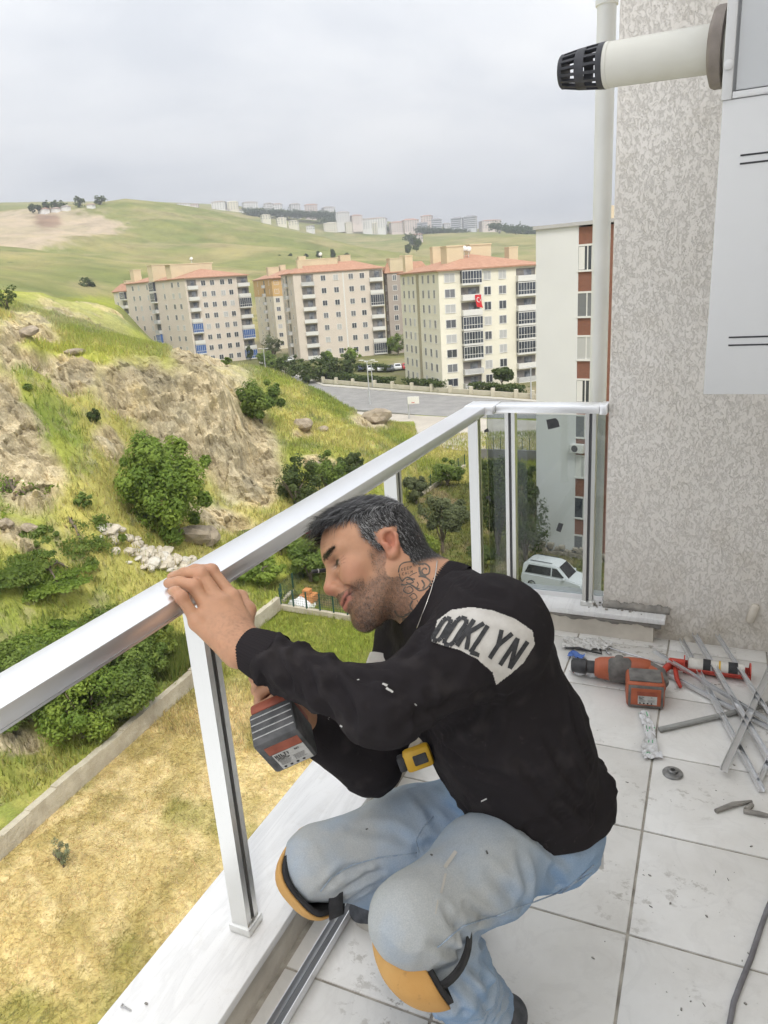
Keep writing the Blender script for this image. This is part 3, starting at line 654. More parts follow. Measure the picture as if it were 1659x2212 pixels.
# hands: redder knuckles, nails
for i in range(4):
    C0 = mixv(C0, (0.46, 0.20, 0.145), np.exp(-((BV-pip[i])**2).sum(1)/0.00012)*0.55); C0 = mixv(C0, (0.40, 0.19, 0.13), np.exp(-((BV-mcp[i])**2).sum(1)/0.00012)*0.4)
    nl = tip[i]+V3((0, 0, 0.006))+(pip[i]-tip[i])*0.12; C0 = mixv(C0, (0.56, 0.36, 0.29), np.exp(-((BV-nl)**2).sum(1)/0.00003)*0.8)
hand = np.exp(-np.minimum(((BV-(LW+(mcp[1]-LW)*0.25))**2).sum(1), 1)/0.0016); C0 = mixv(C0, (0.17, 0.095, 0.065), np.clip(hand*(fbm(BV*np.array([400, 400, 90]), 3)*2.2+0.15), 0, 0.6))
t = NT('skin'); t.set('Base Color', t.attr('Col')); t.set('Roughness', 0.52); t.set('Specular IOR Level', 0.35); t.set('Subsurface Weight', 0.12); t.b.inputs['Subsurface Radius'].default_value = (0.010, 0.004, 0.002); t.b.inputs['Subsurface Scale'].default_value = 0.5
t.bump(t.math('ADD', t.noise(420, 3), t.math('MULTIPLY', t.noise(110, 3), 0.6)), 0.35, 0.0012); SKIN = t.m
me = np_mesh('body', BV-MO, BF, SKIN); set_col(me, C0)
bm = bmesh.new(); bm.from_mesh(me); bed = [e for e in bm.edges if e.is_boundary]
if bed:
    fl2 = bmesh.ops.holes_fill(bm, edges=bed, sides=40)['faces']
    for f_ in fl2: f_.smooth = True
    bm.to_mesh(me)
bm.free(); body = link('body', me, man)
BN = vnormals(BV, BF)
# ------------------------------------------------------------------ hair, brows, stubble as strands
def strands(name, P, N, Dr, L, w, col_, parent, mat, seg=3, droop=0.0):
    """curved ribbons; P roots, Dr directions, L lengths"""
    n = len(P); side = np.cross(Dr, N); side = unit2(side+1e-6*rng.normal(size=side.shape)); V_ = []
    for k in range(seg+1):
        t_ = k/seg; c = P+Dr*(L*t_)[:, None]-N*(droop*L*t_*t_)[:, None]; ww = (w*(1-0.75*t_))[:, None]; V_ += [c-side*ww, c+side*ww]
    V_ = np.stack(V_, 1); m = 2*(seg+1); f = np.array([(2*k, 2*k+1, 2*k+3, 2*k+2) for k in range(seg)]); F_ = (np.arange(n)[:, None, None]*m+f[None]).reshape(-1, 4)
    me = np_mesh(name, V_.reshape(-1, 3)-MO, F_, mat, True); set_col(me, np.repeat(col_, m, 0)); return link(name, me, parent)
def unit2(a): return a/(np.linalg.norm(a, axis=-1, keepdims=True)+1e-9)
t = NT('hair_strand'); t.set('Base Color', t.attr('Col')); t.set('Roughness', 0.42); t.set('Specular IOR Level', 0.4); HAIRM = t.m
def pick(w_, n):
    w_ = w_/w_.sum(); return rng.choice(len(w_), n, p=w_)
NH = 26000; hi_ = pick(hmask**1.2, NH); hp_ = BV[hi_]+rng.normal(size=(NH, 3))*0.0016; hn = BN[hi_]; lx, ly, lz = ((hp_-HC)@HA.T).T
topm = sstep(0.050, 0.088, lz); frn = topm*sstep(0.01, 0.07, lx); edge = 0.35+0.65*sstep(0.35, 0.98, hmask[hi_])*np.where(lz < 0.05, sstep(-0.055, 0.03, lz)*0.6+0.4, 1)
comb = np.stack([0.80*topm-0.45*(1-topm), 0.05*np.sign(ly)*(1-topm)+0.28*topm, -0.90*(1-topm)+0.10*frn-0.25*frn*sstep(0.05, 0.085, lx)], 1)@HA
dr = unit2(comb+hn*(0.22+0.30*frn)[:, None]+rng.normal(size=(NH, 3))*0.13)
ln = (0.0085+0.020*topm+0.024*frn+0.022*frn*sstep(0.05, 0.08, lx))*rng.uniform(0.6, 1.2, NH)*edge
grey = rng.uniform(0, 1, NH) < (0.25+0.28*(1-topm)*sstep(-0.06, 0.0, lx)); hc = np.where(grey[:, None], V3((0.24, 0.24, 0.245)), V3((0.020, 0.019, 0.021)))*rng.uniform(0.6, 1.3, (NH, 1))
hair = strands('hair', hp_, hn, dr, ln, np.full(NH, 0.00048), hc, man, HAIRM, 3, 0.50)
# eyebrows
bw_ = hm*(np.abs(y) < 0.052)*np.exp(-((np.abs(y)-0.031)/0.020)**4)*np.exp(-((z-0.0305+((np.abs(y)-0.026)*0.25)**1 if False else z-0.0305-0.05*(np.abs(y)-0.03))/0.0034)**2)*(x > 0.06)
bi_ = pick(bw_, 1100); bn = BN[bi_]; ysg = np.sign(y[bi_]); dr = unit2(np.stack([-0.35+0*ysg, ysg*0.9, 0.15+0*ysg], 1)@HA+bn*0.25+rng.normal(size=(1100, 3))*0.12)
strands('eyebrows', BV[bi_]+bn*0.0005, bn, dr, rng.uniform(0.004, 0.0075, 1100), np.full(1100, 0.00035), np.tile(V3((0.02, 0.016, 0.015)), (1100, 1))*rng.uniform(0.7, 1.5, (1100, 1)), man, HAIRM, 2, 0.2)
NG = 9000; gi_ = pick(np.clip(beard, 0, 1)**1.3, NG); gn = BN[gi_]; dr = unit2(gn*0.5+np.array([0.1, 0, -0.9])@HA+rng.normal(size=(NG, 3))*0.35); gg = rng.uniform(0, 1, NG) < 0.22
strands('stubble', BV[gi_]+rng.normal(size=(NG, 3))*0.0009, gn, dr, rng.uniform(0.0016, 0.0038, NG), np.full(NG, 0.00024), np.where(gg[:, None], V3((0.26, 0.23, 0.20)), V3((0.045, 0.033, 0.027))), man, HAIRM, 2, 0.1)

# ------------------------------------------------------------------ sweatshirt
LT = V3((0.60, -0.79, 0.05)); LT /= np.linalg.norm(LT)
HEMP = at_d(1135, 1772, 1.38); hemn = at_d(1165, 1885, 1.40)-at_d(1120, 1762, 1.38)+RT*-0.036; hemn = hemn/np.linalg.norm(hemn)
s_ = SDF(); ch, md, lw = at_d(1022, 1420, 1.37), at_d(1085, 1570, 1.39), at_d(1140, 1715, 1.42)
for sg, o in ((1, 0.055), (-1, 0.055)):
    s_.rc(ch+LT*sg*o, md+LT*sg*o, 0.122, 0.128, 0.06); s_.rc(md+LT*sg*o, lw+LT*sg*0.045, 0.128, 0.128, 0.06)
s_.rc(NK+V3((0.02, 0.0, -0.025)), ch, 0.072, 0.115, 0.06)
s_.rc(J['Lsh'], ch, 0.082, 0.115, 0.06); s_.rc(J['Rsh'], ch, 0.075, 0.11, 0.06); s_.rc(J['Lsh'], NK+V3((0.02, 0.0, -0.015)), 0.074, 0.062, 0.05); s_.rc(J['Rsh'], NK+V3((0.0, 0.01, -0.02)), 0.066, 0.056, 0.05)
s_.rc(J['Lsh'], J['Lel'], 0.080, 0.054, 0.035); FC_ = J['Lel']+(J['Lwr']-J['Lel'])*0.80
s_.rc(J['Lel'], FC_, 0.051, 0.040, 0.03); s_.rc(J['Rsh'], J['Rel'], 0.072, 0.058, 0.035); s_.rc(J['Rel'], J['Rwr'], 0.056, 0.043, 0.03)
s_.ell(at_d(1215, 1740, 1.42), (0.10, 0.12, 0.10), None, 0.06); s_.plane(HEMP, hemn, 0.012)
bc = NK-at_d(1040, 1480, 1.37); bc /= np.linalg.norm(bc)
NA = (hd(-0.02, 0, -0.04)-NK); NA /= np.linalg.norm(NA); NP = NK+NA*0.006
def nplane(p): return (p-NP)@NA
s_.rc(NK+NA*0.006, NK+NA*0.25, 0.070, 0.105, 0.010, 's')
upd = unit2(J['Lel']-J['Lsh']); fod = unit2(FC_-J['Lel'])
def fold(V):
    tf = (V-J['Lel'])@fod; nearf = sstep(0.10, 0.06, np.linalg.norm(V-J['Lel']-np.clip(tf, 0, 0.3)[:, None]*fod, axis=1))*sstep(-0.02, 0.03, tf)
    g = fbm(V*9, 3); cre = lambda a: 1-2*np.abs(np.sin(a/2))**0.85; d = nearf*0.0060*cre(tf*58+g*34+((V-J['Lel'])@UP)*55+((V-J['Lel'])@FW)*30)*(0.40+0.60*sstep(0.04, 0.16, tf))*(0.45+0.9*vnoise(V*14+7))
    tu = (V-J['Lsh'])@upd; nu = sstep(0.14, 0.08, np.linalg.norm(V-J['Lsh']-np.clip(tu, 0, 0.3)[:, None]*upd, axis=1))
    d += nu*0.0035*cre(tu*48+g*34+((V-J['Lsh'])@UP)*30)*sstep(0.05, 0.18, tu)
    ax = unit2(lw-ch); tt = (V-ch)@ax; trs = (1-np.clip(nearf+nu, 0, 1)); d += trs*0.0040*cre(tt*30+g*30+((V-ch)@RT)*22)*(0.25+0.75*sstep(0.12, 0.30, tt))
    d += fbm(V*22, 3)*0.007+fbm(V*6+4, 2)*0.010
    hemd = sstep(0.045, 0.035, np.abs((V-HEMP)@hemn)); return d*(1-0.7*hemd)-hemd*0.004
def bvh_of(V, F): return BVHTree.FromPolygons([Vector(p) for p in V], F.tolist())
def cast0(bvh, px, py):
    r = ray(px, py); h, n, _, _ = bvh.ray_cast(Vector(CAM), Vector(r/np.linalg.norm(r))); return None if h is None else V3(h)
def drape(V, F, disp, curves):
    """folds: broad waves plus creases that follow given lines on the cloth"""
    bv = bvh_of(V, F); d = disp(V)
    for pts, A, sg in curves:
        q_ = []
        for (x0, y0), (x1, y1) in zip(pts[:-1], pts[1:]):
            for k in range(7): p = cast0(bv, x0+(x1-x0)*k/7, y0+(y1-y0)*k/7); q_.append(p) if p is not None else None
        if len(q_) < 3: continue
        q_ = np.array(q_); keep = [0]
        for k in range(1, len(q_)):
            if np.linalg.norm(q_[k]-q_[keep[-1]]) < 0.04: keep.append(k)
        q_ = q_[keep]; m_ = (np.abs(V-q_.mean(0)) < (np.ptp(q_, 0)/2+0.05)).all(1); vv_ = V[m_]; D2 = np.linalg.norm(vv_[:, None]-q_[None], axis=2); j = D2.argmin(1); dd = D2.min(1); en = np.sin(np.pi*(j+0.7)/(len(q_)+0.4))**0.6
        d[m_] += A*en*(-np.exp(-(dd/sg)**2)+0.75*np.exp(-((dd-1.9*sg)/sg)**2))
    for _ in range(1): d = lap(np.stack([d]*3, 1), F, 0.5)[:, 0]
    V = V+vnormals(V, F)*d[:, None]; return lap(V, F, 0.3)
SV, SF = s_.mesh(0.0043, 2)
SV = drape(SV, SF, fold, [(p, 0.0075, 0.0075) for p in ([(585, 1395), (615, 1450), (640, 1520), (680, 1570)], [(620, 1395), (665, 1450), (700, 1520), (730, 1575)], [(665, 1415), (720, 1460), (760, 1530), (765, 1580)], [(560, 1450), (600, 1520), (660, 1575), (730, 1600)], [(725, 1440), (790, 1475), (830, 1520)], [(760, 1455), (835, 1470), (880, 1500)])]+
    [(p, 0.0065, 0.009) for p in ([(1062, 1488), (980, 1515), (900, 1545), (850, 1590)], [(1068, 1500), (1000, 1560), (930, 1600)], [(1075, 1490), (1060, 1570), (1010, 1650)], [(940, 1600), (1010, 1655), (1110, 1690)], [(1180, 1590), (1230, 1680), (1270, 1740)], [(960, 1690), (1050, 1725), (1160, 1735)], [(1190, 1700), (1250, 1745), (1300, 1760)], [(1120, 1640), (1180, 1720), (1240, 1790)], [(985, 1245), (1040, 1285), (1100, 1300)], [(940, 1330), (900, 1400), (860, 1430)], [(1230, 1480), (1250, 1580), (1290, 1680)])])
SN = vnormals(SV, SF)
dust = np.clip(sstep(0.05, 0.22, fbm(SV*26, 4)+0.35*np.exp(-((SV-at_d(985, 1700, 1.30))**2).sum(1)/0.006)+0.16*np.exp(-((SV-at_d(700, 1500, 1.08))**2).sum(1)/0.012)-0.06), 0, 1)
SC = mixv(np.zeros_like(SV)+np.array([0.023, 0.020, 0.022]), (0.06, 0.053, 0.053), dust*0.30)
t = NT('black_sweatshirt'); cc = t.attr('Col'); sm = t.math('MULTIPLY', t.ramp(t.noise(55, 7, 0.75), [(0.60, 0.0), (0.76, 1.0)]), t.ramp(t.noise(7, 3), [(0.45, 0.0), (0.65, 1.0)]))
t.set('Base Color', t.mix(t.math('MULTIPLY', sm, 0.45), cc, (0.16, 0.14, 0.135))); t.set('Roughness', 0.9); t.set('Specular IOR Level', 0.12); t.set('Sheen Roughness', 0.5)
t.bump(t.math('ADD', t.noise(900, 2), t.math('MULTIPLY', t.noise(45, 4), 1.2)), 0.45, 0.004); SWM = t.m
me = np_mesh('sweatshirt', SV-MO, SF, SWM); set_col(me, SC); sweat = link('sweatshirt', me, man)
RIB = NT('rib_knit'); RIB.set('Base Color', c4((0.023, 0.020, 0.022))); RIB.set('Roughness', 0.92); RIB.set('Specular IOR Level', 0.1)
def ribbed(name, a, bb, r0, r1, n=150, amp=0.0005, seg=5, asp=(1, 1), up=None):
    a, bb = V3(a), V3(bb); tt = unit2(bb-a); u0 = V3(up) if up is not None else UP; u0 = unit2(u0-tt*(u0@tt)); v0 = np.cross(tt, u0); V_ = []
    for k in range(seg+1):
        f_ = k/seg; rr = r0+(r1-r0)*f_+0.002*math.sin(math.pi*f_)
        for j in range(n): q_ = 2*math.pi*j/n; rj = rr+(amp if j % 3 else -amp); V_.append(a+(bb-a)*f_+(u0*math.cos(q_)*asp[0]+v0*math.sin(q_)*asp[1])*rj)
    m = MB().add(V_, [(k*n+j, k*n+(j+1) % n, (k+1)*n+(j+1) % n, (k+1)*n+j) for k in range(seg) for j in range(n)]); m.add(V_[:n], [tuple(range(n))]) if False else None
    return m
part('cuff', ribbed('cuff', J['Lel']+(J['Lwr']-J['Lel'])*0.76, J['Lwr']+(J['Lel']-J['Lwr'])*0.015, 0.0425, 0.0345), RIB.m, sweat, smooth=True)
part('cuff', ribbed('cuff', J['Rel']+(J['Rwr']-J['Rel'])*0.8, J['Rwr'], 0.044, 0.036), RIB.m, sweat, smooth=True)
part('collar', ribbed('collar', NK-NA*0.030, NK+NA*0.014, 0.080, 0.0665, 240, 0.0009, 6), RIB.m, sweat, smooth=True)

# ------------------------------------------------------------------ jeans
j_ = SDF(); pv = J['pelv']
for sg in (1, -1): j_.ell(pv+LT*sg*0.06+V3((0.03, 0.0, -0.0)), (0.098, 0.098, 0.090), None, 0.06)
j_.rc(pv, at_d(1085, 1665, 1.43), 0.112, 0.112, 0.05)
for h_, k_, a_, rr in (('Lhip', 'Lkn', 'Lan', (0.085, 0.058)), ('Rhip', 'Rkn', 'Ran', (0.088, 0.064))):
    hp, kp, ap = J[h_], J[k_], J[a_]; mid = hp+(kp-hp)*0.5+V3((0, 0, 0.004)); j_.rc(hp, mid, rr[0], 0.076, 0.05); j_.rc(mid, kp, 0.076, rr[1], 0.05)
    j_.rc(kp, kp+(ap-kp)*0.45, rr[1]-0.003, 0.060, 0.035); j_.rc(kp+(ap-kp)*0.45, ap, 0.060, 0.052, 0.03)
thd = unit2(J['Lkn']-J['Lhip']); rhd = unit2(J['Rkn']-J['Rhip']); shd = unit2(J['Lan']-J['Lkn'])
def cre2(a): return 1-2*np.abs(np.sin(a/2))**0.9
def jfold(V):
    g = fbm(V*8+3, 3); d = fbm(V*14, 3)*0.007
    for o, u_, L_ in ((J['Lhip'], thd, 0.40), (J['Rhip'], rhd, 0.39)):
        tt = (V-o)@u_; rad = np.linalg.norm(V-o-np.clip(tt, 0, L_)[:, None]*u_, axis=1); nr = sstep(0.15, 0.11, rad)
        d += nr*0.0055*cre2(tt*62+g*30+((V-o)@UP)*40+((V-o)@RT)*18)*(0.4+1.0*vnoise(V*11+2))*(sstep(0.16, 0.02, tt)+sstep(L_-0.10, L_+0.02, tt)*0.45)*(0.4+0.6*sstep(0.02, -0.05, (V-o-np.clip(tt, 0, L_)[:, None]*u_)@UP))
    tt = (V-J['Lkn'])@shd; rad = np.linalg.norm(V-J['Lkn']-np.clip(tt, 0, 0.5)[:, None]*shd, axis=1); d += sstep(0.11, 0.08, rad)*0.008*cre2(tt*70+g*34+((V-J['Lkn'])@RT)*40)*sstep(0.03, 0.12, tt)
    return d
JV, JF = j_.mesh(0.0042, 2)
JV = drape(JV, JF, jfold, [(p, 0.0070, 0.0070) for p in ([(985, 1985), (1000, 2030), (990, 2070)], [(1005, 1955), (1045, 1985), (1090, 1990)], [(930, 2035), (975, 2055), (1010, 2045)], [(960, 1960), (985, 2010), (975, 2050)], [(1000, 2115), (1040, 2160), (1060, 2200)], [(960, 2140), (1010, 2190)], [(1020, 2085), (1065, 2140)], [(735, 1930), (790, 1890), (830, 1880)], [(755, 1945), (800, 1912), (850, 1900)], [(700, 1920), (740, 1880), (800, 1870)])]+
    [(p, 0.0060, 0.010) for p in ([(905, 1835), (1000, 1800), (1110, 1795)], [(1140, 1770), (1200, 1795), (1265, 1840)], [(1100, 1775), (1170, 1820), (1235, 1870)], [(1125, 1850), (1140, 1910), (1130, 1975)], [(910, 1700), (950, 1740), (1000, 1765)], [(880, 1690), (930, 1750), (950, 1790)], [(1060, 1890), (1120, 1950), (1160, 1985)], [(760, 1790), (850, 1800), (900, 1830)], [(1190, 1880), (1215, 1930), (1200, 1960)])]); JN = vnormals(JV, JF)
kd = np.minimum(np.linalg.norm(JV-J['Lkn']-np.array([0, 0, 0.05]), axis=1), np.linalg.norm(JV-J['Rkn']-np.array([0, 0, 0.05]), axis=1))
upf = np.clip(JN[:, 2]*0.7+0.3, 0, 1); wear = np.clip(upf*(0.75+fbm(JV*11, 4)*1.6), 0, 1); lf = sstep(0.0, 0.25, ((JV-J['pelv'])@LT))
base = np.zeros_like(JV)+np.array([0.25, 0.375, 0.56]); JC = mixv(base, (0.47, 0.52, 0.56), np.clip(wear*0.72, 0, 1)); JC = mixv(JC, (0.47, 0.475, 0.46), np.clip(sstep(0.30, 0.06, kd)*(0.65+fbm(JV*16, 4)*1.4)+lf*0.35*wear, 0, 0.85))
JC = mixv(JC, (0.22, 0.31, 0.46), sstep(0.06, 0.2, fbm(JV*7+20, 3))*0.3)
t = NT('pale_denim'); cc = t.attr('Col'); wv = t.n('ShaderNodeTexWave', bands_direction='DIAGONAL'); wv.inputs['Scale'].default_value = 330; wv.inputs['Distortion'].default_value = 1.2; t.l(t.pos(), wv.inputs['Vector'])
spot = t.ramp(t.noise(34, 7, 0.7), [(0.70, 0.0), (0.78, 1.0)])
c = t.mix(0.30, cc, t.ramp(t.noise(520, 2), [(0.3, (0.6, 0.65, 0.72)), (0.7, (1.4, 1.35, 1.28))]), 'MULTIPLY'); c = t.mix(t.math('MULTIPLY', spot, 0.55), c, (0.15, 0.14, 0.13)); c = t.mix(t.math('MULTIPLY', t.ramp(t.noise(21, 6, 0.7), [(0.69, 0.0), (0.78, 1.0)]), 0.5), c, (0.6, 0.58, 0.53))
t.set('Base Color', c); t.set('Roughness', 0.88); t.set('Specular IOR Level', 0.15); t.bump(t.math('ADD', t.math('MULTIPLY', wv.outputs['Fac'], 0.25), t.noise(38, 4)), 0.5, 0.0045); JM = t.m
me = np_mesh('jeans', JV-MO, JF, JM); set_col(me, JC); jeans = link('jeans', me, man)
def tris(F): return np.concatenate([F[:, [0, 1, 2]], F[:, [0, 2, 3]]])
BVH_J = BVHTree.FromPolygons([Vector(p) for p in JV], JF.tolist()); BVH_S = BVHTree.FromPolygons([Vector(p) for p in SV], SF.tolist()); BVH_B = BVHTree.FromPolygons([Vector(p) for p in BV], BF.tolist())
def cast(bvh, px, py, off=0.0008):
    r = ray(px, py); h, n, _, _ = bvh.ray_cast(Vector(CAM), Vector(r/np.linalg.norm(r)))
    if h is None: return None
    n = V3(n); n = n if n@r < 0 else -n; return V3(h)+n*off
def polyline(bvh, pts, step=5, off=0.0008):
    o = []
    for (x0, y0), (x1, y1) in zip(pts[:-1], pts[1:]):
        m = max(1, int(math.hypot(x1-x0, y1-y0)/step))
        for k in range(m): p = cast(bvh, x0+(x1-x0)*k/m, y0+(y1-y0)*k/m, off); o.append(p) if p is not None else None
    return o
SEAM = pm('denim_seam', (0.24, 0.31, 0.42), (0.36, 0.42, 0.48), 200, 0.9)
for pts in ([(1282, 1868), (1240, 1905), (1195, 1945), (1150, 1985), (1110, 2010)], [(692, 1925), (715, 1895), (760, 1868), (820, 1852), (905, 1842)], [(905, 1842), (898, 1815), (915, 1785), (940, 1760)], [(1278, 1885), (1200, 1930), (1080, 1975), (1000, 2000), (940, 2050)]):
    p = polyline(BVH_J, pts)
    if len(p) > 2: part('seam', MB().tube([q_ for q_ in p], 0.0013, 5), SEAM, jeans, smooth=True)
p = cast(BVH_J, 1252, 1831, 0.001)
if p is not None: part('rivet', MB().lathe(p, -ray(1252, 1831), [(0, 0.004), (0.002, 0.0038), (0.003, 0.001)], 12), pm('rivet_metal', (0.12, 0.11, 0.10), rough=0.4, metal=0.8), jeans)

# ------------------------------------------------------------------ knee pads
PADM = NT('orange_pad'); 
PADM.set('Base Color', PADM.mix(PADM.math('MULTIPLY', PADM.ramp(PADM.noise(38, 6, 0.7), [(0.60, 0.0), (0.70, 1.0)]), 0.7), PADM.ramp(PADM.noise(9, 5), [(0.3, (0.50, 0.27, 0.085)), (0.7, (0.62, 0.38, 0.15))]), (0.30, 0.17, 0.075))); PADM.set('Roughness', 0.8); PADM.set('Specular IOR Level', 0.2); PADM.bump(PADM.noise(60, 4), 0.25, 0.002)
BLACKP = pm('black_tool_plastic', (0.022, 0.022, 0.025), (0.05, 0.05, 0.054), 40, 0.55)
FOAM = pm('black_foam', (0.018, 0.018, 0.02), (0.03, 0.03, 0.033), 60, 0.9)
def kneepad(K, n, dn, rn, rw, rh, off):
    n = unit2(n); dn = unit2(dn-n*(dn@n)); w = np.cross(n, dn); c = K+off; root_ = None
    def bowl(s, amax, th):
        V_ = []; na, nb = 14, 40
        for i in range(na+1):
            a = amax*i/na
            for j in range(nb):
                q_ = 2*math.pi*j/nb; k = math.cos(q_); sq = abs(math.cos(q_))**3+abs(math.sin(q_))**3; rr = sq**(-1/3.0)*0.96
                V_.append(c+n*(math.cos(a)*(rn+s))+(w*math.sin(q_)*(rw+s)+dn*math.cos(q_)*(rh+s))*math.sin(a)*min(rr, 1.16))
        return V_, [(i*nb+j, i*nb+(j+1) % nb, (i+1)*nb+(j+1) % nb, (i+1)*nb+j) for i in range(na) for j in range(nb)]
    a_, f_ = bowl(0.0, 1.40, 0); b_, g_ = bowl(-0.005, 1.40, 0); m = MB().add(a_, f_).add(b_, [t_[::-1] for t_ in g_]); na, nb = 14, 40; o = na*nb; L = len(a_)
    m.f += [(o+j, o+(j+1) % nb, L+o+(j+1) % nb, L+o+j) for j in range(nb)]
    sh_ = part('knee_pad', m, PADM.m, man, smooth=True)
    a2, f2 = bowl(-0.0055, 1.50, 0); b2, g2 = bowl(-0.0135, 1.50, 0); m2 = MB().add(a2, f2).add(b2, [t_[::-1] for t_ in g2]); m2.f += [(o+j, o+(j+1) % nb, L+o+(j+1) % nb, L+o+j) for j in range(nb)]
    part('foam_lining', m2, FOAM, sh_, smooth=True); return sh_, n, dn, w, c
def strap(parent, c, ax, r0, r1, wd, a0, a1, x_, y_):
    V_ = []; F_ = []; N_ = 24
    for k in range(N_+1):
        q_ = a0+(a1-a0)*k/N_; d_ = x_*math.cos(q_)*r0+y_*math.sin(q_)*r1
        for s, o in ((-1, 0), (1, 0), (1, 1), (-1, 1)): V_.append(c+d_*(1+0.04*o)+ax*s*wd/2)
    for k in range(N_):
        for e in range(4): F_.append((k*4+e, k*4+(e+1) % 4, (k+1)*4+(e+1) % 4, (k+1)*4+e))
    part('strap', MB().add(V_, F_), FOAM, parent, smooth=True)
nL = unit2(thd-shd*(thd@shd)); nL = unit2(nL*0.85+V3((-0.55, -0.05, 0.0))); nL = unit2(nL-shd*(nL@shd)*0.6)
kp = kneepad(J['Lkn'], nL, shd, 0.084, 0.098, 0.066, shd*0.086-RT*0.004)
strap(kp[0], J['Lkn']+shd*0.062, shd, 0.072, 0.076, 0.022, -1.9, 1.5, -unit2(nL-shd*(nL@shd)), unit2(np.cross(shd, nL)))
rsd = unit2(J['Ran']-J['Rkn']); nR = unit2(cam3(-0.66, -0.58, 0.40))
kp = kneepad(J['Rkn'], nR, np.cross(nR, FW), 0.080, 0.088, 0.080, -UP*0.012)
strap(kp[0], J['Rkn']+RT*0.035-UP*0.050, cam3(0.9, 0.35, 0.1), 0.050, 0.046, 0.030, -2.2, 2.2, -UP, FW)
# ------------------------------------------------------------------ shoes
SHOE = pm('grey_shoe', (0.05, 0.055, 0.065), (0.09, 0.095, 0.11), 60, 0.8, 0.4, 200, 0.001); SOLE = pm('pale_sole', (0.40, 0.38, 0.34), (0.5, 0.48, 0.44), 40, 0.8)
def shoe(ank, toe):
    a = V3((ank[0], ank[1], 0)); d_ = unit2(V3((toe[0], toe[1], 0))-a); L = SDF(); n_ = np.cross((0, 0, 1), d_)
    L.rc(a-d_*0.045+V3((0, 0, 0.052)), a+d_*0.12+V3((0, 0, 0.045)), 0.036, 0.034, 0.03); L.rc(a+d_*0.10+V3((0, 0, 0.045)), a+d_*0.19+V3((0, 0, 0.036)), 0.040, 0.030, 0.03); L.rc(a+V3((0, 0, 0.06)), V3((ank[0], ank[1], max(ank[2], 0.075))), 0.040, 0.045, 0.03); L.plane(a+V3((0, 0, 0.022)), (0, 0, -1), 0.004)
    v, f = L.mesh(0.005, 2); me = np_mesh('shoe', v-MO, f, SHOE); o = link('shoe', me, man)
    pts = []
    for k in range(28):
        q_ = 2*math.pi*k/28; rx = 0.135; cx = 0.072; w = 0.043*(1-0.10*math.cos(q_)); pts.append(a+d_*(cx+rx*math.cos(q_))+n_*w*math.sin(q_)+V3((0, 0, 0.001)))
    part('sole', MB().prism(pts, (0, 0, 0.024)), SOLE, o, ang=40)
shoe(J['Lan']+V3((0.0, -0.005, 0.02)), J['Lan']+V3((-0.10, -0.13, 0))); shoe(J['Ran'], J['Ran']+V3((-0.15, -0.05, 0)))

# ------------------------------------------------------------------ printed band, lettering, paint flecks, necklace, tattoo
def inside(poly, x, y):
    c = False; n = len(poly)
    for i in range(n):
        (x0, y0), (x1, y1) = poly[i], poly[i-1]
        if (y0 > y) != (y1 > y) and x < (x1-x0)*(y-y0)/(y1-y0)+x0: c = not c
    return c
def decal(bvh, poly, step, off):
    xs = np.arange(min(p[0] for p in poly), max(p[0] for p in poly)+step, step); ys = np.arange(min(p[1] for p in poly), max(p[1] for p in poly)+step, step); idx = {}; V_ = []; F_ = []
    for i, x_ in enumerate(xs):
        for j_, y_ in enumerate(ys):
            if inside(poly, x_, y_):
                p = cast(bvh, x_, y_, off)
                if p is not None: idx[(i, j_)] = len(V_); V_.append(p)
    for (i, j_) in list(idx):
        q = [(i, j_), (i, j_+1), (i+1, j_+1), (i+1, j_)]
        if all(k in idx for k in q):
            P_ = [V_[idx[k]] for k in q]
            if max(np.linalg.norm(P_[0]-P_[2]), np.linalg.norm(P_[1]-P_[3])) < 0.03: F_.append(tuple(idx[k] for k in q))
    return MB().add(V_, F_)
CASTB = {'s': BVH_S, 'b': BVH_B}
def stroke(bvh, pts, wd, off, m=None):
    m = m or MB(); P_ = []
    for (x0, y0), (x1, y1) in zip(pts[:-1], pts[1:]):
        L = math.hypot(x1-x0, y1-y0); n = max(1, int(L/3))
        nx, ny = -(y1-y0)/L*wd/2, (x1-x0)/L*wd/2; row = []
        for k in range(n+1):
            t_ = -0.0+k/n; a = cast(bvh, x0+(x1-x0)*t_+nx, y0+(y1-y0)*t_+ny, off); c = cast(bvh, x0+(x1-x0)*t_-nx, y0+(y1-y0)*t_-ny, off); row.append((a, c))
        for (a, c), (d_, e_) in zip(row[:-1], row[1:]):
            if any(v is None for v in (a, c, d_, e_)) or max(np.linalg.norm(a-d_), np.linalg.norm(c-e_), np.linalg.norm(a-c), np.linalg.norm(d_-e_)) > 0.03: continue
            m.add([a, c, e_, d_], [(0, 1, 2, 3)])
    return m
BANDM = pm('white_print', (0.50, 0.475, 0.44), (0.58, 0.555, 0.52), 60, 0.85, 0.3, 300, 0.001); INK = pm('black_print', (0.02, 0.02, 0.022), (0.045, 0.045, 0.048), 150, 0.8)
band = part('printed_band', decal(BVH_S, [(931, 1388), (945, 1340), (975, 1318), (1020, 1311), (1065, 1318), (1112, 1336), (1150, 1362), (1155, 1392), (1130, 1432), (1100, 1458), (1070, 1480), (1062, 1452), (1030, 1425), (990, 1405), (955, 1396)], 1.7, 0.0016), BANDM, sweat, smooth=True)
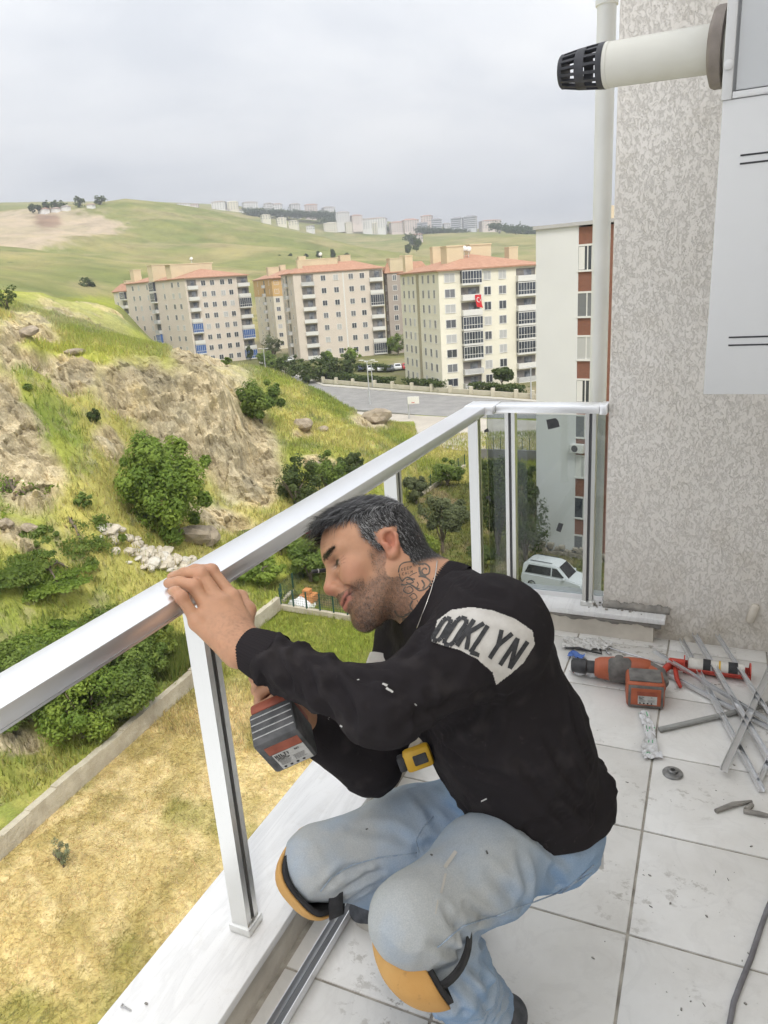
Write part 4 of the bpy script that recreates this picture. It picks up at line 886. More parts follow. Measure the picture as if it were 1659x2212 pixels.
def letter(ch, cx, cy, w_, h_, lean=0.28, rot=0.32, wd=9.5):
    G_ = {'O': [[(-1, -.7), (-.6, -1), (.6, -1), (1, -.7), (1, .7), (.6, 1), (-.6, 1), (-1, .7), (-1, -.7)]], 'K': [[(-1, -1), (-1, 1)], [(1, -1), (-.8, .1)], [(-.5, -.15), (1, 1)]], 'L': [[(-1, -1), (-1, 1), (1, 1)]], 'Y': [[(-1, -1), (0, 0), (0, 1)], [(1, -1), (0, 0)]], 'N': [[(-1, 1), (-1, -1), (1, 1), (1, -1)]], 'R': [[(-1, 1), (-1, -1), (.6, -1), (1, -.6), (.6, -.05), (-1, 0)], [(0, 0), (1, 1)]]}
    c_, s_n = math.cos(rot), math.sin(rot); m = MB()
    for pl in G_[ch]:
        P_ = []
        for a, b_ in pl: X_, Y_ = a*w_/2-b_*h_/2*lean*-0.0, b_*h_/2; X_ -= lean*Y_; P_.append((cx+X_*c_-Y_*s_n, cy+X_*s_n+Y_*c_))
        stroke(BVH_S, P_, wd, 0.0030, m)
    return m
for ch_, cx, cy, w_ in (('O', 955, 1362, 16), ('O', 984, 1366, 20), ('K', 1016, 1372, 22), ('L', 1044, 1384, 20), ('Y', 1075, 1393, 24), ('N', 1108, 1410, 22)):
    m = letter(ch_, cx, cy, w_, 66 if cx > 960 else 54)
    if m.v: part('letter_'+ch_.lower(), m, INK, band)
m = MB().add([], [])
rb = ribbed('band', J['Rsh']+(J['Rel']-J['Rsh'])*0.36, J['Rsh']+(J['Rel']-J['Rsh'])*0.55, 0.0695, 0.0665, 60, 0.0, 5); part('printed_band', rb, BANDM, sweat, smooth=True)
FLECK = pm('paint_fleck', (0.55, 0.54, 0.52), rough=0.7); m = MB()
for pts, wd in ([[(826, 1478), (836, 1482)], 4], [[(834, 1486), (848, 1496)], 3.5], [[(708, 1552), (718, 1560)], 4], [[(736, 1566), (741, 1569)], 3.5], [[(700, 1545), (703, 1549)], 2.5], [[(1040, 1730), (1052, 1724)], 3], [[(806, 1425), (812, 1428)], 2], [[(895, 1520), (899, 1523)], 2], [[(772, 1470), (777, 1468)], 2.5]): stroke(BVH_S, pts, wd, 0.0015, m)
part('paint_flecks', m, FLECK, sweat, kind='stuff')
m = MB()
for pts, wd in ([[(985, 1840), (960, 1875)], 8], [[(962, 1888), (952, 1930)], 5], [[(945, 1945), (940, 1975)], 3]): stroke(BVH_J, pts, wd, 0.0013, m)
part('paint_smear', m, pm('old_paint', (0.5, 0.48, 0.44), rough=0.8), jeans, kind='stuff')
DIRT = pm('grime', (0.10, 0.10, 0.10), rough=0.9); m = MB()
for pts, wd in ([[(1050, 1838), (1053, 1846)], 4], [[(930, 1847), (935, 1849)], 4], [[(790, 1792), (795, 1790)], 3]): stroke(BVH_J, pts, wd, 0.0012, m)
part('grime_spots', m, DIRT, jeans, kind='stuff')
SILVER = pm('silver_chain', (0.6, 0.58, 0.55), rough=0.25, metal=0.9)
pc = []
for k in range(60):
    t_ = k/59; pts = [(944, 1213), (941, 1240), (933, 1275), (921, 1310), (905, 1350), (888, 1392), (876, 1428)]; s0 = t_*(len(pts)-1); i = min(int(s0), len(pts)-2); f_ = s0-i; x_ = pts[i][0]+(pts[i+1][0]-pts[i][0])*f_; y_ = pts[i][1]+(pts[i+1][1]-pts[i][1])*f_
    c = [q_ for q_ in (cast(BVH_S, x_, y_, 0.0015), cast(BVH_B, x_, y_, 0.0015)) if q_ is not None]
    if c:
        c = min(c, key=lambda p: np.linalg.norm(p-CAM))
        if not pc or np.linalg.norm(c-pc[-1]) < 0.022: pc.append(c)
if len(pc) > 3: part('necklace', MB().tube(pc, 0.0011, 5), SILVER, man, smooth=True)
def spl(P_, n=5):
    P_ = [V3((p[0], p[1])) for p in P_]; o = []
    for i in range(len(P_)-1):
        a, b_, c, d_ = P_[max(i-1, 0)], P_[i], P_[i+1], P_[min(i+2, len(P_)-1)]
        for k in range(n): t_ = k/n; o.append(tuple(0.5*(2*b_+(c-a)*t_+(2*a-5*b_+4*c-d_)*t_*t_+(3*b_-a-3*c+d_)*t_**3)))
    return o+[tuple(P_[-1])]
TAT = pm('tattoo_ink', (0.07, 0.062, 0.056), (0.14, 0.105, 0.08), 120, 0.6); m = MB(); tz_ = lambda L: [(620+.20494*a, 1040+.20494*b_) for a, b_ in L]
for L, wd in [([(1175, 960), (1185, 900), (1220, 862), (1280, 848), (1340, 850), (1400, 868), (1440, 882)], 3.2), ([(1390, 880), (1450, 868), (1500, 905), (1495, 970), (1445, 985), (1420, 945), (1450, 915), (1475, 930)], 4), ([(1210, 1055), (1265, 1010), (1335, 1032), (1400, 1000), (1470, 1018), (1512, 1065), (1470, 1125), (1400, 1152), (1350, 1118), (1290, 1082), (1235, 1092), (1200, 1082)], 4.2),
        ([(1255, 1040), (1300, 1030), (1335, 1060), (1290, 1075), (1255, 1060)], 3), ([(1370, 1060), (1385, 1090), (1370, 1120), (1400, 1130)], 2.6), ([(1420, 1040), (1450, 1090), (1430, 1130)], 4.5), ([(1290, 1000), (1330, 975), (1370, 960)], 2.2), ([(1395, 900), (1400, 960), (1430, 1000), (1470, 1000)], 6), ([(1180, 970), (1195, 1020), (1215, 1050)], 2.4),
        ([(1250, 1112), (1228, 1150), (1280, 1182), (1330, 1150), (1300, 1108), (1262, 1120)], 3), ([(1285, 1215), (1335, 1180), (1372, 1222), (1330, 1245), (1300, 1215)], 2.6), ([(1325, 1255), (1300, 1320), (1350, 1365), (1372, 1300), (1392, 1345)], 4.5), ([(1135, 1358), (1165, 1410), (1230, 1425), (1300, 1378), (1325, 1398), (1270, 1440), (1218, 1450), (1262, 1492), (1312, 1468)], 4.5), ([(1240, 1410), (1290, 1400)], 7), ([(1370, 1250), (1400, 1300)], 2)]:
    stroke(BVH_B, spl(tz_(L)), wd*0.85, 0.0005, m)
LET = {'K': [[(0, 0), (0, 2)], [(1, 0), (0, 1), (1, 2)]], 'E': [[(1, 0), (0, 0), (0, 2), (1, 2)], [(0, 1), (.8, 1)]], 'P': [[(0, 2), (0, 0), (1, .2), (1, .8), (0, 1)]], 'C': [[(1, .2), (.4, 0), (0, .6), (0, 1.4), (.4, 2), (1, 1.8)]], 'A': [[(0, 2), (.5, 0), (1, 2)], [(.2, 1.3), (.8, 1.3)]], 'L': [[(0, 0), (0, 2), (1, 2)]], 'M': [[(0, 2), (0, 0), (.5, 1), (1, 0), (1, 2)]]}
for word, ox, oy in (('KEEP', 1205, 915), ('CALM', 1215, 962)):
    for k, chh in enumerate(word):
        for pl in LET[chh]: stroke(BVH_B, tz_([(ox+k*30+a*17, oy-k*7+b_*14-a*3) for a, b_ in pl]), 1.1, 0.0006, m)
part('tattoo', m, TAT, body, smooth=True)
# pen behind the far ear
pe, pb_ = at_d(673, 1235, 1.40), at_d(706, 1231, 1.40); pb2 = hd(-0.005, -0.082, 0.012); dpen = unit2(pb2-pe)
pn = root('pen', pe, 'black pen with a white ring tucked behind the far ear', 'pen')
part('barrel', MB().lathe(pe, dpen, [(0, 0.0028), (0.002, 0.0038), (np.linalg.norm(pb2-pe), 0.0038)], 14), BLACKP if 'BLACKP' in globals() else FOAM, pn, ang=40); part('ring', MB().lathe(pe+dpen*0.012, dpen, [(0, 0.0038), (0, 0.0041), (0.0022, 0.0041), (0.0022, 0.0038)], 14, False), FLECK, pn)
# ------------------------------------------------------------------ cordless drill in the man's right hand
RED = pm('worn_red_plastic', (0.23, 0.055, 0.03), (0.33, 0.085, 0.045), 30, 0.55, 0.3, 120, 0.001); GREYR = pm('worn_grey_rubber', (0.045, 0.047, 0.050), (0.10, 0.10, 0.105), 45, 0.7, 0.6, 160, 0.0015)
LABELM = pm('label_paper', (0.42, 0.415, 0.40), (0.5, 0.495, 0.48), 90, 0.7); TXT = pm('label_ink', (0.03, 0.03, 0.032), rough=0.8); STEEL = pm('steel', (0.45, 0.45, 0.46), (0.6, 0.6, 0.61), 60, 0.3, metal=0.9); GROOVE = pm('worn_edge', (0.35, 0.35, 0.35), (0.48, 0.48, 0.48), 200, 0.6)
STK = dict(LET); STK.update({'H': [[(0, 0), (0, 2)], [(1, 0), (1, 2)], [(0, 1), (1, 1)]], 'I': [[(.5, 0), (.5, 2)]], 'T': [[(0, 0), (1, 0)], [(.5, 0), (.5, 2)]], 'N': [[(0, 2), (0, 0), (1, 2), (1, 0)]], 'O': [[(.2, 0), (.8, 0), (1, .4), (1, 1.6), (.8, 2), (.2, 2), (0, 1.6), (0, .4), (.2, 0)]], 'U': [[(0, 0), (0, 1.6), (.3, 2), (.7, 2), (1, 1.6), (1, 0)]], '2': [[(0, .4), (.4, 0), (1, .3), (.9, .9), (0, 2), (1, 2)]], 'B': [[(0, 0), (0, 2), (.8, 1.9), (1, 1.5), (.7, 1), (0, 1), (.7, .9), (.9, .4), (.6, 0), (0, 0)]]})
def text3(m, word, o, ax, ay, h, nrm, th=0.14, sp=1.45):
    """flat lettering: o lower-left corner, ax along, ay down"""
    u = h/2.0
    for k, c in enumerate(word):
        for pl in STK.get(c, []):
            for (a, b_), (c2, d2) in zip(pl[:-1], pl[1:]):
                p0 = o+ax*u*(k*sp*1.0+a*0.9)+ay*u*b_; p1 = o+ax*u*(k*sp+c2*0.9)+ay*u*d2; d = p1-p0; L = np.linalg.norm(d)
                if L < 1e-7: continue
                n_ = np.cross(nrm, d/L)*u*th; e = d/L*u*th*0.9; m.add([p0-e-n_+nrm*0.0004, p1+e-n_+nrm*0.0004, p1+e+n_+nrm*0.0004, p0-e+n_+nrm*0.0004], [(0, 1, 2, 3)])
    return m
def battery_face(parent, c, ex, ey, n, w, h, S):
    """label and print on a battery's end; ex along width, ey down, n outwards"""
    lb = part('label', MB().obox(c+ex*w*0.06+ey*h*0.17, ex, ey, n, (w*0.70, h*0.50, 0.0008)), LABELM, parent)
    part('red_panel', MB().obox(c+ex*w*0.04-ey*h*0.22, ex, ey, n, (w*0.74, h*0.24, 0.0006)), RED, parent)
    m = MB(); o = c+ex*w*0.06+ey*h*0.17+n*0.0006; X = lambda a, b_: o+ex*w*0.70*(a-0.5)+ey*h*0.50*(b_-0.5)
    text3(m, 'HILTI', X(0.06, 0.07), ex, ey, h*0.075, n, 0.26); text3(m, 'CAUTION', X(0.06, 0.25), ex, ey, h*0.035, n, 0.22); text3(m, 'ATTENTION', X(0.06, 0.33), ex, ey, h*0.035, n, 0.22); text3(m, 'B22', X(0.68, 0.08), ex, ey, h*0.04, n, 0.22)
    for r in range(5):
        for k in range(2): a0 = 0.06+0.46*k; a1 = a0+0.30+0.1*((r*7+k*3) % 4)/4; p0, p1 = X(a0, 0.44+r*0.065), X(a1, 0.44+r*0.065); m.add([p0-ey*h*0.004+n*0.0004, p1-ey*h*0.004+n*0.0004, p1+ey*h*0.004+n*0.0004, p0+ey*h*0.004+n*0.0004], [(0, 1, 2, 3)])
    for k in range(4): m.lathe(X(0.12+0.2*k, 0.88), n, [(0, w*0.035), (0.0005, w*0.03)], 10)
    part('label_print', m, TXT, lb)
dr_ = root('cordless_drill', DB+e3*0.1, 'worn red and grey cordless drill held by its grip, battery end towards the viewer', 'drill')
W_, H_, D_ = 0.077, 0.090, 0.064
bt = part('battery', MB().obox(DB+e3*D_/2, e1, e2, e3, (W_, H_, D_), 0.007), GREYR, dr_, ang=40)
battery_face(bt, DB-e3*0.0004, e1, e2, -e3, W_, H_, 1)
part('side_panel', MB().obox(DB+e3*D_*0.5-e1*(W_/2+0.0006), e2, e3, e1, (H_*0.55, D_*0.6, 0.0014), 0.0005), RED, bt)
for k in range(4): part('groove', MB().obox(DB+e3*(0.014+k*0.0125)-e2*(H_/2+0.0004), e1, e3, e2, (W_*0.90, 0.0016, 0.0012)), GROOVE, bt)
part('latch', MB().obox(DB+e3*D_*0.55+e2*(H_/2+0.003)-e1*0.01, e1, e3, e2, (0.03, 0.03, 0.008), 0.002), BLACKP, bt)
part('battery_shoe', MB().obox(DB+e3*(D_+0.009), e1, e2, e3, (W_*0.92, H_*0.95, 0.020), 0.006), RED, dr_, ang=40)
ht = DB+e3*0.195; part('grip', MB().tube([DB+e3*0.07, DB+e3*0.11, DB+e3*0.15, ht], [0.0225, 0.0195, 0.0195, 0.023], 18), RED, dr_, smooth=True)
part('grip_rubber', MB().tube([DB+e3*0.082+e2*0.003, DB+e3*0.12+e2*0.003, DB+e3*0.165+e2*0.003], [0.0212, 0.0192, 0.0205], 18), GREYR, dr_, smooth=True)
bx_ = unit2(-e2*0.9-e1*0.35); hb_ = ht+e3*0.020
part('motor_housing', MB().lathe(hb_-bx_*0.075, bx_, [(0, 0.012), (0.006, 0.024), (0.03, 0.030), (0.10, 0.031), (0.115, 0.027)], 26), RED, dr_, ang=45)
part('gear_collar', MB().lathe(hb_+bx_*0.040, bx_, [(0, 0.0275), (0.004, 0.029), (0.034, 0.026), (0.038, 0.022)], 26), BLACKP, dr_, ang=45)
part('chuck', MB().lathe(hb_+bx_*0.078, bx_, [(0, 0.019), (0.022, 0.0185), (0.040, 0.012), (0.044, 0.005)], 22), BLACKP, dr_, ang=45)
part('bit', MB().lathe(hb_+bx_*0.12, bx_, [(0, 0.0032), (0.045, 0.0032), (0.05, 0.0012)], 8), STEEL, dr_)
q = at_d(519, 1463, 1.30); part('switch_button', MB().lathe(hb_-e1*0.03+bx_*0.02, -e1, [(0, 0.006), (0.004, 0.0055), (0.006, 0.002)], 14), STEEL, dr_, smooth=True)

# ------------------------------------------------------------------ tape measure on the belt
tp = at_d(903, 1636, 1.335); ta, tb_ = unit2(at_d(935, 1622, 1.335)-at_d(872, 1645, 1.335)), UP; tn = np.cross(ta, tb_); tb_ = np.cross(tn, ta)
tm = root('tape_measure', tp, 'yellow and black tape measure clipped to the belt', 'tape measure'); YELP = pm('yellow_plastic', (0.58, 0.33, 0.02), (0.66, 0.40, 0.03), 30, 0.4)
part('case', MB().obox(tp, ta, tb_, tn, (0.052, 0.042, 0.030), 0.007), YELP, tm, ang=40); part('grip_panel', MB().obox(tp-tn*0.0155+ta*0.004, ta, tb_, tn, (0.026, 0.020, 0.004), 0.002), BLACKP, tm); part('grip_panel', MB().obox(tp+tn*0.0155+ta*0.004, ta, tb_, tn, (0.026, 0.020, 0.004), 0.002), BLACKP, tm); part('end_block', MB().obox(tp-ta*0.031, ta, tb_, tn, (0.014, 0.030, 0.026), 0.004), BLACKP, tm, ang=40)
# keys at the back pocket
kp_ = at_d(1293, 1836, 1.40); ks_ = root('key_ring', kp_, 'bunch of metal keys hanging at the back of the belt', 'keys')
part('ring', MB().tube([kp_+(RT*math.cos(a)+UP*math.sin(a))*0.010 for a in np.linspace(0, 6.28, 14)], 0.0014, 6), STEEL, ks_, smooth=True)
for k in range(3): part('key', MB().obox(kp_-UP*0.022+RT*(k-1)*0.006, RT, UP, FW, (0.008, 0.030, 0.002), 0.0008), STEEL, ks_)

# ------------------------------------------------------------------ tools on the floor
ORR = pm('orange_red_housing', (0.32, 0.075, 0.03), (0.42, 0.11, 0.05), 18, 0.5, 0.25, 90, 0.001); DUST = pm('dusty_grey_rubber', (0.10, 0.095, 0.09), (0.19, 0.18, 0.17), 28, 0.85)
a, b_ = at_z(1240, 1437, 0.055), at_z(1400, 1452, 0.055); u = unit2(b_-a); Lh = np.linalg.norm(b_-a); vv = unit2(np.cross((0, 0, 1), u)); zz = V3((0, 0, 1))     # vv points away from the camera
hm_ = root('rotary_hammer', (a[0], a[1], 0), 'orange-red rotary hammer drill lying on the tiles behind the man', 'drill')
bt_ = MB(); 
def ovaltube(pts, ra, rb_, n=20):
    V_ = []; k = len(pts)
    for i, p in enumerate(pts):
        t_ = unit2(V3(pts[min(i+1, k-1)])-V3(pts[max(i-1, 0)])); s1 = unit2(np.cross(t_, zz)); s2 = np.cross(s1, t_)
        for j in range(n): q_ = 2*math.pi*j/n; V_.append(V3(p)+s1*math.cos(q_)*ra[i]+s2*math.sin(q_)*rb_[i])
    F_ = [(i*n+j, i*n+(j+1) % n, (i+1)*n+(j+1) % n, (i+1)*n+j) for i in range(k-1) for j in range(n)]+[tuple(range(n-1, -1, -1)), tuple((k-1)*n+j for j in range(n))]
    return MB().add(V_, F_)
part('housing', ovaltube([a+u*x for x in (0.07, 0.085, 0.13, 0.20, Lh, Lh+0.02)], (0.026, 0.032, 0.036, 0.042, 0.040, 0.026), (0.030, 0.038, 0.044, 0.048, 0.045, 0.034)), ORR, hm_, ang=50)
part('chuck', MB().lathe(a-u*0.01, u, [(0, 0.016), (0.005, 0.024), (0.05, 0.027), (0.055, 0.022), (0.08, 0.022)], 24), BLACKP, hm_, ang=40)
part('side_grip', ovaltube([a+u*x-vv*0.012+zz*0.004 for x in (0.115, 0.125, 0.18, 0.19)], (0.022, 0.028, 0.030, 0.024), (0.036, 0.0445, 0.0475, 0.040)), DUST, hm_, ang=50)
g0 = a+u*(Lh-0.01); bc_ = at_z(1393, 1497, 0.045); part('handle', ovaltube([g0, g0+u*0.035-vv*0.03, g0+u*0.045-vv*0.08, (g0+u*0.03+bc_)/2, bc_], (0.034, 0.030, 0.022, 0.024, 0.03), (0.040, 0.034, 0.024, 0.026, 0.032)), ORR, hm_, smooth=True)
part('rear_rubber', ovaltube([g0+u*0.012+zz*0.006, g0+u*0.045-vv*0.024+zz*0.006, g0+u*0.056-vv*0.07+zz*0.004], (0.026, 0.026, 0.018), (0.036, 0.030, 0.020)), DUST, hm_, smooth=True)
for k in range(5): part('vent_slot', MB().obox(a+u*0.222-vv*0.0405+zz*(0.018-k*0.008), u, zz, vv, (0.016, 0.0035, 0.004)), BLACKP, hm_)
part('mode_dial', MB().lathe(a+u*0.15+zz*0.044, zz, [(0, 0.015), (0.005, 0.014), (0.007, 0.009)], 20), DUST, hm_, ang=40); part('knob', MB().lathe(a+u*0.262-vv*0.037+zz*0.012, -vv, [(0, 0.011), (0.005, 0.010)], 16), BLACKP, hm_, ang=40)
fq = [at_z(1352, 1508, 0.03), at_z(1437, 1515, 0.03)]; fx = unit2(fq[1]-fq[0]); fy = unit2(np.cross(fx, zz)); fy = fy if fy@(CAM-fq[0]) > 0 else -fy; bcc = (fq[0]+fq[1])/2; bcc[2] = 0.045
bb_ = part('battery', MB().obox(bcc-fy*0.045, fx, fy, zz, (0.118, 0.10, 0.088), 0.010), ORR, hm_, ang=40); part('battery_cover', MB().obox(bcc-fy*0.05+zz*0.046, fx, fy, zz, (0.10, 0.08, 0.006), 0.002), DUST, bb_, ang=40); part('battery_frame', MB().obox(bcc+fy*0.006, fx, zz, fy, (0.108, 0.078, 0.004), 0.0015), DUST, bb_, ang=40); part('red_panel', MB().obox(bcc+fy*0.0095, fx, zz, fy, (0.092, 0.060, 0.003), 0.001), ORR, bb_)
battery_face(bb_, bcc+fy*0.0118, fx, -zz, fy, 0.084, 0.060, 1)
# sealant gun
SR = pm('paint_splashed_red', (0.40, 0.035, 0.022), (0.52, 0.06, 0.035), 14, 0.5); a = at_z(1478, 1434, 0.03); b_ = at_z(1620, 1452, 0.03); u = unit2(b_-a); vv = unit2(np.cross(zz, u)); L = np.linalg.norm(b_-a)
sg_ = root('sealant_gun', (a[0], a[1], 0), 'splattered red sealant gun with a white cartridge lying by the wall', 'sealant gun'); m = MB(); n = 12; V_ = []
for x in (0, L):
    for rr in (0.030, 0.0275):
        for j in range(n+1): q_ = math.pi+math.pi*j/n; V_.append(a+u*x+vv*math.cos(q_)*rr+zz*math.sin(q_)*rr*0.9)
m.add(V_, [(j, j+1, 2*(n+1)+j+1, 2*(n+1)+j) for j in range(n)]+[(n+1+j+1, n+1+j, 3*(n+1)+j, 3*(n+1)+j+1) for j in range(n)]+[(0, 2*(n+1), 3*(n+1), n+1), (n, 2*n+1, 4*n+3, 3*n+2)])
part('cradle', m, SR, sg_, smooth=True); part('cartridge', MB().lathe(a+u*0.012, u, [(0, 0.020), (0.002, 0.0255), (L-0.03, 0.0255), (L-0.028, 0.012)], 22), pm('cartridge_print', (0.50, 0.48, 0.44), (0.62, 0.60, 0.56), 40, 0.5), sg_, ang=40)
for s0, s1, mt in ((0.06, 0.085, TXT), (0.11, 0.116, YELP), (0.14, 0.17, TXT)): part('print_band', MB().lathe(a+u*s0, u, [(0, 0.0258), (s1-s0, 0.0258)], 22, False), mt, sg_, smooth=True)
for x in (0.0, L): part('end_plate', MB().lathe(a+u*(x-0.002), u, [(0, 0.031), (0.004, 0.031)], 20), SR, sg_, ang=40)
c0 = at_z(1445, 1438, 0.03); part('frame_head', MB().obox((a+c0)/2+zz*0.002, u, vv, zz, (np.linalg.norm(a-c0)*1.02, 0.022, 0.040), 0.006), SR, sg_, ang=40)
part('handle', MB().tube([c0, at_z(1432, 1450, 0.02), at_z(1418, 1462, 0.015)], [0.013, 0.012, 0.010], 10), SR, sg_, smooth=True); part('trigger', MB().tube([c0+u*0.02, at_z(1462, 1466, 0.02), at_z(1470, 1484, 0.012)], [0.008, 0.008, 0.006], 8), SR, sg_, smooth=True); part('plunger_rod', MB().tube([c0, at_z(1325, 1402, 0.015), at_z(1316, 1398, 0.012), at_z(1309, 1402, 0.01), at_z(1312, 1410, 0.008), at_z(1320, 1413, 0.008)], 0.0042, 8), STEEL, sg_, smooth=True)
# aluminium glazing strips
ALS = mat_alu('strip_aluminium', c=(0.80, 0.81, 0.83), rough=0.38, ax=(40, 40, 40))
def channel(p0, p1, w, h, up=(0, 0, 1)):
    p0, p1 = V3(p0), V3(p1); t_ = unit2(p1-p0); s1 = unit2(np.cross(t_, up)); s2 = np.cross(s1, t_); th = 0.0016
    pr = [(-w/2, 0), (w/2, 0), (w/2, h), (w/2-th, h), (w/2-th, th), (-w/2+th, th), (-w/2+th, h), (-w/2, h)]
    return MB().prism([p0+s1*a_+s2*c_ for a_, c_ in pr], p1-p0)
strips = [((1472, 1384, 'y', 2.69), (1646, 1711, 'z', 0.004), 0.016, 0.012, 'long thin aluminium strip, first from the left in the crossed heap'), ((1500, 1373, 'y', 2.69), (1676, 1668, 'z', 0.010), 0.018, 0.012, 'aluminium strip with open channel, second from the left in the heap'), ((1549, 1374, 'y', 2.69), (1690, 1590, 'z', 0.012), 0.014, 0.010, 'duller aluminium strip, third from the left in the heap'),
          ((1563, 1667, 'z', 0.018), (1676, 1420, 'z', 0.035), 0.020, 0.012, 'aluminium strip slanting the other way on top of the heap'), ((1414, 1444, 'z', 0.012), (1690, 1590, 'z', 0.004), 0.014, 0.010, 'low aluminium strip starting beside the sealant gun trigger'), ((1412, 1409, 'z', 0.045), (1690, 1578, 'z', 0.02), 0.012, 0.010, 'aluminium strip resting over the sealant gun'), ((1640, 1690, 'z', 0.002), (1700, 1560, 'z', 0.02), 0.014, 0.010, 'aluminium strip at the right edge of the picture')]
for p, q_, w, h, lab in strips:
    P_ = [at_y(r_[0], r_[1], r_[3]) if r_[2] == 'y' else at_z(r_[0], r_[1], r_[3]) for r_ in (p, q_)]; P_[0][2] = max(P_[0][2], 0.003)
    single('aluminium_strip', channel(P_[0], P_[1], w, h), ALS, (P_[0][0], P_[0][1], 0), lab, 'metal strip', 'aluminium strips on the floor')
p0, p1 = at_z(768, 1938, 0.006), at_z(585, 2245, 0.006)
ch_ = root('channel_profile', (p1[0], p1[1], 0), 'long aluminium channel profile lying along the marble kerb', 'metal profile'); part('channel', channel(p0, p1, 0.030, 0.022), ALS, ch_)
t_ = unit2(p1-p0); part('channel_seal', MB().obox((p0+p1)/2+zz*0.004, t_, unit2(np.cross(t_, zz)), zz, (np.linalg.norm(p1-p0)*0.995, 0.016, 0.004)), pm('grey_seal', (0.13, 0.135, 0.145), rough=0.6), ch_)
single('plastic_conduit', MB().tube([at_z(1425, 1576, 0.009), at_z(1560, 1545, 0.009), at_z(1690, 1513, 0.011)], 0.0085, 14), pm('grey_conduit', (0.24, 0.24, 0.225), (0.3, 0.3, 0.285), 20, 0.5), at_z(1425, 1576, 0), 'grey plastic conduit crossing under the aluminium strips', 'pipe', smooth=True)
# crumpled wrappers
def wrapper(pts, ws, label, mats, seed, name='foil_wrapper'):
    g = np.random.default_rng(seed); P_ = [at_z(x_, y_, 0) for x_, y_ in pts]; n = 46; m_ = 12; V_ = []
    for i in range(n):
        s0 = i/(n-1)*(len(P_)-1); k = min(int(s0), len(P_)-2); c = P_[k]+(P_[k+1]-P_[k])*(s0-k); t_ = unit2(P_[k+1]-P_[k]); sd = np.cross(t_, zz); w = np.interp(s0, range(len(ws)), ws)
        for j in range(m_): f_ = j/(m_-1)-0.5; V_.append(c+sd*f_*w)
    V_ = np.array(V_); V_[:, 2] = 0.003+np.abs(fbm(V_*38+seed, 3))*0.050+0.006*np.abs(np.sin(V_[:, 0]*70+V_[:, 1]*110)); V_[:, :2] += g.normal(size=(len(V_), 2))*0.0005
    F_ = [(i*m_+j, i*m_+j+1, (i+1)*m_+j+1, (i+1)*m_+j) for i in range(n-1) for j in range(m_-1)]
    o = single(name, MB().add(V_, F_), mats, P_[0], label, 'wrapper'); me = o.data
    for p in me.polygons: i = p.index//(m_-1); p.material_index = 1 if len(mats) > 1 and g.random() < 0.10 and (i//4) % 3 == 0 else (2 if len(mats) > 2 and g.random() < 0.12 and (i//5) % 4 == 1 else 0)
WR = pm('white_foil', (0.50, 0.50, 0.50), (0.64, 0.64, 0.65), 50, 0.4); GRN = pm('green_print', (0.10, 0.32, 0.16), rough=0.5); RPR = pm('red_print', (0.38, 0.10, 0.06), rough=0.5)
wrapper([(1388, 1542), (1402, 1575), (1405, 1600), (1402, 1625), (1412, 1643)], (0.03, 0.035, 0.03, 0.05, 0.055), 'crumpled white sealant foil with a green patch on the tiles', [WR, GRN], 3)
wrapper([(1232, 1452), (1290, 1462), (1352, 1480)], (0.05, 0.045, 0.03), 'white foil wrapper with red print under the hammer drill', [WR, RPR], 5)
wrapper([(1215, 1392), (1270, 1396), (1322, 1398)], (0.09, 0.10, 0.06), 'crumpled clear plastic bag against the kerb', [pm('clear_film', (0.48, 0.47, 0.45), (0.58, 0.57, 0.55), 30, 0.25)], 8, 'plastic_bag')
wrapper([(1228, 1418), (1262, 1424)], (0.04, 0.03), 'scrap of blue plastic behind the hammer drill', [pm('blue_film', (0.06, 0.13, 0.42), (0.10, 0.2, 0.5), 30, 0.5)], 9, 'plastic_scrap')
single('black_cord', MB().tube([at_z(1222, 1400, 0.02), at_z(1250, 1399, 0.025), at_z(1280, 1408, 0.012), at_z(1300, 1412, 0.012), at_z(1296, 1402, 0.02)], 0.004, 8), BLACKP, at_z(1222, 1400, 0), 'short black cord with plug beside the plastic bag', 'cord', smooth=True)
# steel flange
c = at_z(1453, 1672, 0); single('steel_flange', MB().lathe(c, zz, [(0, 0.027), (0.004, 0.028), (0.007, 0.026), (0.008, 0.014), (0.014, 0.013), (0.015, 0.011), (0.015, 0.007), (0.009, 0.0068)], 30, False), pm('dull_steel', (0.20, 0.20, 0.20), (0.34, 0.34, 0.34), 60, 0.4, metal=0.7), c, 'round steel grinder flange lying on a floor tile', 'flange', ang=40)
# mortar splinters and chips
for k, (pts, lab) in enumerate([([(1546, 1752), (1585, 1738), (1624, 1731)], 'long grey mortar splinter at the right of the floor'), ([(1606, 1752), (1640, 1758), (1670, 1764)], 'flat mortar splinter at the right edge'), ([(1625, 1738), (1612, 1750)], 'short mortar splinter between the two long ones')]):
    single('mortar_splinter', MB().tube([at_z(x_, y_, 0.006) for x_, y_ in pts], [0.006, 0.008, 0.004][:len(pts)], 6), MORTAR, at_z(pts[0][0], pts[0][1], 0), lab, 'debris')
m = MB()
for k in range(90):
    x_, y_ = (random.uniform(1280, 1659), random.uniform(1560, 2200)) if k < 65 else (random.uniform(1200, 1659), random.uniform(1400, 1560)); p = at_z(x_, y_, 0); s0 = random.choice((0.0008, 0.001, 0.0012, 0.0018, 0.003)); m.obox(p+zz*s0*0.5, unit2(V3((random.gauss(0, 1), random.gauss(0, 1), 0))), (0, 0, 1), unit2(V3((random.gauss(0, 1), random.gauss(0, 1), 0.01))), (s0*1.6, s0, s0*1.2))
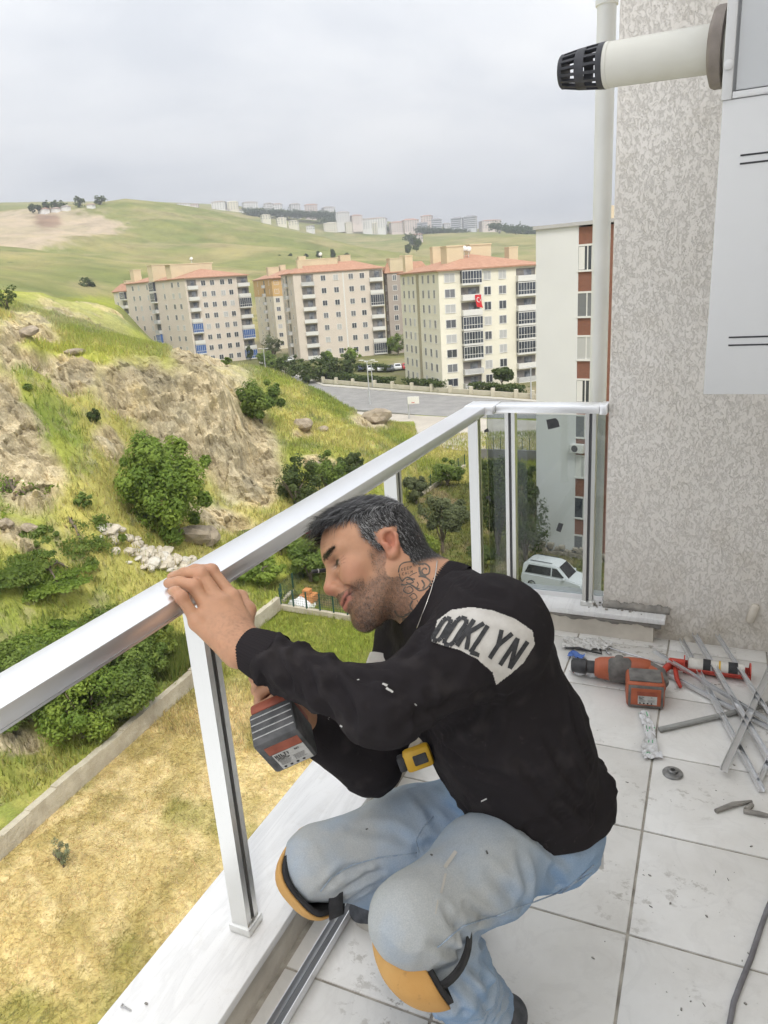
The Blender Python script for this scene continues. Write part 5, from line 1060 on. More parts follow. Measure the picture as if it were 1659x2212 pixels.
for k in range(30): p = at_z(random.uniform(1280, 1310), random.uniform(1300, 1315), 0.108)+V3((random.uniform(-0.06, 0.16), random.uniform(-0.02, 0.0), 0)); p[2] = 0.1085; s0 = random.uniform(0.002, 0.006); m.obox(p+zz*s0*0.4, (1, 0, 0), (0, 1, 0), zz, (s0*1.8, s0, s0))
tag(part('floor_debris', m, MORTAR, None), 'tiny scattered mortar crumbs on the tiles', 'debris', kind='stuff')
# cable
cp = [at_z(x_, y_, 0.006) for x_, y_ in ((2300, 1640), (1960, 1720), (1770, 1815), (1690, 1900), (1660, 1958), (1643, 2005), (1622, 2070), (1600, 2125), (1585, 2165), (1574, 2225), (1560, 2330), (1500, 2600))]
single('power_cable', MB().tube(cp, 0.0055, 10), pm('grey_cable', (0.13, 0.125, 0.135), (0.18, 0.175, 0.185), 30, 0.6), (cp[0][0], cp[0][1], 0), 'grey power cable running across the tiles at lower right', 'cable', smooth=True)
# screw and chip on the marble
s0, s1 = at_z(263, 2172, 0.112), at_z(279, 2181, 0.110); d = unit2(s1-s0); sc_ = root('screw', s0, 'countersunk screw lying on the marble sill', 'screw'); part('shank', MB().lathe(s0, d, [(0, 0.0042), (0.001, 0.0042), (0.004, 0.0018)]+[(0.005+k*0.0012, 0.0021 if k % 2 else 0.0015) for k in range(14)]+[(0.024, 0.0004)], 10), STEEL, sc_)
c = at_z(316, 2169, 0.109); single('marble_chip', MB().obox(c+zz*0.0015, (1, 0, 0), (0, 1, 0), zz, (0.006, 0.004, 0.003), 0.0008), MORTAR, c, 'small grey chip next to the screw on the sill', 'chip')
# ------------------------------------------------------------------ terrain
G = -18.6
def polar(p): return math.degrees(math.atan2(-p[0], p[1])), math.hypot(p[0], p[1])
def azr(a, r): a = math.radians(a); return np.array([-math.sin(a)*r, math.cos(a)*r])
CT = []   # (azimuth deg, distance, height above the plain)
def ct(px, py, d):
    p = at_h(px, py, d); a, r = polar(p); CT.append((a, r, p[2]-G))
for a in range(-60, 101, 8):           # the plain under and beside the house
    for r in (6, 14, 22): CT.append((a, r, 0.0))
for a in range(-60, 22, 6):
    for r in (30, 45, 70, 110, 170, 260, 420): CT.append((a, r, 0.0))
for a in (22, 25, 28, 31): 
    for r in (108, 135, 200, 300): CT.append((a, r, 0.0))
for a in (34, 37, 40): 
    for r in (135, 190, 240, 300): CT.append((a, r, 0.0))
for px, py in ((830, 1352), (700, 1335), (608, 1316), (700, 1200), (860, 1250), (560, 1300), (1000, 1000), (960, 1120), (1000, 1200), (900, 1060), (800, 1120)): 
    p = at_z(px, py, G); a, r = polar(p); CT.append((a, r, 0.0))
for px, py in ((0, 1861), (125, 1748), (251, 1636), (340, 1545), (416, 1461), (510, 1385)):
    p = at_z(px, py, G); a, r = polar(p); CT.append((a, r, 0.0)); CT.append((a, r+3.0, 0.7))
for c in [(0,1250,39.5),(0,1180,42),(0,1050,45),(0,950,48),(0,850,51),(0,770,53),(0,700,56),(-250,700,56),(-250,900,50),(-250,1100,43),(-250,690,70),
          (60,1000,46),(60,860,51.5),(60,720,57),(130,1150,43),(130,1000,47.5),(130,880,52.5),(130,785,58.5),(0,672,66),(130,768,64),
          (200,1150,43.5),(200,1020,48),(200,900,53.5),(200,830,57),(200,760,61),(200,745,66),
          (300,1250,42.5),(300,1150,46),(290,1010,52),(290,930,56),(290,860,58),(290,790,60.5),(290,768,64),
          (350,1215,44.5),(370,1140,48),(400,1060,55),(400,980,57.5),(400,900,59.5),(400,800,62),(380,768,66),
          (430,1270,43),(450,1150,49),(480,1060,58),(480,960,60),(480,850,62.5),(480,812,65),(440,782,68),
          (540,1200,48),(560,1090,56),(540,1010,62),(535,920,66),(520,850,72),(500,800,80),(470,780,88),
          (600,1060,59),(610,980,65),(640,920,74),(640,870,82),(620,812,92),(560,795,93),
          (690,1010,64),(700,950,71),(720,900,80),(700,850,93),(760,940,75),(760,895,88),(820,945,77),(840,915,90),(800,1000,67),(870,985,70),
          (20,627,105),(90,631,108),(144,663,104),(198,656,110),(252,667,108),(277,703,104),(284,735,100),(-200,610,110),
          (100,690,92),(200,705,92),(250,735,88),
          (120,645,220),(200,650,230),(258,655,235),(0,640,220),(-200,640,220),(275,625,330),
          (0,600,300),(150,612,330),(250,605,360),(-250,600,300),(0,540,450),(150,540,480),(300,560,480),(-250,540,450),
          (0,480,680),(-250,500,700),(100,452,800),(180,440,840),(270,428,850),(340,436,880),(400,445,900),(500,465,900),(600,490,850),(700,513,800),(800,537,700),(860,550,650),
          (400,560,500),(500,560,520),(600,560,540),(700,565,520),(850,580,480),(950,585,450),(400,600,380),(550,600,390),(700,600,390),(250,500,620),(450,510,700),(600,530,650),(0,462,760),(-250,480,900),(130,470,740),
          (450,480,1120),(550,500,1100),(650,522,1060),(750,540,980),(830,556,900),(350,462,1150),(0,470,800),(50,459,800),(-250,500,800),(430,443,1450),(560,458,1450),(700,467,1450),(760,480,1450),(600,486,1290),(700,508,1280),(800,509,1290),(870,507,1300),(950,502,1330),(850,496,1450),(950,498,1450),(1050,498,1400),(1160,503,1400),(1300,505,1450),(1500,500,1450),
          (900,522,1050),(1000,514,1050),(1100,508,1000),(1160,512,950),(1300,515,950),(1500,510,950),(900,555,700),(1100,562,650),(1300,560,650),(1500,550,650),
          (300,440,2600),(600,465,2600),(900,500,2600),(1200,510,2600),(1600,500,2600),(0,480,2600),(-300,490,2600)]: ct(*c)
CT = np.array(CT)
def _rc(a, r): return np.stack([np.asarray(a)/5.0, np.log(np.asarray(r))*7.0], -1)
_cx = _rc(CT[:, 0], CT[:, 1]); _n = len(CT)
_d = np.linalg.norm(_cx[:, None]-_cx[None], axis=-1)
_A = np.zeros((_n+3, _n+3)); _A[:_n, :_n] = _d+np.eye(_n)*-0.02; _A[:_n, _n] = 1; _A[:_n, _n+1:] = _cx; _A[_n, :_n] = 1; _A[_n+1:, :_n] = _cx.T
_w = np.linalg.lstsq(_A, np.concatenate([CT[:, 2], np.zeros(3)]), rcond=None)[0]
def hill(x, y):
    a = np.degrees(np.arctan2(-x, y)); r = np.hypot(x, y); q = _rc(a, np.maximum(r, 4)); h = np.zeros(q.shape[:-1])
    flat = q.reshape(-1, 2); o = np.zeros(len(flat))
    for k in range(0, len(flat), 40000):
        s = flat[k:k+40000]; o[k:k+40000] = np.linalg.norm(s[:, None]-_cx[None], axis=-1)@_w[:_n]+_w[_n]+s@_w[_n+1:]
    return o.reshape(q.shape[:-1])
WX = -24.4                                   # the plot's long side wall runs along this line
WA = at_z(0, 1861, G); WB = at_z(608, 1316, G); WC = at_z(830, 1352, G)
def plot_side(x, y):                          # >0 beyond the wall
    t = (y-WA[1])/(WB[1]-WA[1]); lx = WA[0]+(WB[0]-WA[0])*np.clip(t, -2, 1.0)
    return lx-x
def to_px(P):
    d = P-CAM; dz = d@FW; dz = np.where(dz < 0.1, 0.1, dz); return 829.5+FPX*(d@RT)/dz, 1106-FPX*(d@UP)/dz
def terrain_z(x, y):
    r = np.hypot(x, y); h = hill(x, y)
    ps = plot_side(x, y)
    plain = np.where((ps < 0.35) & (r < 43), 1.0, 0.0)
    h = np.where(plain > 0, np.clip(h, -0.05, 0.05)*0, h)
    h = np.where((ps >= 0.35) & (r < 60) & (y < WB[1]+1), np.maximum(h, 0.75), h)
    az = np.degrees(np.arctan2(-x, y))
    h = np.where((az < 22) & (r < 400), h*sstep(350, 420, r), h)
    return G+np.maximum(h, -0.3)
AZ = np.concatenate([np.linspace(-60, -6, 55), np.linspace(-5.8, 66, 480), np.linspace(67, 100, 34)])
RR = np.concatenate([np.linspace(3, 26, 36), np.geomspace(26.4, 44, 84), np.geomspace(44.2, 72, 200), np.geomspace(72.5, 130, 110), np.geomspace(132, 420, 70), np.geomspace(430, 1700, 130), np.geomspace(1750, 6000, 24)])
ga, gr = np.meshgrid(np.radians(AZ), RR, indexing='ij')
tx, ty = -np.sin(ga)*gr, np.cos(ga)*gr
tz = terrain_z(tx, ty)
TP = np.stack([tx, ty, tz], -1)
PX, PY = to_px(TP)
# masks laid down once as the ground's own cover: bare rock, dry hay, green, sand
def blob(cx, cy, rx, ry, ang=0.0, soft=0.35):
    c, s = math.cos(math.radians(ang)), math.sin(math.radians(ang)); dx, dy = PX-cx, PY-cy
    u, v = (dx*c+dy*s)/rx, (-dx*s+dy*c)/ry; d = np.sqrt(u*u+v*v)+NZ*0.9; return 1-sstep(1-soft, 1+soft, d)
NZ = fbm(TP*0.16, 5)
near = (gr > 30) & (gr < 96)
rock = np.zeros_like(gr)
for b in [(420,900,120,130,20),(300,840,110,70,15),(520,980,75,120,-15),(160,800,60,50,10),(60,745,75,60,25),(20,940,60,75,-25),(70,1030,75,70,35),(240,960,45,50,40),(480,1120,80,26,15),(0,860,40,70,0),(560,1060,45,40,0),
          (440,770,70,18,5),(20,1150,45,25,10),(60,1180,40,14,15),(800,912,38,16,10),(655,935,25,12,0),(690,1000,40,14,5),(30,1600,60,28,0),(180,985,30,40,30)]:
    rock = np.maximum(rock, blob(*b)*near)
o2 = (gr > 80) & (gr < 125)
for b in [(110,680,70,34,12),(220,700,60,40,25),(160,660,40,16,0),(250,690,30,40,20)]: rock = np.maximum(rock, blob(*b, soft=0.5)*o2*(0.25+0.5*(NZ > 0.0)))
gul = np.zeros_like(gr)                       # grassy gullies through the rock
for b in [(110,880,28,120,-35),(200,1010,40,110,-38),(270,940,18,70,-40),(140,760,110,14,14)]: gul = np.maximum(gul, blob(*b)*near)
rock = np.clip(rock-gul*0.9, 0, 1)
# craggy relief: push the rock out along a mix of up and towards the valley
nv = np.stack([-np.sin(ga), np.cos(ga), np.zeros_like(ga)], -1)*-1.0
q3 = TP*np.array([0.32, 0.32, 0.22]); crag = fbm(q3+fbm(TP*0.9, 3)[..., None]*0.5, 5, 0.55); rid = 1-2*np.abs(fbm(TP*np.array([0.22, 0.22, 0.5])+5, 4))*2
lay = np.sin((TP[..., 2]+TP[..., 0]*0.25)*4.2+NZ*8)*0.08
TP = TP+(nv*0.55+np.array([0, 0, 0.8]))*((crag*2.8+(rid-0.6)*1.0+lay+fbm(TP*1.6+3, 3)*0.9+np.abs(fbm(TP*0.8+13, 3))*-1.6)*rock)[..., None]
# blocky fracture: cells of their own depth, at two sizes
def cells(p, seed):
    b0 = np.floor(p).astype(np.int64); d1 = np.full(len(p), 9.0); d2 = np.full(len(p), 9.0); cid = np.zeros(len(p))
    for i in (-1, 0, 1):
        for j in (-1, 0, 1):
            for k in (-1, 0, 1):
                c = b0+np.array([i, j, k]); o = np.stack([_h(c[:, 0]+seed, c[:, 1], c[:, 2]), _h(c[:, 0], c[:, 1]+seed+7, c[:, 2]), _h(c[:, 0], c[:, 1], c[:, 2]+seed+13)], 1); d = np.linalg.norm(c+o-p, axis=1)
                nr = d < d1; d2 = np.where(nr, d1, np.minimum(d2, d)); cid = np.where(nr, _h(c[:, 0]*3+seed, c[:, 1]*5, c[:, 2]*7), cid); d1 = np.where(nr, d, d1)
    return cid, d2-d1
rm = rock > 0.05; pr_ = TP[rm]; wp_ = pr_+np.stack([fbm(pr_*0.7+k*9, 3) for k in range(3)], 1)*1.1; th_ = 0.45; dipv = np.array([[math.cos(th_), 0, math.sin(th_)], [0, 1, 0], [-math.sin(th_), 0, math.cos(th_)]])
c1, g1 = cells((wp_@dipv.T)*np.array([0.38, 0.38, 0.75]), 3); c2, g2 = cells((wp_@dipv.T)*np.array([1.0, 1.0, 1.9]), 11)
blk = (c1-0.5)*0.42+(c2-0.5)*0.17-np.clip(0.07-g1, 0, 1)*3.0-np.clip(0.07-g2, 0, 1)*1.0
TP[rm] += (nv[rm]*0.75+np.array([0, 0, 0.55]))*(blk*rock[rm])[:, None]
CELL = np.zeros_like(gr); CELL[rm] = (c1-0.5)*0.28+(c2-0.5)*0.26-np.clip(0.06-g1, 0, 1)*3.5-np.clip(0.06-g2, 0, 1)*2.0
TP[..., 2] += (near & (rock < 0.5))*fbm(TP*0.5, 4)*0.55*sstep(0.3, 3.0, plot_side(tx, ty))*(1-rock)*np.where(tz-G > 0.4, 1, 0)
far = sstep(250, 600, gr); TP[..., 2] -= far*(1-sstep(600, 900, gr))*0 + sstep(300, 450, gr)*(1-sstep(650, 860, gr))*np.maximum(0, 0.16-np.abs(fbm(TP*np.array([0.0045, 0.0045, 0])+31, 4)))*60; TP[..., 2] += far*fbm(TP*0.006, 5)*9*np.clip((tz-G)/40, 0, 1)*(1-0.6*sstep(800, 1300, gr))
def mixc(a, b, t): return a+(np.asarray(b)-a)*t[..., None]
N2 = fbm(TP*0.55+9, 5); N3 = fbm(TP*0.05+3, 5); N4 = fbm(TP*2.2, 3)
C_ = np.zeros(TP.shape)+np.array([0.27, 0.30, 0.068])
C_ = mixc(C_, (0.39, 0.365, 0.12), sstep(-0.1, 0.12, NZ+N2*0.6))            # dry yellowing
C_ = mixc(C_, (0.15, 0.21, 0.045), sstep(0.0, 0.16, N2-NZ*0.5)*0.7)        # lush patches
C_ = mixc(C_, (0.36, 0.315, 0.215), sstep(0.10, 0.26, N4+N2*0.5)*0.5*near)   # bare earth
C_ = mixc(C_, (0.52, 0.45, 0.325)+0*C_, rock)
C_ = mixc(C_, (0.41, 0.375, 0.29), rock*sstep(0.0, 0.2, N2)*0.6)
C_ = mixc(C_, (0.52, 0.43, 0.25), rock*sstep(0.02, 0.18, -N2+NZ)*0.6)
C_ = mixc(C_, (0.15, 0.135, 0.105), rock*sstep(0.13, 0.2, np.abs(crag))*0.35)
C_ = C_*np.clip(1+CELL*rock, 0.5, 1.4)[..., None]
# the plot: hay, greener towards the fence
inplot = ((plot_side(tx, ty) < 0.4) & (ty < WB[1]+3) & (gr < 46)) | (gr < 24)
hay = mixc(np.zeros(TP.shape)+np.array([0.46, 0.365, 0.17]), (0.56, 0.46, 0.25), sstep(-0.1, 0.15, N4+NZ*0.4))
hay = mixc(hay, (0.29, 0.235, 0.08), sstep(0.02, 0.16, N2)*0.6); hay = mixc(hay, (0.20, 0.20, 0.045), sstep(0.08, 0.22, fbm(TP*0.33+21, 4))*0.75)
grn = mixc(hay, (0.23, 0.27, 0.05), np.clip(sstep(24, 33, ty)+N2*0.7, 0, 1)*sstep(22, 27, ty))
C_ = np.where(inplot[..., None], grn, C_)
gard = (ty > WB[1]+1) & (gr < 72) & (tz-G < 0.8)
C_ = np.where(gard[..., None], mixc(mixc(np.zeros(TP.shape)+np.array([0.13, 0.135, 0.04]), (0.24, 0.20, 0.11), sstep(-0.05, 0.15, N2)), (0.10, 0.14, 0.03), sstep(0.0, 0.2, N4)*0.5), C_)
# far hills
hillc = mixc(np.zeros(TP.shape)+np.array([0.19, 0.205, 0.075]), (0.27, 0.245, 0.115), sstep(-0.12, 0.14, fbm(TP*0.012, 5)+N3*0.5))
hillc = mixc(hillc, (0.13, 0.165, 0.05), sstep(0.0, 0.14, fbm(TP*0.02+40, 5))*0.6)
hillc = mixc(hillc, (0.30, 0.26, 0.15), sstep(0.06, 0.16, fbm(TP*np.array([0.03, 0.03, 0.14])+11, 5))*0.55)
fm = sstep(150, 230, gr)
C_ = mixc(C_, hillc, fm) if False else C_*(1-fm[..., None])+hillc*fm[..., None]
sand = np.zeros_like(gr)
for b in [(70,480,150,30,-4),(150,470,110,16,3),(220,472,45,7,0),(40,505,80,14,-10)]: sand = np.maximum(sand, blob(*b, soft=0.2)*((gr > 560) & (gr < 900)))
C_ = mixc(C_, (0.40, 0.335, 0.265), sand*(0.8+0.2*(N3 > 0)))
sand2 = blob(100, 465, 28, 10)*((gr > 560) & (gr < 900)); C_ = mixc(C_, (0.24, 0.17, 0.13), sand2)
mead = blob(190, 655, 100, 14)*((gr > 150) & (gr < 330)); C_ = mixc(C_, (0.24, 0.27, 0.05), mead)
for b in [(200,768,170,18,12),(330,780,60,14,0),(270,760,60,10,4)]: C_ = mixc(C_, (0.34, 0.36, 0.07), blob(*b)*near*(1-rock)*0.8)
town = (gr > 120) & (gr < 420) & (tz-G < 1.2) & (np.degrees(ga) < 43); C_ = np.where(town[..., None], mixc(np.zeros(TP.shape)+np.array([0.15, 0.155, 0.07]), (0.22, 0.20, 0.14), sstep(0, 0.1, N3)), C_)
ni, nj = TP.shape[:2]
idx = np.arange(ni*nj).reshape(ni, nj)
TF = np.stack([idx[:-1, :-1], idx[:-1, 1:], idx[1:, 1:], idx[1:, :-1]], -1).reshape(-1, 4)
t = NT('earth_and_grass')
P = t.pos(); colr = t.attr('Col')
f1 = t.noise(1.7, 6, 0.65); f2 = t.noise(9, 5, 0.6)
far0 = t.ramp(t.noise(0.045, 9, 0.72), [(0.34, (0.66, 0.66, 0.62)), (0.5, (1.0, 1.0, 1.0)), (0.68, (1.30, 1.26, 1.16))]); colr = t.mix(0.75, colr, far0, 'MULTIPLY')
bush = t.math('MULTIPLY', t.ramp(t.voro(0.11), [(0.10, 1.0), (0.22, 0.0)]), t.ramp(t.noise(0.012, 4), [(0.5, 0.0), (0.62, 1.0)])); colr = t.mix(t.math('MULTIPLY', bush, t.attr('Far')), colr, (0.075, 0.095, 0.035))
c = t.mix(0.55, colr, t.ramp(f1, [(0.25, (0.55, 0.52, 0.45)), (0.75, (1.35, 1.32, 1.2))]), 'MULTIPLY')
c = t.mix(0.6, c, t.ramp(f2, [(0.3, (0.72, 0.70, 0.66)), (0.7, (1.28, 1.28, 1.24))]), 'MULTIPLY')
rk = t.attr('Rock'); vr = t.mapv(P, (0.55, 0.55, 0.8), (0.35, 0.5, 0.0)); wv = t.n('ShaderNodeVectorMath', operation='ADD'); nz_ = t.n('ShaderNodeTexNoise'); nz_.inputs['Scale'].default_value = 1.3; nz_.inputs['Detail'].default_value = 5; t.l(P, nz_.inputs['Vector']); t.l(vr, wv.inputs[0]); t.l(nz_.outputs['Color'], wv.inputs[1])
crk = t.ramp(t.voro(1.5, wv.outputs[0], 'DISTANCE_TO_EDGE'), [(0.0, 1.0), (0.07, 0.0)]); crk2 = t.ramp(t.voro(4.3, wv.outputs[0], 'DISTANCE_TO_EDGE'), [(0.0, 0.8), (0.08, 0.0)])
crack = t.math('MULTIPLY', t.math('MULTIPLY', t.math('MAXIMUM', crk, crk2), rk), t.ramp(t.noise(0.9, 4), [(0.4, 0.1), (0.62, 1.0)]))
c = t.mix(t.math('MULTIPLY', rk, 0.5), c, t.ramp(t.noise(2.2, 8, 0.7), [(0.3, (0.62, 0.60, 0.56)), (0.5, (1.0, 1.0, 0.98)), (0.7, (1.3, 1.26, 1.15))]), 'MULTIPLY')
c = t.mix(t.math('MULTIPLY', crack, 0.40), c, (0.22, 0.185, 0.13))
grit = t.ramp(t.noise(3.5, 9, 0.75), [(0.3, 0.0), (0.7, 1.0)])
c = t.mix(t.math('MULTIPLY', rk, 0.55), c, t.ramp(grit, [(0.25, (0.55, 0.52, 0.47)), (0.75, (1.35, 1.33, 1.28))]), 'MULTIPLY') if False else c
t.set('Base Color', c); t.set('Roughness', 0.95); t.set('Specular IOR Level', 0.1)
fac_ = t.math('ADD', t.math('MULTIPLY', t.voro(0.9, wv.outputs[0]), 1.0), t.math('MULTIPLY', t.voro(2.7, wv.outputs[0]), 0.5))
hh = t.math('ADD', t.math('ADD', f1, t.math('MULTIPLY', f2, 0.4)), t.math('MULTIPLY', rk, t.math('ADD', t.math('MULTIPLY', fac_, 2.2), t.math('SUBTRACT', t.math('MULTIPLY', grit, 1.1), t.math('MULTIPLY', crack, 1.2)))))
t.bump(hh, 0.5, 0.18)
me = np_mesh('terrain', TP.reshape(-1, 3), TF, t.m); me.polygons.foreach_set('use_smooth', rock.reshape(-1)[TF].mean(1) < 0.6); set_col(me, C_.reshape(-1, 3)); set_col(me, np.repeat(rock.reshape(-1, 1), 3, 1), 'Rock'); set_col(me, np.repeat(fm.reshape(-1, 1)*0.8, 3, 1), 'Far')
tag(link('terrain', me), kind='structure')

ASPH = pm('asphalt', (0.20, 0.195, 0.19), (0.25, 0.245, 0.235), 0.5, 0.9); COURT = pm('pale_paving', (0.36, 0.325, 0.28), (0.43, 0.395, 0.34), 0.3, 0.9)
PAVE = pm('kerb_concrete', (0.36, 0.34, 0.30), (0.44, 0.42, 0.37), 0.8, 0.9)
def sheet(name, px, z, mat, thick=0.3):
    P = [at_z(x, y, z) for x, y in px]; single(name, MB().prism([(p[0], p[1], z-thick) for p in P][::-1], (0, 0, thick)), mat, (P[0][0], P[0][1], z), kind='structure')
sheet('road', [(620, 806), (699, 833), (930, 851), (1165, 868), (1700, 900), (1700, 950), (1300, 912), (1165, 904), (1035, 902), (921, 897), (760, 884), (640, 850)], G+0.06, ASPH)
sheet('pavement', [(560, 780), (699, 829), (930, 847), (1165, 864), (1700, 895), (1700, 900), (1165, 868), (930, 851), (699, 833), (560, 783)], G+0.16, PAVE)
sheet('sports_court', [(740, 887), (921, 898.5), (1035, 903.5), (1300, 914), (1300, 990), (1160, 980), (1040, 978), (990, 972), (930, 962), (820, 948)], G+0.08, COURT)
STONE = pm('rendered_wall', (0.33, 0.29, 0.215), (0.47, 0.43, 0.335), 1.1, 0.95, 0.7, 6, 0.06)
# side wall of the plot and the kerb with the green fence
rw = root('plot_wall', WA, 'long low concrete wall bounding the dry grass plot', 'wall')
A = WA+(WA-WB)*0.6; n = 26; mb = MB(); L = np.linalg.norm(WB-A); u = (WB-A)/L; nn = np.array([u[1], -u[0], 0]); 
mb.add([], [])
for k in range(n):
    a, b = A+u*L*k/n, A+u*L*(k+1)/n; h0 = 0.92+0.05*math.sin(k*1.7); 
    mb.hexa([a-nn*0.0, b-nn*0.0, b-nn*0.34, a-nn*0.34, a+V3((0,0,h0)), b+V3((0,0,h0)), b-nn*0.34+V3((0,0,h0)), a-nn*0.34+V3((0,0,h0))] if nn[0] > 0 else [a, b, b+nn*0.34, a+nn*0.34, a+V3((0,0,h0)), b+V3((0,0,h0)), b+nn*0.34+V3((0,0,h0)), a+nn*0.34+V3((0,0,h0))])
part('wall_body', mb, STONE, rw)
GREEN_METAL = pm('green_metal', (0.012, 0.05, 0.035), (0.02, 0.07, 0.05), 3, 0.6)
def fence(pts, label, n, hk=0.35, hp=1.15):
    P = [at_z(x, y, G) for x, y in pts]; r_ = root('mesh_fence', P[0], label, 'fence')
    mb = MB(); w = MB()
    for a, b in zip(P[:-1], P[1:]):
        u = (b-a)/np.linalg.norm(b-a); nn = np.array([-u[1], u[0], 0]); mb.obox((a+b)/2+V3((0, 0, hk/2)), u, nn, (0, 0, 1), (np.linalg.norm(b-a), 0.28, hk))
        for q in np.linspace(hk+0.1, hk+hp-0.05, 7): w.tube([a+V3((0,0,q)), b+V3((0,0,q))], 0.008, 3)
        k = int(np.linalg.norm(b-a)/0.16)
        for i in range(k): c = a+(b-a)*(i+0.5)/k; w.tube([c+V3((0,0,hk+0.05)), c+V3((0,0,hk+hp-0.05))], 0.006, 3)
    part('kerb', mb, STONE, r_); part('wire_mesh', w, GREEN_METAL, r_, kind='stuff')
    tot = [np.linalg.norm(b-a) for a, b in zip(P[:-1], P[1:])]; S = sum(tot)
    for k in range(n):
        s = S*k/(n-1); i = 0
        while i < len(tot)-1 and s > tot[i]: s -= tot[i]; i += 1
        c = P[i]+(P[i+1]-P[i])*min(1, s/tot[i]); part('post', MB().box(c+V3((-0.04, -0.04, 0)), c+V3((0.04, 0.04, hk+hp))), GREEN_METAL, r_)
fence([(608, 1316), (720, 1334), (830, 1352), (1010, 1385)], 'green wire fence on a kerb across the far end of the plot', 14)
fence([(610, 1306), (690, 1228), (760, 1165)], 'green wire fence climbing beside the garden trees', 8)
fence([(1004, 1010), (950, 1045), (880, 1090)], 'green wire fence on the slope below the pale court', 9)
cw = root('concrete_wall', at_z(1036, 985, G), 'grey concrete retaining wall at the near edge of the pale court', 'wall')
P = [at_z(x, y, G) for x, y in ((1036, 992), (1160, 996), (1330, 1004))]; mb = MB()
for a, b in zip(P[:-1], P[1:]): u = (b-a)/np.linalg.norm(b-a); mb.obox((a+b)/2+V3((0, 0, 0.6)), u, (-u[1], u[0], 0), (0, 0, 1), (np.linalg.norm(b-a), 0.3, 1.2))
part('wall_body', mb, pm('dark_concrete', (0.15, 0.145, 0.14), (0.2, 0.195, 0.19), 0.7, 0.9), cw)
m2 = MB()
for s in np.linspace(0, 1, 9): a = P[0]+(P[1]-P[0])*s; m2.box(a+V3((-.03, -.03, 1.2)), a+V3((.03, .03, 2.6)))
part('railing', m2, GREEN_METAL, cw)
# boundary wall with piers across the road
bw = root('boundary_wall', at_z(699, 827, G), 'cream garden wall with square piers along the far side of the road', 'wall')
CRM = pm('cream_render', (0.50, 0.46, 0.36), (0.57, 0.53, 0.43), 0.8, 0.9)
P = [at_z(x, y, G) for x, y in ((590, 792), (699, 827), (820, 837), (930, 845), (1040, 853), (1165, 862), (1400, 876))]; mb = MB()
for a, b in zip(P[:-1], P[1:]):
    u = (b-a)/np.linalg.norm(b-a); mb.obox((a+b)/2+V3((0, 0, 0.4)), u, (-u[1], u[0], 0), (0, 0, 1), (np.linalg.norm(b-a), 0.25, 0.8))
part('wall_body', mb, CRM, bw)
for x, y in ((655, 812.5), (699, 827), (727, 829.5), (763, 832), (810, 836), (848, 839), (890, 842), (933, 845.3), (973, 848.3), (1018, 851.5), (1065, 855), (1115, 858.5), (1150, 861)):
    a = at_z(x, y, G); part('pier', MB().box(a+V3((-0.3, -0.3, 0)), a+V3((0.3, 0.3, 1.35))), CRM, bw)
# ------------------------------------------------------------------ buildings
ROOF = pm('terracotta_roof', (0.32, 0.17, 0.11), (0.40, 0.225, 0.15), 1.5, 0.9, 0.5, 5, 0.05)
PANE = pm('window_pane', (0.05, 0.06, 0.075), (0.22, 0.23, 0.25), 0.7, 0.15, lo=0.4, hi=0.6)
DARKGL = pm('balcony_glazing', (0.025, 0.03, 0.042), (0.06, 0.07, 0.09), 0.5, 0.12)
FRAME = pm('white_frame', (0.62, 0.61, 0.58), rough=0.6)
SHADE = pm('balcony_recess_shade', (0.13, 0.12, 0.11), (0.24, 0.22, 0.20), 0.6, 0.9)
BLUE = pm('blue_blind', (0.03, 0.085, 0.26), (0.045, 0.12, 0.33), 0.8, 0.7)
PANES = [pm('pane_dark', (0.05, 0.055, 0.065), rough=0.15), pm('pane_mid', (0.16, 0.165, 0.175), rough=0.2), pm('pane_curtain', (0.42, 0.42, 0.41), rough=0.35), pm('pane_dim', (0.09, 0.095, 0.105), rough=0.15)]
_wm = {}
def wmesh(w, h, sill=True):
    k = ('w', round(w, 2), round(h, 2))
    if k not in _wm:
        m = MB(); b = 0.12
        m.box((-w/2-b, -0.05, -h/2-b), (-w/2, 0.02, h/2+b)); m.box((w/2, -0.05, -h/2-b), (w/2+b, 0.02, h/2+b)); m.box((-w/2, -0.05, h/2), (w/2, 0.02, h/2+b)); m.box((-w/2, -0.09, -h/2-b), (w/2, 0.02, -h/2))
        m.box((-0.035, -0.045, -h/2), (0.035, 0.02, h/2))
        a = m.mesh('window'); a.materials.append(FRAME)
        p = []
        for mt in PANES:
            q = MB().box((-w/2, -0.02, -h/2), (w/2, 0.02, h/2)).mesh('pane'); q.materials.append(mt); p.append(q)
        _wm[k] = (a, p)
    return _wm[k]
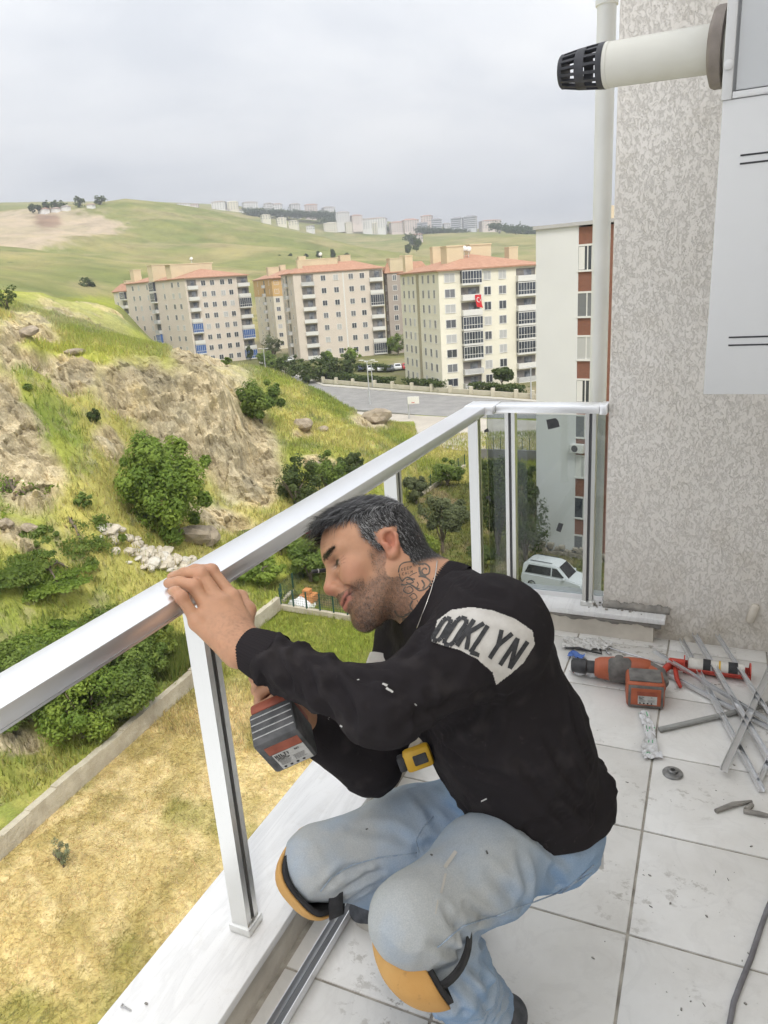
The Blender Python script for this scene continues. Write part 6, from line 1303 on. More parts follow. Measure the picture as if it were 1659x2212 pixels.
def bmesh_(kind, w, fh):
    k = (kind, round(w, 2), round(fh, 2))
    if k not in _wm:
        d = 0.95; s = MB().box((-w/2, -d, 0), (w/2, 0.03, 0.14))
        sl = s.mesh('balcony'); sl.materials.append(FRAME)
        kids = []
        def kid(n, m, mt): q = m.mesh(n); q.materials.append(mt); kids.append((n, q))
        kid('balcony_shade', MB().box((-w/2+0.1, -0.03, 0.14), (w/2-0.1, 0.02, fh-0.35)), SHADE)  # dark panel painted for the shade inside the balcony, no door
        kid('door_pane', MB().box((-w*0.1, -0.05, 0.16), (w*0.28, -0.035, fh-0.6)), PANE)
        if kind in ('open', 'grey'):
            m = MB().box((-w/2, -d, 0.14), (w/2, -d+0.1, 1.05)).box((-w/2, -d+0.1, 0.14), (-w/2+0.1, 0.02, 1.05)).box((w/2-0.1, -d+0.1, 0.14), (w/2, 0.02, 1.05)); kid('parapet', m, FRAME if kind == 'open' else pm('grey_render', (0.42, 0.42, 0.41), (0.5, 0.5, 0.49), 0.8, 0.9))
        else:
            m = MB().box((-w/2, -d, 0.14), (w/2, -0.05, 0.35)); kid('parapet', m, FRAME)
            kid('glazing', MB().box((-w/2+0.04, -d+0.06, 0.35), (w/2-0.04, -0.06, fh-0.2)), BLUE if kind == 'blue' else DARKGL)
            m = MB(); nb = max(4, int(w/0.55))
            for i in range(nb+1): x = -w/2+w*i/nb; m.box((x-0.03, -d+0.02, 0.35), (x+0.03, -d+0.075, fh-0.2))
            m.box((-w/2, -d+0.0, fh-0.26), (w/2, -d+0.08, fh-0.12)); m.box((-w/2, -d+0.01, 0.98), (w/2, -d+0.08, 1.06)); kid('mullions', m, FRAME)
        _wm[k] = (sl, kids)
    return _wm[k]
def meet(px, py, M, u):
    """distance along u from M at which the facade meets the sight line through px"""
    r = ray(px, py); A = np.array([[u[0], -r[0]], [u[1], -r[1]]]); s, _ = np.linalg.solve(A, np.array([-M[0], -M[1]])); return s
def facade(R0, S, u, z0, fh, cols, floors, o=0):
    """S: left end seen from outside (xy); u: unit direction to the right. cols: (x, kind, width, rows or None)"""
    ang = math.atan2(u[1], u[0]); org = worg(R0)
    for c in cols:
        x, kind, w = c[:3]; rows = c[3] if len(c) > 3 else None; h = c[4] if len(c) > 4 else 1.35
        for f in range(floors):
            kd = kind if rows is None else rows.get(f, kind)
            if kd is None: continue
            p = np.array([S[0]+u[0]*x, S[1]+u[1]*x, z0+f*fh])-org
            if kd == 'win':
                a, b = wmesh(w, h); q = link('window', a, R0, tuple(p+V3((0, 0, fh*0.5+0.12)))); q.rotation_euler.z = ang; link('pane', random.choice(b), q)
            else:
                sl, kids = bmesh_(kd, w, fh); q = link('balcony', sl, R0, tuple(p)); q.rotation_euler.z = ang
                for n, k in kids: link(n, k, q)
def prism_xy(pts, z0, z1): return MB().prism([(p[0], p[1], z0) for p in pts], (0, 0, z1-z0))
def hip_roof(pts, z, h, ov=0.55):
    c = sum(pts)/4; P = [p+(p-c)/np.linalg.norm(p-c)*ov*1.4 for p in pts]
    l1 = np.linalg.norm(pts[1]-pts[0]); l2 = np.linalg.norm(pts[2]-pts[1]); m = MB()
    if l1 > l2: r0 = (P[0]+P[3])/2; r1 = (P[1]+P[2])/2; d = (r1-r0)/np.linalg.norm(r1-r0); r0 = r0+d*l2*0.45; r1 = r1-d*l2*0.45; rid = [r0, r1, r1, r0]
    else: r0 = (P[0]+P[1])/2; r1 = (P[2]+P[3])/2; d = (r1-r0)/np.linalg.norm(r1-r0); r0 = r0+d*l1*0.45; r1 = r1-d*l1*0.45; rid = [r0, r0, r1, r1]
    V = [(p[0], p[1], z) for p in P]+[(p[0], p[1], z+0.25) for p in P]+[(p[0], p[1], z+0.25+h) for p in (r0, r1)]
    k = [8 if np.allclose(q, r0) else 9 for q in rid]
    F = [(3, 2, 1, 0)]+[(i, (i+1) % 4, 4+(i+1) % 4, 4+i) for i in range(4)]
    for i in range(4):
        j = (i+1) % 4; F.append((4+i, 4+j, k[j], k[i]) if k[i] != k[j] else (4+i, 4+j, k[j]))
    return m.add(V, F)
def dirv(az): a = math.radians(az); return np.array([-math.sin(a), math.cos(a)])
def wallmat(name, c, s=0.9): return pm(name, tuple(x*s for x in c), c, 0.35, 0.92)
def block(name, label, base_px, base_z, ru, lv, xr, xl, top_px, floors, cw, colsR, colsL, depth=None, roofh=2.6, roof=True, chim=(), flues=3):
    """corner nearest the camera at base_px; right face runs along azimuth ru to picture column xr, left face along lv to column xl"""
    Mb = at_z(base_px[0], base_px[1], base_z); M2 = Mb[:2]; u, v = dirv(ru), dirv(lv)
    Lr = meet(xr, base_px[1], M2, u); Ll = meet(xl, base_px[1], M2, v)
    r_ = ray(*top_px); zt = CAM[2]+r_[2]*np.linalg.norm(M2)/math.hypot(r_[0], r_[1])
    R0 = root(name, Mb, label, 'building'); pts = [M2, M2+u*Lr, M2+u*Lr+v*Ll, M2+v*Ll]; fh = (zt-base_z)/floors
    part('wall', prism_xy(pts, base_z-2, zt), cw, R0)
    if roof: part('roof', hip_roof(pts, zt, roofh), ROOF, R0)
    facade(R0, M2, u, base_z, fh, [(c[0]*Lr,)+tuple(c[1:]) for c in colsR], floors)
    facade(R0, M2+v*Ll, -v, base_z, fh, [(c[0]*Ll,)+tuple(c[1:]) for c in colsL], floors)
    for (a, b, w, d, h) in chim:
        c = M2+u*Lr*a+v*Ll*b; mb = MB(); hh = zt+h; U = u*w/2; Vv = v*d/2
        mb.prism([tuple(q)+(zt,) for q in (c-U-Vv, c+U-Vv, c+U+Vv, c-U+Vv)], (0, 0, h)); mb.prism([tuple(q)+(hh,) for q in (c-U*1.06-Vv*1.06, c+U*1.06-Vv*1.06, c+U*1.06+Vv*1.06, c-U*1.06+Vv*1.06)], (0, 0, 0.25))
        part('chimney', mb, CREAMC, R0)
    return R0, M2, u, v, Lr, Ll, zt, fh
CREAMC = wallmat('cream_chimney', (0.60, 0.50, 0.34))
W3 = wallmat('cream_facade', (0.71, 0.675, 0.56), 0.95); W2 = wallmat('beige_facade', (0.60, 0.53, 0.46), 0.95); W1 = W2
W4 = wallmat('brown_facade', (0.36, 0.31, 0.27)); W5 = wallmat('pale_cream_facade', (0.64, 0.59, 0.48))
w = 'win'
b3 = block('apartment_block', 'cream eight-storey apartment block with red flag and dark glazed balconies', (957, 846), G, -46, 41, 1172, 878, (956, 586), 8, W3,
    [(0.235, w, 1.9), (0.355, 'open', 4.0, {7: 'glass', 6: 'open', 5: 'open', 4: 'glass', 3: 'glass', 2: 'glass', 1: 'grey', 0: 'grey'}) if False else (0.29, 'open', 3.9, {7: 'glass', 4: 'glass', 3: 'glass', 2: 'glass', 1: 'grey', 0: 'grey'}), (0.455, w, 1.3), (0.60, w, 1.4), (0.83, 'open', 4.2, {6: 'glass', 4: 'glass', 3: 'glass', 2: 'glass', 0: 'grey'})][1:] + [(0.10, w, 1.9)],
    [(0.10, w, 0.85), (0.24, w, 0.85), (0.36, w, 0.85), (0.62, w, 0.85), (0.76, w, 0.85), (0.89, w, 0.85)],
    chim=((0.05, 0.9, 1.6, 1.6, 3.4), (0.30, 0.80, 1.8, 1.6, 4.6), (0.28, 0.35, 3.4, 3, 4.2), (0.6, 0.5, 4.5, 3, 4.4), (0.95, 0.5, 2, 2, 3.6)))
R0, M2, u, v, Lr, Ll, zt, fh = b3
# vertical recess of its narrow side: dark strip painted for its shade
c = M2+v*Ll*0.52; part('recess_shade', MB().prism([tuple(q)+(G,) for q in (c-v*0.7-u*0.06, c-v*0.7+u*0.3, c+v*0.7+u*0.3, c+v*0.7-u*0.06)][::-1], (0, 0, zt-G-0.3)), wallmat('shadow_render', (0.36, 0.32, 0.22)), R0)
# flag
s = meet(1027, 645, M2, u); pf = M2+u*s; zf = G+6.0*fh+0.9; nrm = np.array([u[1], -u[0]])
fl_ = root('flag', (pf[0]+nrm[0]*1.05, pf[1]+nrm[1]*1.05, zf), 'red flag with white crescent and star hanging from a balcony', 'flag')
mb = MB(); nx, nz = 9, 7; fw, fhh = 1.25, 2.1
def fpt(a, b): 
    o = pf+nrm*(1.05+0.08*math.sin(a*9+b*3)); q = o+u*((a-0.5)*fw+0.35*b*b); return (q[0], q[1], zf-b*fhh-0.25*a*b)
mb.add([fpt(i/(nx-1), j/(nz-1)) for j in range(nz) for i in range(nx)], [(j*nx+i, j*nx+i+1, (j+1)*nx+i+1, (j+1)*nx+i) for j in range(nz-1) for i in range(nx-1)])
part('cloth', mb, pm('flag_red', (0.55, 0.02, 0.025), rough=0.8), fl_, smooth=True)
mb = MB(); N_ = 20; pts = []
for i in range(N_+1): q = math.radians(40+280*i/N_); pts.append((0.5+0.30*math.cos(q), 0.40+0.20*math.sin(q)))
inn = [(0.56+0.235*math.cos(math.radians(40+280*i/N_)), 0.40+0.155*math.sin(math.radians(40+280*i/N_))) for i in range(N_+1)]
for i in range(N_):
    L4 = [fpt(*pts[i]), fpt(*pts[i+1]), fpt(*inn[i+1]), fpt(*inn[i])]; mb.add([V3(p)+V3((nrm[0], nrm[1], 0))*0.05 for p in L4], [(0, 1, 2, 3)])
st = [(0.78+(0.11 if k % 2 == 0 else 0.045)*math.cos(k*math.pi/5), 0.42+(0.075 if k % 2 == 0 else 0.03)*math.sin(k*math.pi/5)) for k in range(10)]
mb.add([V3(fpt(*p))+V3((nrm[0], nrm[1], 0))*0.05 for p in st]+[V3(fpt(0.78, 0.42))+V3((nrm[0], nrm[1], 0))*0.05], [(k, (k+1) % 10, 10) for k in range(10)])
part('crescent_and_star', mb, pm('flag_white', (0.75, 0.75, 0.75), rough=0.8), fl_)

b2 = block('apartment_block', 'beige apartment block in the middle with orange roof and white window frames', (650, 778), G, -57, 44, 838, 625, (650, 591), 7, W2,
    [(0.155, 'open', 3.6, {6: 'grey'}), (0.33, w, 1.25), (0.47, w, 1.25), (0.64, w, 1.25), (0.765, w, 1.25), (0.92, 'open', 3.8, {4: 'glass', 0: 'glass'})],
    [(0.2, w, 0.8), (0.45, 'grey', 2.2), (0.75, w, 0.8)],
    chim=((0.35, 0.45, 11, 3, 3.6), (0.2, 0.6, 2, 2, 4.6), (0.68, 0.55, 3, 2.4, 4.2), (0.12, 0.25, 1.3, 1.3, 3.4)))
part('facade_band', MB().prism([tuple(b2[1]+b2[2]*b2[4]*a+np.array([b2[2][1], -b2[2][0]])*0.04)+(G,) for a in (0.545, 0.56)]+[tuple(b2[1]+b2[2]*b2[4]*a)+(G,) for a in (0.56, 0.545)], (0, 0, b2[6]-G-0.4)), FRAME, b2[0])
b1 = block('apartment_block', 'beige apartment block at left with blue balcony blinds and orange roof', (424, 790), G, -30, 68, 556, 300, (421, 601), 8, W1,
    [(0.10, 'open', 3.0, {3: 'blue', 1: 'blue'}), (0.28, w, 1.25), (0.42, w, 1.25), (0.58, w, 1.25), (0.71, w, 1.25), (0.91, 'open', 3.8, {5: 'glass', 2: 'blue', 0: 'blue'})],
    [(0.12, w, 1.1), (0.23, w, 1.1), (0.38, w, 0.9), (0.49, 'grey', 2.6, {7: 'glass', 6: 'glass', 2: 'blue', 0: 'glass'}), (0.66, w, 0.9), (0.8, w, 1.1), (0.9, w, 1.1)],
    chim=((0.35, 0.25, 13, 3, 4.2), (0.1, 0.5, 5, 3, 4.6), (0.66, 0.4, 2, 2, 4.4), (0.1, 0.9, 2.4, 2.4, 4.0)))
b1b = block('apartment_block', 'narrow block with stacked balconies just left of the blue-blind block', (300, 772), G, -22, 68, 330, 268, (298, 628), 8, W5,
    [(0.5, w, 1.0)], [(0.22, w, 0.9), (0.7, 'open', 3.6, {7: 'glass', 2: 'glass', 5: 'grey'})], chim=((0.6, 0.5, 2, 2, 3.5),))
b2b = block('apartment_block', 'cream block with orange upper storeys behind the middle building', (602, 752), G, -57, 44, 690, 563, (602, 601), 8, W5,
    [(0.10, w, 1.3), (0.28, w, 1.3), (0.6, w, 1.2)], [(0.25, w, 1.0), (0.6, 'grey', 2.6), (0.85, w, 0.9)], chim=((0.3, 0.5, 4, 3, 4.0), (0.55, 0.5, 2, 2, 4.5)))
q = b2b; ORG = wallmat('orange_band', (0.55, 0.36, 0.15))
part('orange_band', prism_xy([q[1]-q[2]*0.03-q[3]*0.03, q[1]+q[2]*(q[4]+0.03)-q[3]*0.03, q[1]+q[2]*(q[4]+0.03)+q[3]*(q[5]+0.03), q[1]-q[2]*0.03+q[3]*(q[5]+0.03)], q[6]-2*q[7], q[6]-0.02), ORG, q[0])
b4 = block('apartment_block', 'brownish block half hidden between the beige and the cream buildings', (846, 762), G, -50, 42, 930, 838, (846, 590), 8, W4,
    [(0.18, w, 1.1), (0.42, w, 1.1), (0.62, w, 1.1)], [(0.5, w, 0.9)], chim=((0.25, 0.4, 4, 3, 3.8), (0.5, 0.3, 2.4, 2, 4.4)))
# satellite dishes and aerials on the roofs
def dish(px, py, M, zt, name='satellite_dish'):
    r = ray(px, py); k = np.linalg.norm(M)/math.hypot(r[0], r[1]); c = CAM+r*k; mb = MB().lathe(c, (0.3, -1, 0.4), [(0, 0.55), (0.1, 0.45), (0.18, 0.2), (0.2, 0.01)], 14).tube([c, V3((c[0], c[1], zt))], 0.05, 5); return mb, c
for px, py, B, lab in ((413, 559, b1, 'white satellite dish on the roof of the blue-blind block'), (692, 549, b2, 'white satellite dish on the beige block roof'), (816 + 0, 541, b3, None), (1003, 537, b3, 'left white dish above the cream block roof'), (1012, 538, b3, 'right white dish above the cream block roof')):
    if lab is None: continue
    mb, c = dish(px, py, B[1]+B[3]*B[5]*0.5, B[6]+1.5); single('satellite_dish', mb, FRAME, (c[0], c[1], B[6]), lab, 'dish', smooth=True)

# neighbouring building: white gable strip, brown brick strip with windows
NB = at_z(1159, 1188, G); NU = np.array([math.cos(math.radians(11)), -math.sin(math.radians(11))]); N2_ = NB[:2]
kx = meet(1247, 700, N2_, NU); r_ = ray(1165, 496); dN = meet(1165, 496, N2_, NU); ptn = N2_+NU*dN; ztN = CAM[2]+r_[2]*np.linalg.norm(ptn)/math.hypot(r_[0], r_[1])
nb = root('neighbour_block', NB, 'tall white house end with a brown brick window strip behind the drain pipe', 'building')
back = np.array([-NU[1], NU[0]])
part('wall', prism_xy([N2_, N2_+NU*kx, N2_+NU*kx+back*12, N2_+back*12], G-1, ztN), wallmat('white_render', (0.62, 0.62, 0.61), 0.96), nb)
BR = NT('brown_brick'); vb = BR.n('ShaderNodeTexBrick'); BR.l(BR.mapv(BR.pos(), (1, 1, 1), (math.radians(90), 0, 0)), vb.inputs['Vector']); vb.inputs['Color1'].default_value = (0.17, 0.065, 0.04, 1); vb.inputs['Color2'].default_value = (0.22, 0.085, 0.05, 1); vb.inputs['Mortar'].default_value = (0.2, 0.13, 0.1, 1); vb.inputs['Scale'].default_value = 4.0
BR.set('Base Color', vb.outputs['Color']); BR.set('Roughness', 0.9)
s0 = N2_+NU*(kx+0.002)+back*0.06
part('brick_strip', prism_xy([s0, s0+NU*7, s0+NU*7+back*11.5, s0+back*11.5], G-1, ztN-0.1), BR.m, nb)
part('roof_edge', prism_xy([N2_-NU*0.15-back*0.15, N2_+NU*(kx+7)-back*0.15, N2_+NU*(kx+7)+back*12, N2_-NU*0.15+back*12], ztN+0.002, ztN+0.22), wallmat('roof_edge', (0.42, 0.41, 0.40)), nb)
part('chimney', prism_xy([N2_+NU*(kx+0.7)+back*1, N2_+NU*(kx+1.6)+back*1, N2_+NU*(kx+1.6)+back*2, N2_+NU*(kx+0.7)+back*2], ztN+0.22, ztN+1.1), CREAMC, nb)
wc = MB().box((0.2, 0, 0), (0, 0, 0)) if False else None
ang = math.atan2(NU[1], NU[0]); sx = meet(1268, 660, s0, NU)
for k, py in enumerate((557, 658, 752, 845, 922, 1009, 1098, 1180)):
    r_ = ray(1266, py); c = s0+NU*(sx-0.1*0); zc = CAM[2]+r_[2]*np.linalg.norm(c)/math.hypot(r_[0], r_[1])
    a, b = wmesh(1.35, 1.45); q = link('window', a, nb, tuple(V3((c[0], c[1], zc))-worg(nb))); q.rotation_euler.z = ang; link('pane', b[k % 3], q)
    if k in (0, 3, 5): 
        cu = MB().box((-0.6, -0.03, -0.7), (-0.2, -0.022, 0.7)).box((0.25, -0.03, -0.7), (0.6, -0.022, 0.7)).mesh('curtain'); cu.materials.append(FRAME); link('curtain', cu, q)
c = s0+NU*(meet(1250, 970, s0, NU)); r_ = ray(1248, 967); zc = CAM[2]+r_[2]*np.linalg.norm(c)/math.hypot(r_[0], r_[1])
ac = MB(); ac.obox((c[0]-back[0]*0.25, c[1]-back[1]*0.25, zc), (NU[0], NU[1], 0), (back[0], back[1], 0), (0, 0, 1), (0.95, 0.35, 0.62), 0.03); acp = part('air_conditioner', ac, FRAME, nb)
part('fan_grille', MB().lathe((c[0]-back[0]*0.43-NU[0]*0.15, c[1]-back[1]*0.43-NU[1]*0.15, zc), (-back[0], -back[1], 0), [(0, 0.24), (0.02, 0.22)], 18), BLACK, acp)
# stone base wall beside the parked cars
sb = root('stone_base_wall', NB, 'rough stone wall at the foot of the white house end', 'wall'); mb = MB()
for k in range(70):
    x = random.uniform(-0.6, 6.5); z = random.uniform(0, 0.75); c = N2_+NU*x-back*(0.25); s = random.uniform(0.16, 0.3); mb.obox((c[0], c[1], G+z), (NU[0], NU[1], 0), (back[0], back[1], 0), (0, 0, 1), (s*1.5, 0.3, s), 0.04)
part('stones', mb, pm('field_stone', (0.22, 0.19, 0.15), (0.36, 0.32, 0.26), 2.5, 0.95), sb, kind='stuff')

# far buildings on the ridge
FAR = [(60,120,42,66,0),(120,160,45,66,1),(215,285,32,76,0),(285,335,33,74,2),(350,420,35,74,0),(255,305,70,94,0),(322,368,68,95,0),(445,490,40,84,3),(485,528,43,84,0),(558,608,42,90,3),(625,682,45,90,1),(700,760,57,98,3),
       (430,475,92,122,2),(500,545,105,136,2),(553,600,118,146,2),(630,668,140,154,0),(760,825,78,134,3),(825,880,93,134,1),(710,785,125,186,2),(790,890,120,186,2),(905,955,125,184,2),(880,990,105,154,0),(995,1070,122,176,1),(1050,1130,110,170,1),
       (1135,1190,95,130,1),(1120,1172,125,170,4),(1175,1230,108,170,4),(1232,1268,130,165,3),(1268,1325,103,160,4),(1325,1385,95,160,4),(1390,1490,115,155,1),(1100,1145,178,207,1)]
FC = [wallmat('far_white', (0.74, 0.73, 0.72)), wallmat('far_pink', (0.66, 0.58, 0.55)), wallmat('far_cream', (0.72, 0.68, 0.57)), wallmat('far_grey', (0.64, 0.63, 0.63)), wallmat('far_pale_blue', (0.62, 0.63, 0.66))]
FROOF = [pm('far_roof', (0.34, 0.26, 0.23), rough=0.9), pm('far_roof_red', (0.36, 0.22, 0.18), rough=0.9), pm('far_roof_cream', (0.50, 0.46, 0.38), rough=0.9), pm('far_roof_grey', (0.30, 0.27, 0.26), rough=0.9), pm('far_roof_dark', (0.25, 0.25, 0.27), rough=0.9)]
FWIN = pm('far_window', (0.14, 0.15, 0.17), rough=0.3); FBAND = pm('far_dark_band', (0.13, 0.14, 0.17), rough=0.5)
kinds = ['white', 'pinkish', 'cream', 'grey', 'dark-striped']
ordn = ['first', 'second', 'third', 'fourth', 'fifth', 'sixth', 'seventh', 'eighth', 'ninth', 'tenth', 'eleventh']
cnt = {}
for (a, b, t0, t1, k) in sorted(FAR):
    x0, x1, y0, y1 = 352.4+.4902*a, 352.4+.4902*b, 417.5+.4902*t0, 417.5+.4902*t1
    d = 1400 if t1 < 100 else (1270 if (a < 700) else 1310)
    if a == 1100: d = 1020
    c0, c1 = at_h(x0, y1, d), at_h(x1, y1, d); base = (c0+c1)/2; w_ = np.linalg.norm(c1-c0); zt = at_h((x0+x1)/2, y0, d)[2]; zb = min(c0[2], c1[2])-12
    cnt[k] = cnt.get(k, 0)+1
    lab = '%s far apartment block on the ridge, %s of its colour from the left' % (kinds[k], ordn[min(cnt[k]-1, 10)])
    R0 = root('distant_block', (base[0], base[1], zb), lab, 'building', 'apartment blocks on the far ridge')
    rot = random.uniform(-0.5, 0.5); ux = (c1-c0)[:2]/w_; wr = w_/(math.cos(abs(rot))+math.sin(abs(rot))*0.6)
    cs, sn = math.cos(rot), math.sin(rot); u2 = np.array([ux[0]*cs-ux[1]*sn, ux[0]*sn+ux[1]*cs]); v2 = np.array([-u2[1], u2[0]]); cc = base[:2]+np.array([-ux[1], ux[0]])*w_*0.3
    hw, hd = u2*wr/2, v2*wr*0.3; roofh = (zt-base[2])*0.13
    pts = [cc-hw-hd, cc+hw-hd, cc+hw+hd, cc-hw+hd]
    part('wall', prism_xy(pts, zb, zt-roofh), FC[k], R0); part('roof', hip_roof(pts, zt-roofh, roofh, 0.6), FROOF[k], R0)
    fhh = 3.0; nf = max(2, int((zt-roofh-base[2])/fhh)); ncol = max(3, int(wr/4.0)); m = MB()
    for f in range(nf):
        z = zt-roofh-(f+1)*fhh+0.7
        if k == 4: 
            q = cc-hd-v2*0.06; m.obox((q[0], q[1], z+0.7), (u2[0], u2[1], 0), (v2[0], v2[1], 0), (0, 0, 1), (wr*0.94, 0.2, 1.5))
        for i in range(ncol):
            q = cc-hd+hw*2*((i+0.5)/ncol-0.5)-v2*0.05
            if k != 4: m.obox((q[0], q[1], z+0.7), (u2[0], u2[1], 0), (v2[0], v2[1], 0), (0, 0, 1), (1.7, 0.2, 1.4))
            if i < 3:
                q = cc-hw+hd*2*((i+0.5)/3-0.5)-u2*0.05; m.obox((q[0], q[1], z+0.7), (v2[0], v2[1], 0), (u2[0], u2[1], 0), (0, 0, 1), (1.5, 0.2, 1.4))
                q = cc+hw+hd*2*((i+0.5)/3-0.5)+u2*0.05; m.obox((q[0], q[1], z+0.7), (v2[0], v2[1], 0), (u2[0], u2[1], 0), (0, 0, 1), (1.5, 0.2, 1.4))
    part('windows', m, FBAND if k == 4 else FWIN, R0, kind='stuff')
# ------------------------------------------------------------------ vegetation
def leafmat(name):
    t = NT(name); c = t.attr('Col'); t.set('Base Color', c); t.set('Roughness', 0.6); t.set('Specular IOR Level', 0.25)
    tr = t.n('ShaderNodeBsdfTranslucent'); t.l(c, tr.inputs['Color']); mx = t.n('ShaderNodeMixShader'); mx.inputs[0].default_value = 0.48
    t.l(t.b.outputs[0], mx.inputs[1]); t.l(tr.outputs[0], mx.inputs[2]); t.l(mx.outputs[0], t.o.inputs['Surface']); return t.m
LEAF = leafmat('leaves'); GRASSM = leafmat('grass_blades')
BARK = pm('bark', (0.11, 0.085, 0.06), (0.19, 0.155, 0.115), 5, 0.95, 0.6, 14, 0.03)
def unit(a): return a/(np.linalg.norm(a, axis=-1, keepdims=True)+1e-9)
def leaves(cent, nrm, size, col):
    n = len(cent); r1 = unit(np.cross(nrm, unit(rng.normal(size=(n, 3))))); r2 = np.cross(nrm, r1); s = size[:, None]
    fold = nrm*s*0.18
    v = np.stack([cent-r1*s, cent-r2*s*0.55+fold, cent+r1*s, cent+r2*s*0.55+fold], 1).reshape(-1, 3)
    return v, np.arange(4*n).reshape(n, 4), np.repeat(col, 4, 0)
def crown_mesh(c, rad, n, leaf, cols, clumps=26, flat=0.0, seed=1, clump_r=0.34):
    g = np.random.default_rng(seed); c = V3(c); rad = V3(rad)
    d = unit(g.normal(size=(clumps, 3))); d[:, 2] = np.abs(d[:, 2])*0.9-0.25*(1-flat) if flat else d[:, 2]
    cc = d*(g.uniform(0.3, 0.78, (clumps, 1))**0.7)*(1+0.10*g.normal(size=(clumps, 1))); cr = g.uniform(0.55, 1.3, clumps)*clump_r; nf_ = max(1, clumps//6); cc[:nf_] = unit(d[:nf_]+np.array([0, 0, 0.35]))*g.uniform(0.85, 1.08, (nf_, 1)); cr[:nf_] *= 0.5
    k = g.integers(0, clumps, n); o = unit(g.normal(size=(n, 3)))*(g.uniform(0.0, 1.0, (n, 1))**0.4)
    p = (cc[k]+o*cr[k][:, None]); tint = g.uniform(0, 1, clumps)[k]*0.6+g.uniform(0, 1, n)*0.4
    nr = unit(o+0.5*p+np.array([0, 0, 0.55])+0.45*g.normal(size=(n, 3)))
    A, B = V3(cols[0]), V3(cols[1]); col_ = A+(B-A)*tint[:, None]
    return leaves(c+p*rad, nr, leaf*g.uniform(0.45, 1.35, n), col_)
def tree(name, label, px, py, wpx, hpx, d=None, cols=((0.05, 0.085, 0.02), (0.13, 0.17, 0.035)), n=3000, leaf=0.2, trunk=0.25, cat='tree', group=None, clumps=26, z=None, seed=None, depth=1.0, clump_r=0.34):
    """px,py: foot of the plant in the picture; crown wpx wide, plant hpx high, at distance d (or standing on level z)"""
    b = at_h(px, py, d) if d is not None else at_z(px, py, z)
    dist = np.linalg.norm(b-CAM); m = dist/FPX; W, H = wpx*m, hpx*m*1.04
    zg = terrain_z(np.array([b[0]]), np.array([b[1]]))[0] if True else b[2]
    if d is not None and abs(zg-b[2]) > 1.2: zg = b[2]
    base = V3((b[0], b[1], zg)); top = b[2]+H; tr = (top-zg)*trunk
    seed = seed if seed is not None else int(px*7+py)
    R0 = root(name, base, label, cat, group)
    c = V3((b[0], b[1], zg+tr+(top-zg-tr)/2))
    v, f, cl = crown_mesh(c, (W/2*1.05, W/2*depth, (top-zg-tr)/2*1.05), n, leaf, cols, clumps, 0, seed, clump_r)
    me = np_mesh('crown', v-base, f, LEAF, False); set_col(me, cl); link('crown', me, R0)
    g = random.Random(seed); mb = MB(); rt = max(0.04, W*0.035)
    mb.tube([base-V3((0, 0, 0.5)), base+V3((g.uniform(-.1, .1), 0, tr*0.5)), c-V3((0, 0, (top-zg-tr)*0.2))], [rt*1.3, rt, rt*0.6], 7)
    for k in range(5):
        a = g.uniform(0, 6.28); e = c+V3((math.cos(a)*W*0.3, math.sin(a)*W*0.3, g.uniform(-0.1, 0.25)*(top-zg-tr))); s = base+V3((0, 0, tr*g.uniform(0.5, 1.0))); mb.tube([s, (s+e)/2+V3((0, 0, 0.1*W)), e], [rt*0.6, rt*0.4, rt*0.15], 5)
    part('trunk', mb, BARK, R0, smooth=True); return R0
FRESH = ((0.12, 0.20, 0.032), (0.30, 0.39, 0.07)); MID = ((0.10, 0.165, 0.035), (0.23, 0.30, 0.065)); DARK = ((0.055, 0.09, 0.027), (0.13, 0.165, 0.05)); OLIVE = ((0.10, 0.125, 0.055), (0.20, 0.225, 0.11)); YEL = ((0.13, 0.19, 0.03), (0.33, 0.37, 0.07))
tree('fig_tree', 'round bright green fig bush in front of the rock face', 372, 1142, 190, 196, 47, FRESH, 26000, 0.13, 0.04, clumps=80, clump_r=0.26)
sh = 'shrubs along the plot wall'
for k, (px, py, wp, hp, lab, cs) in enumerate([(30, 1470, 190, 170, 'bushy green shrub left of the railing, farthest from the wall', MID), (140, 1440, 150, 150, 'green shrub behind the handrail, second from the left', FRESH), (255, 1460, 160, 130, 'green shrub at the right end behind the handrail', MID),
        (75, 1600, 190, 170, 'dense shrub overhanging the wall at the left edge', MID), (185, 1590, 150, 150, 'dense shrub overhanging the middle of the wall', FRESH), (262, 1548, 130, 130, 'dense shrub at the right end of the wall shrubs', MID), (-40, 1660, 150, 170, 'shrub cut off by the left edge of the picture', DARK), (330, 1440, 90, 90, 'low pale shrub where the reeds begin', YEL), (95, 1380, 150, 120, 'green shrub high on the bank left of the rubble', FRESH), (200, 1375, 140, 90, 'green shrub on the bank just below the rubble', MID), (10, 1360, 130, 110, 'pale green shrub at the left edge of the bank', FRESH), (130, 1540, 170, 150, 'dense shrub in the middle of the thicket', FRESH), (300, 1490, 110, 110, 'shrub beside the reeds under the handrail', MID)]):
    b = at_z(px, py, G+0.8); tree('wall_shrub', lab, px, py, wp*1.18, hp*1.1, None, cs, 15000, 0.092, 0.02, 'shrub', sh, clumps=60, z=G+0.8, clump_r=0.28)
tree('hill_tree', 'lone dark green tree right of the rock face', 566, 930, 100, 108, 68, MID, 8000, 0.15, 0.12)
